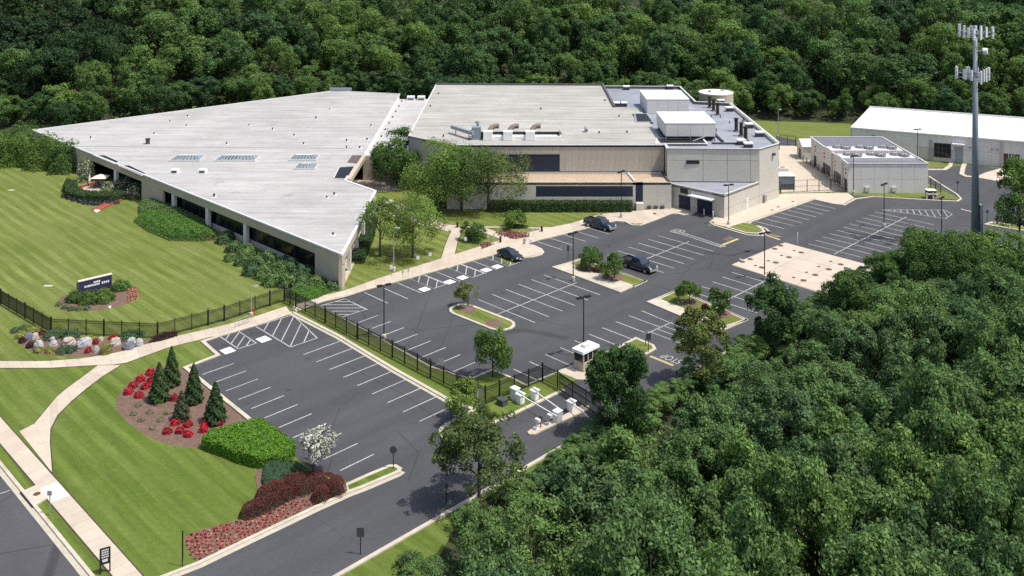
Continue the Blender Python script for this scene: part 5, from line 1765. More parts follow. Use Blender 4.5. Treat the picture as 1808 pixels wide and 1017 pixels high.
# ------------------------------------------------------------------ patio beside the office building
c_ = at(177, 331)
um = thing('patio_umbrella', 'open square cream umbrella over the patio table', 'umbrella', c_)
part('pole', MB().tube([c_, c_ + UP * 2.5], .04, 6), M_COPE, um)
part('canopy', MB().add([c_ + Vector((-1.5, -1.3, 2.05)), c_ + Vector((1.5, -1.3, 2.05)), c_ + Vector((1.5, 1.3, 2.05)), c_ + Vector((-1.5, 1.3, 2.05)), c_ + UP * 2.65], [(0, 1, 4), (1, 2, 4), (2, 3, 4), (3, 0, 4), (3, 2, 1, 0)]), M_CREAM, um)
tbl = thing('patio_table', 'dark round patio table under the open cream umbrella', 'table', c_)
part('table_top', MB().tube([c_ + UP * .7, c_ + UP * .75], .7, 12), M_DGREY, tbl)
part('leg', MB().tube([c_ + UP * .02, c_ + UP * .7], .12, 8), M_DGREY, tbl)
for k in range(4):
    q = c_ + Vector((math.cos(.8 + k * 1.57) * 1.2, math.sin(.8 + k * 1.57) * 1.2, 0))
    o = thing('patio_chair', 'dark patio chair drawn up to the table under the umbrella', 'chair', q, 'chairs round the patio table')
    part('seat', MB().box(q.x - .25, q.y - .25, .4, q.x + .25, q.y + .25, .45), M_DGREY, o)
    part('backrest', MB().box(q.x - .25, q.y + .2, .45, q.x + .25, q.y + .26, .9), M_DGREY, o)
    part('leg', MB().box(q.x - .22, q.y - .22, 0.02, q.x - .17, q.y - .17, .4).box(q.x + .17, q.y - .22, 0.02, q.x + .22, q.y - .17, .4).box(q.x - .22, q.y + .17, 0.02, q.x - .17, q.y + .22, .4).box(q.x + .17, q.y + .17, 0.02, q.x + .22, q.y + .22, .4), M_DGREY, o)
c_ = at(158, 329)
o = thing('closed_umbrella', 'furled pale umbrella standing by the low brick wall of the patio', 'umbrella', c_)
part('canopy', MB().tube([c_ + UP * .6, c_ + UP * 1.2, c_ + UP * 2.4], [.2, .28, .05], 8), M_CREAM, o)
part('pole', MB().tube([c_, c_ + UP * .6], .04, 6), M_COPE, o)
solo('patio_paving', MB().prism(P((143, 335), (160, 322), (215, 318), (245, 335), (236, 350), (190, 350), (150, 345)), 0, 0.05), M_PAVE, kind='structure')
brick_a, brick_b = at(142, 333), at(170, 325)
bw = thing('brick_wall', 'low red brick wall at the left of the patio', 'wall', brick_a)
part('core', MB().wall(brick_a, brick_b, 0, .62, .22), M_JOINT, bw)
d_ = (brick_b - brick_a)
nb = max(4, int(d_.length / .5))
BR = MB().obox(Vector((0, 0, 0)), Vector((d_.length / nb / 2 - .012, 0, 0)), Vector((0, .15, 0)), UP * .092).mesh('brick', M_BRICK)
for r_ in range(3):
    for i in range(nb):
        q = d_ * ((i + .5) / nb) + Vector((-d_.y, d_.x, 0)).normalized() * .11 + UP * (.1 + .205 * r_)
        link('brick', BR, bw, q, math.atan2(d_.y, d_.x))
# red brick ramp with a pale landing
ra, rb = at(176, 372), at(218, 352)
d_ = rb - ra
n3 = Vector((-d_.y, d_.x, 0)).normalized() * 1.3
rmp = thing('brick_ramp', 'straight red brick ramp leading from the lawn up to the patio', 'ramp', ra)
part('bed', MB().prism([ra, rb, rb + n3, ra + n3], 0, .10), M_JOINT, rmp)
nb = 12
RB = MB().obox(Vector((0, 0, 0)), Vector((d_.length / nb / 2 - .02, 0, 0)), Vector((0, .2, 0)), UP * .04).mesh('brick', M_BRICK)
for i in range(nb):
    for j in range(3):
        link('brick', RB, rmp, d_ * ((i + .5) / nb) + n3 * (.17 + .33 * j) + UP * .12, math.atan2(d_.y, d_.x))
part('side_kerb', MB().ribbon([ra - n3 * .05, rb - n3 * .05], .2, 0, .3), M_BRICK, rmp)
part('side_kerb', MB().ribbon([ra + n3 * 1.05, rb + n3 * 1.05], .2, 0, .3), M_BRICK, rmp)
part('landing', MB().prism([ra - n3 * .1, ra - n3 * .1 - d_.normalized() * 1.3, ra + n3 * .6 - d_.normalized() * .6, ra + n3 * .8], 0, .16), M_WHITE, rmp)
c_ = at(645, 316)
o = thing('garden_bench', 'small red bench in the courtyard against the beige wall', 'bench', c_)
part('seat', MB().box(c_.x - .9, c_.y - .25, .4, c_.x + .9, c_.y + .25, .48), M_BRICK, o)
part('backrest', MB().box(c_.x - .9, c_.y + .2, .5, c_.x + .9, c_.y + .27, .95), M_BRICK, o)
part('leg', MB().box(c_.x - .8, c_.y - .2, 0.05, c_.x - .7, c_.y + .2, .4).box(c_.x + .7, c_.y - .2, 0.05, c_.x + .8, c_.y + .2, .4), M_BRICK, o)
for q, lab in (((20, 336), 'flat pale access cover in the big lawn at the left edge'), ((85, 505), 'flat pale access cover in the big lawn left of the navy sign')):
    c_ = at(*q)
    tag(solo('access_cover', MB().box(c_.x - .6, c_.y - .3, 0, c_.x + .6, c_.y + .3, .05), M_KERB, loc=c_), lab, 'cover')

# ------------------------------------------------------------------ vehicles
def loft(sections, n_=16, pw=3.2):
    """closed skin through cross sections (x, half width, z low, z high)"""
    mb_ = MB()
    for x, hw, z0, z1 in sections:
        zc, hh = (z0 + z1) / 2, (z1 - z0) / 2
        for k in range(n_):
            t = 2 * math.pi * k / n_
            c_, s_ = math.cos(t), math.sin(t)
            mb_.v.append(Vector((x, hw * math.copysign(abs(c_) ** (2 / pw), c_), zc + hh * math.copysign(abs(s_) ** (2 / pw), s_))))
    for i in range(len(sections) - 1):
        for k in range(n_):
            mb_.f.append([i * n_ + k, i * n_ + (k + 1) % n_, (i + 1) * n_ + (k + 1) % n_, (i + 1) * n_ + k])
    mb_.f.append([k for k in range(n_)][::-1])
    mb_.f.append([(len(sections) - 1) * n_ + k for k in range(n_)])
    mb_.smooth = True
    return mb_


def wheels(root, xs_, hw, r):
    for x in xs_:
        for s_ in (-1, 1):
            y = s_ * (hw - .1)
            wl_ = part('wheel', MB().tube([(x, y - .12, r), (x, y + .12, r)], r, 16), M_TYRE, root, world=False)
            part('rim', MB().tube([(x, y + s_ * .115, r), (x, y + s_ * .135, r)], r * .62, 12), M_RIM, wl_, world=False)
            part('wheel_arch', MB().tube([(x, y - .06, r + .04), (x, y + s_ * .09, r + .04)], r * 1.2, 16), M_BLACK, root, world=False)


def cabin(root, m, xb0, xb1, xt0, xt1, zb, zt, hb, htp):
    """glasshouse: roof, pillars in paint, dark glass in each face"""
    B_ = [Vector((xb0, -hb, zb)), Vector((xb1, -hb, zb)), Vector((xb1, hb, zb)), Vector((xb0, hb, zb))]
    T_ = [Vector((xt0, -htp, zt)), Vector((xt1, -htp, zt)), Vector((xt1, htp, zt)), Vector((xt0, htp, zt))]
    cab = part('cab', MB().add(B_ + T_, [(4, 5, 6, 7), (0, 1, 5, 4), (1, 2, 6, 5), (2, 3, 7, 6), (3, 0, 4, 7), (3, 2, 1, 0)]), m, root, world=False)
    rc_ = Vector(((xt0 + xt1) / 2, 0, zt))
    rf_ = MB().add([rc_ + (p_ - rc_) * 1.0 for p_ in T_] + [rc_ + (p_ - rc_) * .8 + UP * .05 for p_ in T_], [(0, 1, 5, 4), (1, 2, 6, 5), (2, 3, 7, 6), (3, 0, 4, 7), (4, 5, 6, 7)])
    part('roof', rf_, m, cab, world=False)
    for nm_, (i0, i1) in (('side_window', (0, 1)), ('windscreen', (1, 2)), ('side_window', (2, 3)), ('rear_window', (3, 0))):
        q = [B_[i0], B_[i1], T_[i1], T_[i0]]
        c0_ = sum(q, Vector()) / 4
        nn2 = (q[1] - q[0]).cross(q[3] - q[0]).normalized()
        q2 = [c0_ + (p_ - c0_) * .86 + nn2 * .008 for p_ in q]
        if nm_ == 'side_window':
            for f0, f1 in ((0.0, .47), (.53, 1.0)):
                qq = [q2[0].lerp(q2[1], f0), q2[0].lerp(q2[1], f1), q2[3].lerp(q2[2], f1), q2[3].lerp(q2[2], f0)]
                part(nm_, MB().add(qq, [(0, 1, 2, 3)]), M_CARGL, cab, world=False)
        else:
            part(nm_, MB().add(q2, [(0, 1, 2, 3)]), M_CARGL, cab, world=False)


def lights(root, xf, xr, zf, zr, hw):
    for s_ in (-1, 1):
        part('headlight', MB().obox(Vector((xf, s_ * (hw - .26), zf)), Vector((.07, 0, 0)), Vector((0, .19, 0)), UP * .085), M_LIGHT, root, world=False)
        part('tail_light', MB().obox(Vector((xr, s_ * (hw - .16), zr)), Vector((.05, 0, 0)), Vector((0, .1, 0)), UP * .17), M_TAIL, root, world=False)


def pickup(label, loc, rz, m):
    o = thing('pickup_truck', label, 'pickup truck', loc, 'dark pickup trucks', rz)
    L_ = 5.7
    part('body', loft([(-2.84, .82, .5, 1.0), (-2.78, .96, .42, 1.12), (-1.2, .99, .38, 1.14), (1.0, .99, .36, 1.14), (2.2, .97, .38, 1.12), (2.65, .93, .42, 1.05), (2.82, .84, .48, .98)], 20, 5), m, o, world=False)
    part('bonnet', loft([(1.0, .84, 1.0, 1.2), (2.0, .82, .98, 1.17), (2.6, .74, .9, 1.08)], 12, 4), m, o, world=False)
    bed_ = part('cargo_bed', MB().box(-2.78, -.95, 1.05, -.85, -.86, 1.34).box(-2.78, .86, 1.05, -.85, .95, 1.34).box(-2.8, -.95, 1.0, -2.7, .95, 1.34).box(-.92, -.95, 1.05, -.84, .95, 1.34), m, o, world=False)
    part('bed_floor', MB().box(-2.72, -.87, 1.06, -.9, .87, 1.165), M_BLACK, bed_, world=False)
    cabin(o, m, -.82, 1.35, -.66, .62, 1.1, 1.86, .93, .74)
    wheels(o, (-1.75, 1.85), .99, .39)
    lights(o, 2.76, -2.82, .88, .98, .97)
    part('bumper', MB().box(2.72, -.93, .45, 2.92, .93, .68), M_GREY, o, world=False)
    part('bumper', MB().box(-2.98, -.93, .5, -2.78, .93, .7), M_GREY, o, world=False)
    part('grille', MB().box(2.78, -.45, .72, 2.87, .45, .97), M_DGREY, o, world=False)
    for s_ in (-1, 1):
        part('wing_mirror', MB().box(1.0, s_ * 1.0 - .09, 1.2, 1.16, s_ * 1.0 + .09, 1.4), M_BLACK, o, world=False)
        part('door_handle', MB().box(.0, s_ * .995 - .02, 1.0, .16, s_ * .995 + .02, 1.04), M_GREY, o, world=False)
        part('running_board', MB().box(-.9, s_ * .96 - .07, .36, 1.2, s_ * .96 + .07, .42), M_GREY, o, world=False)
    return o


def saloon(label, loc, rz, m):
    o = thing('saloon_car', label, 'car', loc, None, rz)
    part('body', loft([(-2.32, .66, .42, .86), (-2.2, .84, .3, .98), (-1.3, .91, .24, 1.0), (0, .92, .22, .97), (1.3, .91, .24, .95), (2.05, .85, .28, .84), (2.32, .70, .34, .72)], 20, 3.6), m, o, world=False)
    cabin(o, m, -1.75, 1.15, -1.15, .25, .93, 1.43, .82, .60)
    wheels(o, (-1.38, 1.42), .91, .33)
    lights(o, 2.22, -2.26, .66, .78, .84)
    part('number_plate', MB().box(2.31, -.26, .42, 2.36, .26, .54), M_SIGNW, o, world=False)
    part('grille', MB().box(2.24, -.4, .56, 2.33, .4, .70), M_DGREY, o, world=False)
    for s_ in (-1, 1):
        part('wing_mirror', MB().box(.7, s_ * .93 - .08, .96, .86, s_ * .93 + .08, 1.1), m, o, world=False)
        part('door_handle', MB().box(-.3, s_ * .915 - .015, .82, -.12, s_ * .915 + .015, .86), M_GREY, o, world=False)
    return o


rv = math.atan2(V.y, V.x)
pickup('dark navy pickup truck in the last stall below the grass before the dark window', at(1059, 402.5), rv + .05, M_CARN)
pickup('black pickup truck parked beside the planted island in the middle of the car park', at(1128, 475), rv, M_CARD)
saloon('dark blue black saloon car parked at the entrance plaza nose', at(901, 456), rv - .02, M_CARB)

# ------------------------------------------------------------------ vegetation
NP = np.random.default_rng(11)


def unit(a):
    return a / np.maximum(np.linalg.norm(a, axis=1, keepdims=True), 1e-9)


def leaves(name, c, nrm, size, m, aspect=0.7, tone=None):
    """many leaf-sized four-cornered faces at c, facing nrm"""
    n_ = len(c)
    r_ = unit(NP.normal(size=(n_, 3)))
    t = unit(np.cross(nrm, r_))
    b_ = np.cross(nrm, t)
    s_ = (size * NP.uniform(0.6, 1.3, n_))[:, None]
    lift = nrm * s_ * 0.25
    v = np.stack([c - t * s_ * .6, c - b_ * s_ * aspect * .5 + lift * .4, c + t * s_ * .6, c + b_ * s_ * aspect * .5 + lift * .4], 1).reshape(-1, 3).astype(np.float32)
    me = bpy.data.meshes.new(name)
    me.vertices.add(4 * n_)
    me.vertices.foreach_set('co', v.ravel())
    me.loops.add(4 * n_)
    me.loops.foreach_set('vertex_index', np.arange(4 * n_, dtype=np.int32))
    me.polygons.add(n_)
    me.polygons.foreach_set('loop_start', np.arange(0, 4 * n_, 4, dtype=np.int32))
    me.polygons.foreach_set('loop_total', np.full(n_, 4, dtype=np.int32))
    me.materials.append(m)
    if tone is not None:
        me.attributes.new('tone', 'FLOAT', 'FACE').data.foreach_set('value', tone.astype(np.float32))
    me.update(calc_edges=True)
    return me


def lobes(nl, rx, ry, rz, zc, lr, low=-0.5, fill=(0.55, 0.85), share=7):
    """leaf clumps in two steps: a handful of boughs of uneven reach, then clumps over each bough"""
    nb = max(5, nl // share)
    d = unit(NP.normal(size=(nb * 6, 3)) + np.array([0, 0, .15]))
    d = d[d[:, 2] > low][:nb]
    ext = np.array([rx, ry, rz])
    bc = d * NP.uniform(fill[0] * .75, fill[1] * .92, len(d))[:, None] * ext * .80
    br = NP.uniform(.26, .50, len(d))
    i = NP.choice(len(d), nl, p=br ** 2 / (br ** 2).sum())
    e = unit(NP.normal(size=(nl, 3)) + d[i] * .9 + np.array([0, 0, .35]))
    c = bc[i] + e * (br[i] * NP.uniform(.5, 1.0, nl))[:, None] * ext
    r = lr * NP.uniform(.5, 1.25, nl)
    return c + np.array([0, 0, zc]), r, unit(c / ext + e * .5)


def crown_pts(n_, nl, rx, ry, rz, zc, lr, low=-0.5, fill=(0.55, 0.85), up=0.35, out=0.5, jit=0.55, share=7):
    c, r, d = lobes(nl, rx, ry, rz, zc, lr, low, fill, share)
    i = NP.choice(len(c), n_, p=r ** 2 / (r ** 2).sum())
    q = unit(NP.normal(size=(n_, 3)) + d[i] * out * 2 + np.array([0, 0, up * 2]))
    k = np.where(NP.uniform(size=n_) < .14, NP.uniform(1.0, 1.35, n_), NP.uniform(.70, 1.06, n_))
    pos = c[i] + q * (r[i] * k)[:, None]
    nrm = unit(q + NP.normal(size=(n_, 3)) * jit)
    tone = NP.uniform(-.22, .26, len(c))[i]
    return pos, nrm, tone


def trunk_mb(h, r, limbs=5, spread=1.5, top=0.8, lean=0.0):
    mb_ = MB()
    tp = Vector((lean, lean * .5, h * top))
    mb_.tube([(0, 0, -0.4), (0, 0, h * .12), Vector((lean * .4, 0, h * .45)), tp], [r * 1.35, r, r * .75, r * .3], 7)
    for k in range(limbs):
        a_ = 2 * math.pi * k / limbs + R_.uniform(-.4, .4)
        z0 = h * R_.uniform(.28, .6)
        e = Vector((math.cos(a_) * spread * R_.uniform(.7, 1.1), math.sin(a_) * spread * R_.uniform(.7, 1.1), z0 + h * R_.uniform(.15, .32)))
        mb_.tube([Vector((0, 0, z0)), Vector((e.x * .5, e.y * .5, z0 + (e.z - z0) * .6)), e], [r * .5, r * .34, r * .12], 5)
    return mb_


def tree_proto(name, crown_me, trunk_me, label='x'):
    o = thing(name, label, 'tree', (0, 0, -900))
    link('crown', crown_me, o)
    link('trunk', trunk_me, o)
    return o


def crown_broad(n_, R, hgt, leaf, m, nl=40, lr=0.30, low=-0.8, squash=0.85, base=0.32, jit=0.55, fill=(.55, .85), share=7):
    rz = hgt * (1 - base) / 2
    zc = hgt * base + rz
    p, q, t = crown_pts(n_, nl, R, R, rz, zc, R * lr, low, fill, jit=jit, share=share)
    return leaves('crown', p, q, leaf, m, .7, t)


# -- the wood on the right-hand bank, and on the hill behind: shared meshes, one object per tree
FT = []
for k in range(6):
    R = (3.3, 3.7, 3.0, 3.5, 3.2, 3.9)[k]
    hh = (11, 12, 11.5, 12, 10.5, 12.5)[k]
    cm = crown_broad(19000, R * 1.22, hh, 0.225, (M_LF, M_LF2, M_LF3, M_LF, M_LF2, M_LF)[k], nl=90 + 14 * k, lr=.19, base=.10, fill=(.45, 1.0), jit=.5)
    FT.append((cm, trunk_mb(hh, .16, 4, 1.4).mesh('trunk', M_BARK), hh, R))
BT = []
for k in range(5):
    R = (7.2, 8.0, 6.8, 7.6, 8.4)[k]
    hh = (14, 15, 14.5, 13.5, 15)[k]
    cm = crown_broad(11000, R, hh, 0.45, (M_LFB, M_LFB2, M_LFB, M_LFB3, M_LFB2)[k], nl=90 + 14 * k, lr=.18, base=.03, fill=(.45, 1.0), jit=.5)
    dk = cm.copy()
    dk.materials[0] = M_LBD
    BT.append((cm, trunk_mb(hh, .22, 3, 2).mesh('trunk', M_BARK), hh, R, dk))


def plant(name, proto, p, label, cat, group=None, s=1.0, sz=None, rz=None):
    """a tree or shrub: a thing with its own crown and trunk, meshes shared"""
    o = thing(name, label, cat, p, group, R_.uniform(0, 6.28) if rz is None else rz)
    o.scale = (s, s, sz or s)
    link('crown', proto[0], o)
    if proto[1] is not None:
        link('trunk', proto[1], o)
    return o


TONE = {'leaf_forest': 'green', 'leaf_forest_light': 'bright', 'leaf_forest_cool': 'bluish', 'leaf_back_forest': 'green', 'leaf_back_light': 'bright', 'leaf_back_cool': 'deep green'}


def near_of(px, marks):
    return min(marks, key=lambda m_: abs(px - m_[0]))[1]


pts = []
for k in range(28):                      # the front rank stands right behind the kerb
    p_ = uvp(62 + k * 3.1 + R_.uniform(-.5, .5), -63.2 + R_.uniform(1.0, 2.2))
    if slope_depth(p_.x, p_.y) > .5 and p_.x / p_.y < .56:
        pts.append((p_.x, p_.y))
tries = 0
while tries < 30000 and len(pts) < 138:
    tries += 1
    x, y = R_.uniform(-14, 90), R_.uniform(61, 151)
    d = slope_depth(x, y)
    if d < (0.9 if y > 92 else 1.7) + verge(x, y) or d > 47:
        continue
    px = 904 + F * x / y
    if px > 1808 + 120 or px < 715:
        continue
    gap = 3.4 if d < 7 else 4.4 + 1.2 * R_.random()
    if any((x - a) ** 2 + (y - b_) ** 2 < gap * gap for a, b_ in pts):
        continue
    pyb = F * H / y - HY
    if abs(px - 1190) < 40 and abs(pyb - 800) < 34:
        continue
    pts.append((x, y))
RANKS = ((5.5, 'at the wood edge'), (13, 'in the second rank'), (24, 'in the middle wood'), (99, 'deep in the wood'))
MARKS = ((820, 'below the entrance drive'), (1040, 'below the lane island'), (1180, 'below the guard booth'), (1300, 'below the olive tree'), (1420, 'below the cone tree'), (1540, 'below the concrete pad'), (1680, 'below the phone mast'), (1800, 'at the right edge'))
for x, y in pts:
    d = slope_depth(x, y)
    zg = ground_z(x, y)
    px = 904 + F * x / y
    jit_ = R_.uniform(-2.3, 2.5)
    top = min(1.3 + 0.32 * d, 6.8) + jit_ * min(1, .35 + d * .05) + 1.3 * min(1, d * .06) * math.sin(x * .21) * math.cos(y * .17)
    if y < 95:
        top += 0.6
    hgt = max(2.6, top - zg)
    pr = R_.choice(FT)
    sz = hgt / pr[2]
    s = max(0.52, min(1.15, sz)) * R_.uniform(.92, 1.12)
    rank = next(r_ for lim, r_ in RANKS if d < lim)
    size_ = 'tall' if jit_ > .95 else 'low' if jit_ < -.8 else 'middling'
    tone = TONE[pr[0].materials[0].name]
    lab = f'{size_} {tone} leafy tree {rank} {near_of(px, MARKS)}'
    plant('forest_tree', pr, (x, y, zg), lab, 'tree', 'trees of the right hand wood', s, sz)

# hill behind
pts = []
tries = 0
while tries < 60000 and len(pts) < 190:
    tries += 1
    x, y = R_.uniform(-215, 215), R_.uniform(236, 356)
    hb = y - back_y(x)
    if hb < 4.2 or abs(x) > .555 * y + 4:
        continue
    z = ground_z(x, y)
    if (H - (z + 11)) * F / y - HY < -14:
        continue
    gap = 5.8 if hb < 11 else R_.uniform(7.2, 11.5)
    if any((x - a) ** 2 + (y - b_) ** 2 < gap * gap for a, b_ in pts):
        continue
    pts.append((x, y))
BMARKS = ((60, 'at the far left'), (220, 'above the office roof corner'), (400, 'above the office roof middle'), (600, 'above the office roof end'), (760, 'above the link roof'), (920, 'above the duct line'),
          (1080, 'above the dark roof corner'), (1240, 'above the round tank'), (1400, 'above the grass bank'), (1560, 'above the warehouse end'), (1720, 'behind the phone mast'), (1800, 'at the far right edge'))
BRANKS = ((12, 'at the hill foot'), (26, 'on the lower hill'), (44, 'midway up the hill'), (999, 'high on the hill'))
for x, y in pts:
    hb = y - back_y(x)
    z = ground_z(x, y)
    pr = R_.choice(BT)
    s = R_.uniform(.68, 1.32)
    sz = s ** .6 * R_.uniform(.85, 1.2)
    if hb < 12:
        s, sz = s * .72, sz * .6
    px = 904 + F * x / y
    darkness = max(0, min(1, (560 - px) / 380)) * (1 if hb > 20 else .25)  # chance of a tree taking the shade-coloured leaves, rising towards the left
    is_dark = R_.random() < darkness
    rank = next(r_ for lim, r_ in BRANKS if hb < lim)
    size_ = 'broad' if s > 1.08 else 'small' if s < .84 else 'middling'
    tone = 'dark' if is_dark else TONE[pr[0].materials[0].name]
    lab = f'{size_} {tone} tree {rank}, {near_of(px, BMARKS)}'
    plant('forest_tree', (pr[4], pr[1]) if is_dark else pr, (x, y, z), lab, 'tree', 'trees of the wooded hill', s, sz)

# undergrowth between the trunks, a mass nobody could count
def undergrowth(name, n_, xr, yr, test, leaf, hmax, m, label):
    out = []
    tot = 0
    while tot < n_:
        q = np.column_stack([NP.uniform(*xr, 4000), NP.uniform(*yr, 4000)])
        keep = [(x, y, ground_z(x, y)) for x, y in q if test(x, y)]
        if keep:
            out.append(np.array(keep))
            tot += len(keep)
    c = np.concatenate(out)[:n_]
    lump = .5 + .5 * np.sin(c[:, 0] * .9) * np.sin(c[:, 1] * .8 + c[:, 0] * .3)
    c[:, 2] += NP.uniform(.05, 1, n_) * hmax * (.35 + .65 * lump)
    me = leaves(name, c, unit(np.array([0, 0, .9]) + NP.normal(size=(n_, 3)) * .6), leaf, m)
    tag(link(name, me), label, 'undergrowth', None, 'stuff')


undergrowth('undergrowth', 36000, (-215, 215), (240, 356), lambda x, y: y - back_y(x) > 3 and abs(x) < .56 * y + 8, 1.0, 4.0, M_LFB, 'dense undergrowth filling the floor of the wooded hill')
undergrowth('undergrowth', 26000, (-16, 92), (60, 151), lambda x, y: slope_depth(x, y) > .6 + verge(x, y) and slope_depth(x, y) < 48, .42, 2.0, M_LF, 'dense undergrowth under the trees of the right hand wood')

# -- landscape trees, each built for its own place
def own_tree(px, py, wpx, toppx, label, m, n_=3200, leaf=.3, base=.25, nl=34, lr=.34, name='broadleaf_tree', low=-.85, jit=.55, fill=(.55, .88), z=0.0, deep=1.0, limbs=5):
    p = at(px, py)
    sc_ = F / p.y
    R = wpx / 2 / sc_
    hgt = (py - toppx) / sc_
    cm = crown_broad(int(n_ * 3.0), R * 1.14, hgt * 1.05, leaf * .72, m, int(nl * 2.2), lr * .86, min(low, -.6), share=3, base=max(.02, base - .12), jit=jit, fill=fill)
    return plant(name, (cm, trunk_mb(hgt, max(.07, R * .042), limbs, R * .55).mesh('trunk', M_BARK)), (p.x, p.y, z), label, 'tree', None, 1, 1, 0)


own_tree(702, 327, 86, 243, 'dense dark green tree at the corner where the two buildings meet', M_LFD, 5200, .42, .1, 34, .3)
own_tree(772, 364, 122, 260, 'broad yellow green tree before the tall building, right of the dense dark tree', M_LFP, 4600, .38, .22, 34)
own_tree(815, 373, 108, 268, 'mid green tree in the middle of the clump before the upper dark window', M_LFM, 4600, .36, .25, 34)
own_tree(862, 374, 118, 274, 'open pale tree at the right of the clump, one branch over the lower dark window', M_LFO, 3400, .36, .25, 30)
own_tree(671, 453, 88, 360, 'airy light green tree with a dark forked trunk left of the grey lamp post', M_LFP, 1900, .34, .26, 26, .26, low=-.5, fill=(.4, .95))
own_tree(729, 455, 108, 350, 'airy light green tree on the lawn to the right of the grey lamp post', M_LFP, 2500, .34, .14, 30, .26, fill=(.4, .95))
own_tree(906, 402, 40, 374, 'small round tree behind the red flower wedge on the entrance lawn', M_LFM, 1100, .28, .15, 18)
own_tree(838, 425, 40, 396, 'small dark round tree in the grass wedge between the entrance paths', M_LFD, 1100, .28, .12, 18)
own_tree(1042, 476, 36, 440, 'round clipped tree, the left one of two on the island beside the black pickup', M_LFM, 1500, .25, .2, 22, z=.12)
own_tree(1085, 493, 39, 453, 'round clipped tree, the right one of two on the island beside the black pickup', M_LFM, 1500, .25, .2, 22, z=.12)
own_tree(1217, 537, 39, 500, 'round clipped tree on the far half of the island in the lower right car park', M_LFM, 1500, .25, .2, 22, z=.12)
own_tree(1272, 557, 40, 516, 'round clipped tree on the near half of the island in the lower right car park', M_LFM, 1500, .25, .2, 22, z=.12)
own_tree(826, 541, 34, 497, 'slim young tree at the upper end of the long rounded island', M_LFO, 800, .25, .3, 18, z=.12)
own_tree(870, 668, 62, 587, 'upright young tree with a bare stem in the grass corner by the fence', M_LFM, 2600, .26, .18, 30, z=.12)
own_tree(815, 744, 50, 674, 'bright yellow green young tree on the grass tip below the fence', M_LFP, 1900, .25, .2, 26, z=.1)
own_tree(846, 897, 158, 736, 'large open olive tree with bare twigs beside the entrance drive', M_LFO, 5400, .30, .14, 46, .2, low=-.5, jit=.8, fill=(.4, .98))
own_tree(1097, 776, 108, 616, 'large dense dark tree next to the sliding gate', M_LFD, 9000, .34, .02, 64, .26, low=-.95)
own_tree(1240, 684, 90, 546, 'loose olive brown tree standing between the booth and the two tree island', M_LFO, 4600, .32, .12, 40, .23, low=-.6, jit=.75)
own_tree(1366, 622, 84, 500, 'tall dark cone shaped tree beside the lamp post at the concrete pad', M_LFD, 5600, .34, .06, 44, .26, low=-.7)
own_tree(1668, 508, 150, 416, 'broad dome shaped tree at the foot of the phone mast', M_LFM, 6800, .36, .05, 46, .24, low=-.3)
own_tree(1562, 500, 66, 448, 'small bright dome shaped tree at the lower corner of the concrete pad', M_LFM, 2600, .32, .05, 28, .26)
own_tree(1800, 452, 96, 286, 'tall tree cut by the right edge of the picture beside the mast', M_LFM, 6200, .38, .1, 46, .25, low=-.6)
own_tree(1770, 520, 120, 420, 'bright leafy tree at the right edge below the car park', M_LFP, 5200, .36, .05, 40, .25)
own_tree(1500, 560, 90, 488, 'green tree in the corner where the wood meets the concrete pad', M_LFM, 4200, .34, .05, 36, .25)

# white flowering tree
wp = at(553, 842)
p_, q_, t_ = crown_pts(4200, 80, 2.15, 2.15, 1.75, 2.3, .42, -.7, (.35, 1.0), jit=.9)
cm = leaves('crown', p_, q_, .22, M_LWHT, .7, t_)
plant('flowering_tree', (cm, trunk_mb(3, .1, 6, 1.2).mesh('trunk', M_BARK)), wp, 'small tree covered in white blossom at the edge of the lower car park', 'tree', None, 1, 1, 0)

# conifers
def conifer(px, py, wpx, toppx, label, m, n_=4600):
    p = at(px, py)
    sc_ = F / p.y
    R, hgt = wpx / 2 / sc_, (py - toppx) / sc_
    t = 1 - np.sqrt(NP.uniform(0, 1, n_))
    an = NP.uniform(0, 2 * math.pi, n_)
    lump = 1 + .16 * np.sin(an * 5 + t * 23) + .12 * np.sin(an * 9 - t * 41)
    rr = R * (1 - t) ** .8 * (t * 6 + .55).clip(0, 1) * lump * NP.uniform(.72, 1.06, n_)
    c = np.stack([np.cos(an) * rr, np.sin(an) * rr, t * hgt + .1], 1)
    nrm = unit(np.stack([np.cos(an), np.sin(an), np.full(n_, .55)], 1) + NP.normal(size=(n_, 3)) * .5)
    cm_ = leaves('crown', c, nrm, .22, m)
    return plant('conifer', (cm_, trunk_mb(hgt * .9, .09, 0, 0).mesh('trunk', M_BARK)), p, label, 'conifer', 'conifers in the azalea bed', 1, 1, 0)


conifer(303, 681, 31, 612, 'dark cone shaped conifer, the farthest of five in the azalea bed', M_LCON)
conifer(281, 708, 35, 640, 'dark cone shaped conifer beside the upper azaleas at the left of the bed', M_LCON)
conifer(342, 711, 33, 642, 'dark cone shaped conifer touching the kerb beside the first stall lines', M_LCON)
conifer(380, 746, 38, 674, 'dark cone shaped conifer in front of the clipped bright hedge', M_LCON)
conifer(320, 742, 30, 690, 'thin grey brown conifer in the middle of the azalea bed', M_LCONP, 1500)


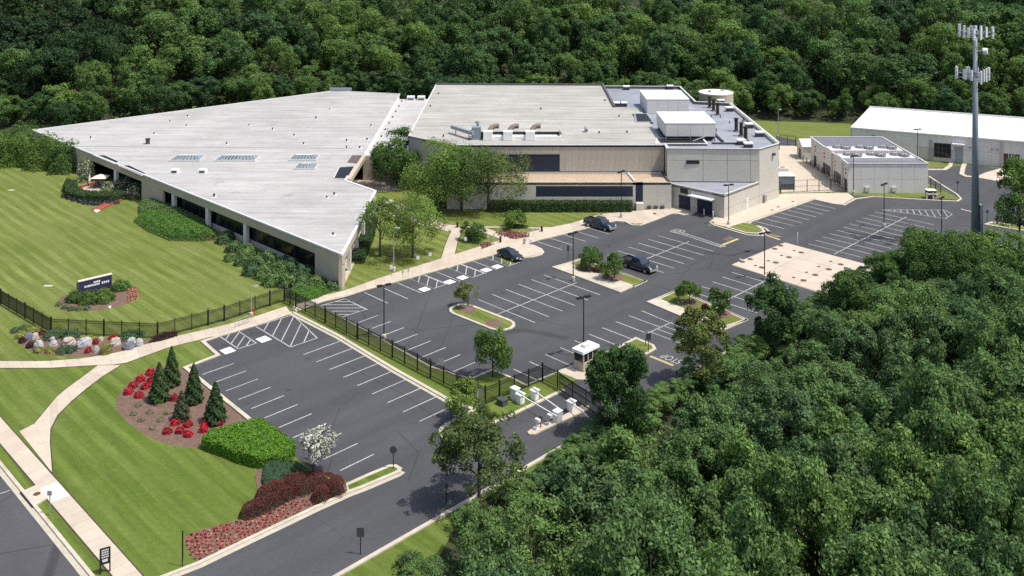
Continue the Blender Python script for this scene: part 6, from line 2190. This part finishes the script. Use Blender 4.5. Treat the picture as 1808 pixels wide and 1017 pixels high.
def shrub(px, py, wpx, hpx, label, m, cat='shrub', name='shrub', group=None, n_=None, leaf=.14, flat=1.0, z=0.03):
    """rounded shrub: width and height in photo pixels at its place"""
    p = at(px, py)
    sc_ = F / p.y
    R, hgt = wpx / 2 / sc_, max(.25, hpx / sc_)
    n_ = n_ or int(min(2600, 260 + 420 * R * R + 160 * R * hgt))
    d = unit(NP.normal(size=(n_, 3)))
    d[:, 2] = np.abs(d[:, 2])
    amp = .13 if wpx < 60 else .2
    lump = 1 + amp * np.sin(d[:, :1] * 7 + px) * np.cos(d[:, 2:] * 5 + py) + amp * np.sin(d[:, 1:2] * 8 + py)
    c = d * np.array([R, R * flat, hgt]) * lump * NP.uniform(.75, 1.03, (n_, 1))
    nrm = unit(d * np.array([1, 1, R / hgt]) + NP.normal(size=(n_, 3)) * .45)
    me = leaves('foliage', c, nrm, leaf, m)
    o = link(name, me, None, (p.x, p.y + R * flat * .6, z))
    return tag(o, label, cat, group)


# azaleas
AZ = ((360, 340), (260, 410), (375, 415), (185, 470), (310, 480), (140, 535), (245, 570), (595, 600), (610, 845), (735, 860), (530, 930), (655, 925), (740, 960), (910, 865), (890, 915), (1050, 845))
for i, (x, y) in enumerate(AZ):
    lab = ('crimson azalea in the upper group beside the conifers' if i < 7 else 'crimson azalea alone between the conifers' if i == 7 else 'crimson azalea in the lower group near the lawn edge' if i < 13 else 'crimson azalea close to the end of the bright clipped hedge')
    shrub(200 + x / 5.65, 603 + y / 5.65, 16.5, 9.5, lab, M_LAZ, 'azalea', 'azalea', lab.replace('azalea', 'azaleas') if i != 7 else None, 620, .15)
for x, y in ((240, 668), (450, 655), (195, 755), (355, 740), (525, 745), (460, 815), (270, 820), (385, 895)):
    shrub(200 + x / 5.65, 601 + y / 5.65, 12, 4, 'small pale tuft on the mulch of the azalea bed', M_LTUFT, 'tuft', 'grass_tuft', 'pale tufts in the azalea bed', 160, .16)


def hedge(name, label, poly, h, m, n_, leaf=.14, cat='hedge', lumpy=.08, z=0.0, round_=0.0):
    """clipped hedge: leaf faces over the top and sides of an outline on the ground, over a dark core"""
    P2 = np.array([[p.x, p.y] for p in poly])
    a_ = P2
    b_ = np.roll(P2, -1, 0)
    area = .5 * np.sum(a_[:, 0] * b_[:, 1] - b_[:, 0] * a_[:, 1])
    if area < 0:
        poly = poly[::-1]
        P2 = P2[::-1]
        a_, b_ = P2, np.roll(P2, -1, 0)
        area = -area
    per = np.linalg.norm(b_ - a_, axis=1)
    n_top = int(n_ * area / (area + per.sum() * h))
    lo, hi = P2.min(0), P2.max(0)
    out = []
    while sum(len(o) for o in out) < n_top:
        q = NP.uniform(lo, hi, (n_top * 3, 2))
        ins = np.zeros(len(q), bool)
        for (x0_, y0_), (x1_, y1_) in zip(a_, b_):
            c_ = ((y0_ > q[:, 1]) != (y1_ > q[:, 1])) & (q[:, 0] < (x1_ - x0_) * (q[:, 1] - y0_) / (y1_ - y0_ + 1e-12) + x0_)
            ins ^= c_
        out.append(q[ins])
    q = np.concatenate(out)[:n_top]
    bumpz = lumpy * (np.sin(q[:, 0] * 3.1) * np.cos(q[:, 1] * 2.7) + NP.normal(size=len(q)) * .6)
    zt = h + bumpz
    if round_:
        dmin = np.full(len(q), 1e9)
        for p0_, p1_ in zip(a_, b_):
            e = p1_ - p0_
            t = np.clip(((q - p0_) @ e) / (e @ e), 0, 1)
            dmin = np.minimum(dmin, np.linalg.norm(q - (p0_ + t[:, None] * e), axis=1))
        k = np.clip(dmin / round_, 0, 1)
        zt = h * np.sqrt(1 - (1 - k) ** 2) + bumpz
    top = np.column_stack([q, zt + z])
    ntop = unit(np.array([0, 0, 1.0]) + NP.normal(size=(len(q), 3)) * .55)
    cs, ns = [top], [ntop]
    if not round_:
        n_s = n_ - n_top
        e_ = NP.choice(len(per), n_s, p=per / per.sum())
        t = NP.uniform(0, 1, n_s)[:, None]
        base = a_[e_] * (1 - t) + b_[e_] * t
        ev = (b_ - a_)[e_] / per[e_][:, None]
        no = np.column_stack([ev[:, 1], -ev[:, 0]])
        zz = NP.uniform(0.03, h, n_s)
        off_ = (.06 * np.sin(base.sum(1) * 4) + NP.normal(size=n_s) * .05)[:, None]
        cs.append(np.column_stack([base + no * off_, zz + z]))
        ns.append(unit(np.column_stack([no, np.full(n_s, .25)]) + NP.normal(size=(n_s, 3)) * .5))
    c_, nn_ = np.concatenate(cs), np.concatenate(ns)
    p0 = sum(poly, Vector()) / len(poly)
    p0.z = 0
    root = thing(name, label, cat, p0)
    me = leaves('foliage', c_ - np.array(p0), nn_, leaf, m)
    link('foliage', me, root)
    cc_ = sum(poly, Vector()) / len(poly)
    core = [cc_ + (p - cc_) * (.8 if round_ else .93) for p in poly]
    part('branches', MB().prism(core, z, h * (.62 if round_ else .9) + z, .5 if round_ else 0), M_TWIG, root)
    return root


hedge('clipped_hedge', 'wide flat clipped bright green hedge between azalea bed and lower car park',
      [at(x, y, 1.15) for x, y in ((357, 772), (369, 760), (400, 751), (439, 743), (459, 737), (490, 758), (521, 781), (515, 792), (505, 806), (449, 806), (400, 789))], 1.15, M_LHEDGE, 15000, .17)
hedge('window_hedge', 'long dark clipped hedge under the lower dark window band', [Vector((-4.2, 173.6, 0)), Vector((21.6, 173.6, 0)), Vector((22.0, 175.3, 0)), Vector((-4.2, 175.3, 0))], 1.75, M_LHEDD, 9000, .26)
hedge('patio_hedge', 'curved dark hedge wrapped round the patio', P((112, 338), (118, 350), (145, 357), (195, 357), (225, 352), (226, 347), (190, 350), (150, 348), (138, 343), (134, 330), (118, 326)), 1.3, M_LHEDD, 6000, .26)
hedge('foundation_hedge', 'dark clipped hedge along the right hand wall of the low office building', P((622, 466), (642, 466), (660, 420), (668, 380), (660, 378), (640, 420)), 1.3, M_LHEDD, 6000, .24)
# low plants with a slaty look round the patio edge
for k in range(11):
    t = k / 10
    x = 112 + 92 * t
    y = 346 + 14 * math.sin(math.pi * min(1, t * 1.25) * .62) + (0 if t < .8 else -1.5)
    shrub(x, y + 3, 12, 6, 'slaty low plant edging the patio hedge', M_LSLATE if 'M_LSLATE' in globals() else globals().setdefault('M_LSLATE', leafy('slate_plant', (0.055, 0.065, 0.085), tint=.1, trans=.1)), 'plant', 'edging_plant', 'edging plants round the patio', 170, .22)

# maroon and green mounds round the white tree
def mound(label, pts, h, m, n_, leaf=.13, rr=.9, name='mounded_shrub', cat='shrub', grow=1.14):
    c0_ = sum(pts, Vector()) / len(pts)
    pts = [c0_ + (p - c0_) * grow for p in pts]
    return hedge(name, label, pts, h, m, int(n_ * 3.0), leaf * .75, cat, .03 if grow > 1 else .14, 0.0, rr)


mound('long dark maroon mounded shrub reaching from the flower bed towards the white tree', P((428, 914), (432, 902), (448, 894), (480, 884), (515, 868), (524, 872), (515, 884), (490, 897), (462, 912), (440, 918)), 1.0, M_LMAR, 5200)
mound('brownish maroon mounded shrub on the lawn side behind the long one', P((452, 888), (456, 874), (475, 863), (500, 860), (515, 866), (490, 882), (465, 890)), .95, M_LMAR, 3200)
mound('wide dark maroon mounded shrub under the white flowering tree', P((500, 868), (505, 852), (540, 845), (585, 848), (590, 858), (560, 870), (525, 880)), 1.0, M_LMAR, 4200)
mound('round deep red mounded shrub at the kerb beside the narrow island', P((578, 866), (585, 853), (606, 856), (611, 868), (604, 879), (582, 880)), 1.15, M_LMAR, 2800)
mound('smaller deep red mounded shrub at the upper corner of the flower bed', P((550, 884), (556, 872), (576, 868), (584, 880), (572, 891), (556, 892)), 1.05, M_LMAR, 2400)
mound('blue green juniper mass between the bright hedge and the maroon shrubs', P((466, 850), (470, 826), (500, 818), (530, 830), (548, 842), (510, 852), (485, 866), (470, 866)), .8, M_LJUN, 4600, .15)
mound('spreading bright green ground cover mound on the lawn below the office columns', P((236, 392), (250, 382), (290, 378), (330, 388), (378, 412), (384, 424), (350, 427), (300, 426), (262, 410)), 1.3, M_LGC, 9000, .24, 2.6, grow=1.0)
mound('taller dark green planting against the office wall behind the bright mound', P((244, 366), (268, 360), (310, 372), (360, 395), (376, 410), (330, 398), (280, 385), (246, 388)), 1.5, M_LSHR, 6500, .26, 1.8, grow=1.0)
mound('bright green grassy ground cover at the foot of the office corner', P((520, 508), (560, 508), (592, 512), (560, 528), (530, 536), (515, 527), (500, 525)), .4, M_LGC, 3200, .2, .8, grow=1.0)
mound('low dark maroon shrub strip at the right end of the boulder bed', P((262, 607), (275, 598), (300, 591), (314, 590), (313, 595), (285, 603)), .55, M_LPUR, 1800, .13, .6, grow=1.0)

# shrubs along the office front
SH = ((392, 432, 26, 14), (410, 446, 30, 16), (432, 455, 34, 20), (404, 462, 22, 12), (425, 470, 30, 18), (448, 476, 36, 22), (470, 470, 34, 22), (440, 488, 30, 16), (462, 494, 34, 20), (488, 488, 36, 22), (512, 484, 34, 20),
      (478, 506, 36, 18), (502, 508, 38, 22), (530, 498, 36, 22), (528, 512, 34, 18), (556, 508, 36, 16), (585, 514, 26, 14), (400, 424, 24, 14), (540, 484, 26, 12), (500, 470, 26, 14))
for x, y, wp_, hp_ in SH:
    shrub(x, y, wp_, hp_, 'grey green shrub in the border along the office windows', M_LSHR, 'shrub', 'border_shrub', 'shrubs along the office front', None, .24)
# sign bed
for x, y, wp_, hp_, m, lab in ((128, 535, 34, 16, M_LFD, 'dark clipped shrub at the left foot of the navy sign'), (150, 538, 40, 18, M_LFD, 'dark clipped shrub in front of the navy sign, left of centre'), (176, 536, 42, 20, M_LFM, 'green clipped shrub in front of the navy sign, right of centre'),
                               (208, 515, 34, 15, M_LFM, 'green shrub at the right end of the navy sign')):
    shrub(x, y, wp_, hp_, lab, m, 'shrub', 'clipped_shrub', None, None, .2)
for x, y in ((102, 541), (113, 546), (124, 549), (138, 549), (152, 548)):
    shrub(x, y, 13, 6, 'small grey tuft at the left rim of the sign bed', M_LSHR, 'tuft', 'grass_tuft', 'tufts at the rim of the sign bed', 200, .16)

# boulder bed
def boulder(px, py, wpx, hpx, label, m, seed):
    p = at(px, py)
    sc_ = F / p.y
    rr = random.Random(seed)
    n1, n2 = 10, 6
    mb_ = MB()
    R, hgt = wpx / 2 / sc_, hpx / sc_
    for j in range(n2 + 1):
        t = j / n2
        for i in range(n1):
            a_ = 2 * math.pi * i / n1
            k = math.cos(t * math.pi / 2 * .93) ** .6 * rr.uniform(.82, 1.12)
            mb_.v.append(Vector((math.cos(a_) * R * k, math.sin(a_) * R * .8 * k, hgt * (math.sin(t * math.pi / 2) * rr.uniform(.9, 1.06)) - .1)))
    for j in range(n2):
        for i in range(n1):
            mb_.f.append([j * n1 + i, j * n1 + (i + 1) % n1, (j + 1) * n1 + (i + 1) % n1, (j + 1) * n1 + i])
    mb_.f.append([n2 * n1 + i for i in range(n1)])
    o = link('boulder', mb_.mesh('boulder', m), None, (p.x, p.y + R * .5, 0.03), rr.uniform(0, 1))
    tag(o, label, 'boulder', 'boulders in the bed below the fence')


for i, (x, y, w_, h_, m, lab) in enumerate(((48, 603, 16, 15, M_ROCKD, 'dark slaty boulder at the left end of the boulder bed'), (60, 602, 14, 14, M_ROCKT, 'pale pinkish boulder leaning on the dark one at the left end'), (66, 619, 18, 17, M_ROCKL, 'white peaked boulder near the left front of the boulder bed'),
                                           (92, 614, 15, 12, M_ROCKL, 'small pale boulder between the two golden shrubs'), (118, 611, 24, 14, M_ROCKT, 'grey boulder with a flat face behind the green juniper'), (146, 615, 28, 17, M_ROCKL, 'largest white boulder in the middle of the bed'),
                                           (177, 603, 10, 8, M_ROCKT, 'small boulder between the red shrubs'), (169, 623, 11, 12, M_ROCKL, 'small white boulder in front of the red shrubs'), (201, 612, 22, 14, M_ROCKT, 'split white boulder right of the round golden shrub'),
                                           (225, 618, 24, 12, M_ROCKD, 'low dark blue grey boulder near the right end'), (230, 610, 17, 13, M_ROCKL, 'pale boulder behind the low dark one'), (245, 612, 14, 14, M_ROCKL, 'grey boulder at the right end of the boulder bed'), (91, 603, 10, 8, M_ROCKL, 'small boulder peeping over the left golden shrubs'))):
    boulder(x, y, w_, h_, lab, m, i + 3)
for x, y, w_, h_, m, lab in ((34, 598, 22, 9, M_LYEL, 'golden shrub at the far left of the boulder bed'), (52, 588, 24, 7, M_LYEL, 'golden shrub below the fence corner'), (38, 606, 14, 9, M_LPUR, 'purple shrub at the left end beside the dark boulder'), (52, 615, 16, 9, M_LPUR, 'purple shrub in front of the dark boulder'),
                             (66, 623, 19, 8, M_LYEL, 'golden green shrub in front of the white peaked boulder'), (86, 624, 16, 9, M_LYEL, 'golden shrub in front of the small pale boulder'), (108, 625, 26, 10, M_LJUN, 'green juniper at the front of the boulder bed'), (122, 624, 20, 10, M_LJUN, 'green juniper beside the largest white boulder'),
                             (90, 600, 40, 12, M_LJUN, 'spreading juniper below the fence, left half'), (120, 600, 36, 12, M_LJUN, 'spreading juniper below the fence, right half'), (155, 603, 22, 7, M_LYEL, 'golden shrub behind the largest white boulder'), (167, 609, 11, 8, M_LAZ, 'red shrub left of the small boulder'),
                             (154, 624, 12, 10, M_LAZ, 'red shrub leaning on the largest white boulder'), (198, 601, 18, 7, M_LAZ, 'red shrub under the fence above the split boulder'), (184, 627, 20, 17, M_LYEL, 'round golden shrub at the front beside the path'), (226, 600, 44, 8, M_LJUN, 'low juniper under the right part of the fence'),
                             (25, 588, 18, 7, M_LSHR, 'grey green shrub at the bed end by the far left fence'), (40, 583, 20, 7, M_LSHR, 'grey green shrub against the far left fence'), (72, 592, 14, 6, M_LMAR, 'maroon shrub below the fence corner post')):
    shrub(x, y, w_, h_, lab, m, 'shrub', 'bed_shrub', None, None, .15)

# shrubs on the big lawn's far left and round the patio
for x, y, w_, h_, m, lab in ((22, 294, 84, 50, M_LFM, 'large rounded shrub at the left edge of the big lawn'), (66, 299, 76, 52, M_LFM, 'large rounded shrub second from the left edge of the big lawn'), (108, 305, 66, 48, M_LFM, 'large rounded shrub nearest the left corner of the office'),
                             (30, 268, 90, 40, M_LFM, 'tall shrub mass behind the rounded shrubs on the far left'), (-24, 292, 80, 50, M_LFM, 'large rounded shrub cut by the left edge of the picture')):
    shrub(x, y, w_, h_, lab, m, 'shrub', 'large_shrub', None, 6000, .32)
for x, y, w_, h_, lab in ((147, 322, 34, 40, 'tall white flecked shrub at the left of the patio'), (186, 342, 26, 18, 'white flowering shrub in the middle of the patio front'), (205, 338, 26, 18, 'white flowering shrub right of the middle of the patio'), (222, 335, 30, 22, 'white flowering shrub against the office recess'), (235, 352, 28, 24, 'white flowering shrub at the right end of the patio by the wall')):
    shrub(x, y, w_, h_, lab, M_LWHT2, 'shrub', 'flowering_shrub', None, 900, .3)
shrub(1056, 483, 17, 9, 'reddish shrub between the two clipped trees of the island', M_LMAR, 'shrub', 'red_shrub', None, 500, .18, z=.13)
shrub(1246, 548, 14, 8, 'reddish shrub between the two clipped trees of the lower island', M_LMAR, 'shrub', 'red_shrub', None, 400, .18, z=.13)
shrub(915, 403, 40, 5, 'low dark shrub strip behind the red flower wedge', M_LHEDD, 'shrub', 'low_shrub', None, 500, .25, .4)
shrub(842, 424, 34, 8, 'dark low shrub round the small tree in the grass wedge', M_LFD, 'shrub', 'low_shrub', None, 700, .25)

# flower beds: too many blooms to count
def flowers(name, poly, m, n_, label, leaf=.15, h=.16, clump=.26):
    P2 = np.array([[p.x, p.y] for p in poly])
    a_, b_ = P2, np.roll(P2, -1, 0)
    lo, hi = P2.min(0), P2.max(0)
    gx = np.arange(lo[0], hi[0], clump * 1.75)
    gy_ = np.arange(lo[1], hi[1], clump * 1.75)
    q = np.array([[x + (.5 * clump if j % 2 else 0), y] for j, y in enumerate(gy_) for x in gx]) + NP.normal(size=(len(gx) * len(gy_), 2)) * clump * .22
    ins = np.zeros(len(q), bool)
    for (x0_, y0_), (x1_, y1_) in zip(a_, b_):
        ins ^= ((y0_ > q[:, 1]) != (y1_ > q[:, 1])) & (q[:, 0] < (x1_ - x0_) * (q[:, 1] - y0_) / (y1_ - y0_ + 1e-12) + x0_)
    q = q[ins]
    per_ = 9
    d = unit(NP.normal(size=(len(q) * per_, 3)))
    d[:, 2] = np.abs(d[:, 2])
    c = np.repeat(np.column_stack([q, np.full(len(q), .06)]), per_, 0) + d * np.array([clump * .42, clump * .42, h])
    me = leaves(name, c, unit(d + NP.normal(size=d.shape) * .3), leaf, m, .9)
    return tag(link(name, me), label, 'flowers', None, 'stuff')


flowers('flower_carpet', P((326, 952), (336, 946), (425, 920), (470, 906), (519, 888), (541, 884), (552, 893), (500, 919), (450, 944), (400, 968), (347, 992), (333, 976)), M_LFLOW, 0, 'carpet of small red and peach bedding flowers along the entrance drive', .18, .16, .24)
flowers('flower_carpet', P((222, 538), (226, 512), (240, 507), (246, 517), (240, 530)), M_LFLOO, 0, 'patch of orange bedding flowers at the right of the navy sign bed', .2, .2, .27)
flowers('flower_carpet', P((870, 411), (900, 409), (932, 412), (937, 419), (907, 424), (885, 417)), M_LFLOP, 0, 'dusky pink flower wedge in the entrance plaza', .22, .22, .28)
flowers('flower_carpet', P((849, 430), (861, 427), (872, 432), (860, 437), (849, 441)), M_LFLOP, 0, 'small dusky pink flower patch beside the parked saloon car', .22, .22, .28)
flowers('flower_carpet', P((768, 360), (800, 353), (832, 350), (836, 355), (800, 361)), M_LFLOO, 0, 'strip of orange flowers in the shade under the tree clump', .24, .22, .3)

# things that read alike are told apart by their order across the picture
bpy.context.view_layer.update()
ORD = ['leftmost', 'second from left', 'third from left', 'fourth from left', 'fifth from left', 'sixth from left', 'seventh from left', 'eighth from left', 'ninth from left', 'tenth from left', 'eleventh from left', 'twelfth from left',
       'thirteenth from left', 'fourteenth from left', 'fifteenth from left', 'sixteenth from left', 'seventeenth from left', 'eighteenth from left', 'nineteenth from left', 'twentieth from left']
same = {}
for o in bpy.data.objects:
    if o.parent is None and o.get('category') and o.get('label'):
        same.setdefault(o['label'], []).append(o)
for lab, os_ in same.items():
    if 1 < len(os_) <= 20:
        os_.sort(key=lambda o: o.location.x / max(o.location.y, 1))
        for i, o in enumerate(os_):
            o['label'] = f"{lab}, " + (('left of two', 'right of two')[i] if len(os_) == 2 else ('left of three', 'middle of three', 'right of three')[i] if len(os_) == 3 else 'rightmost' if i == len(os_) - 1 else ORD[i])
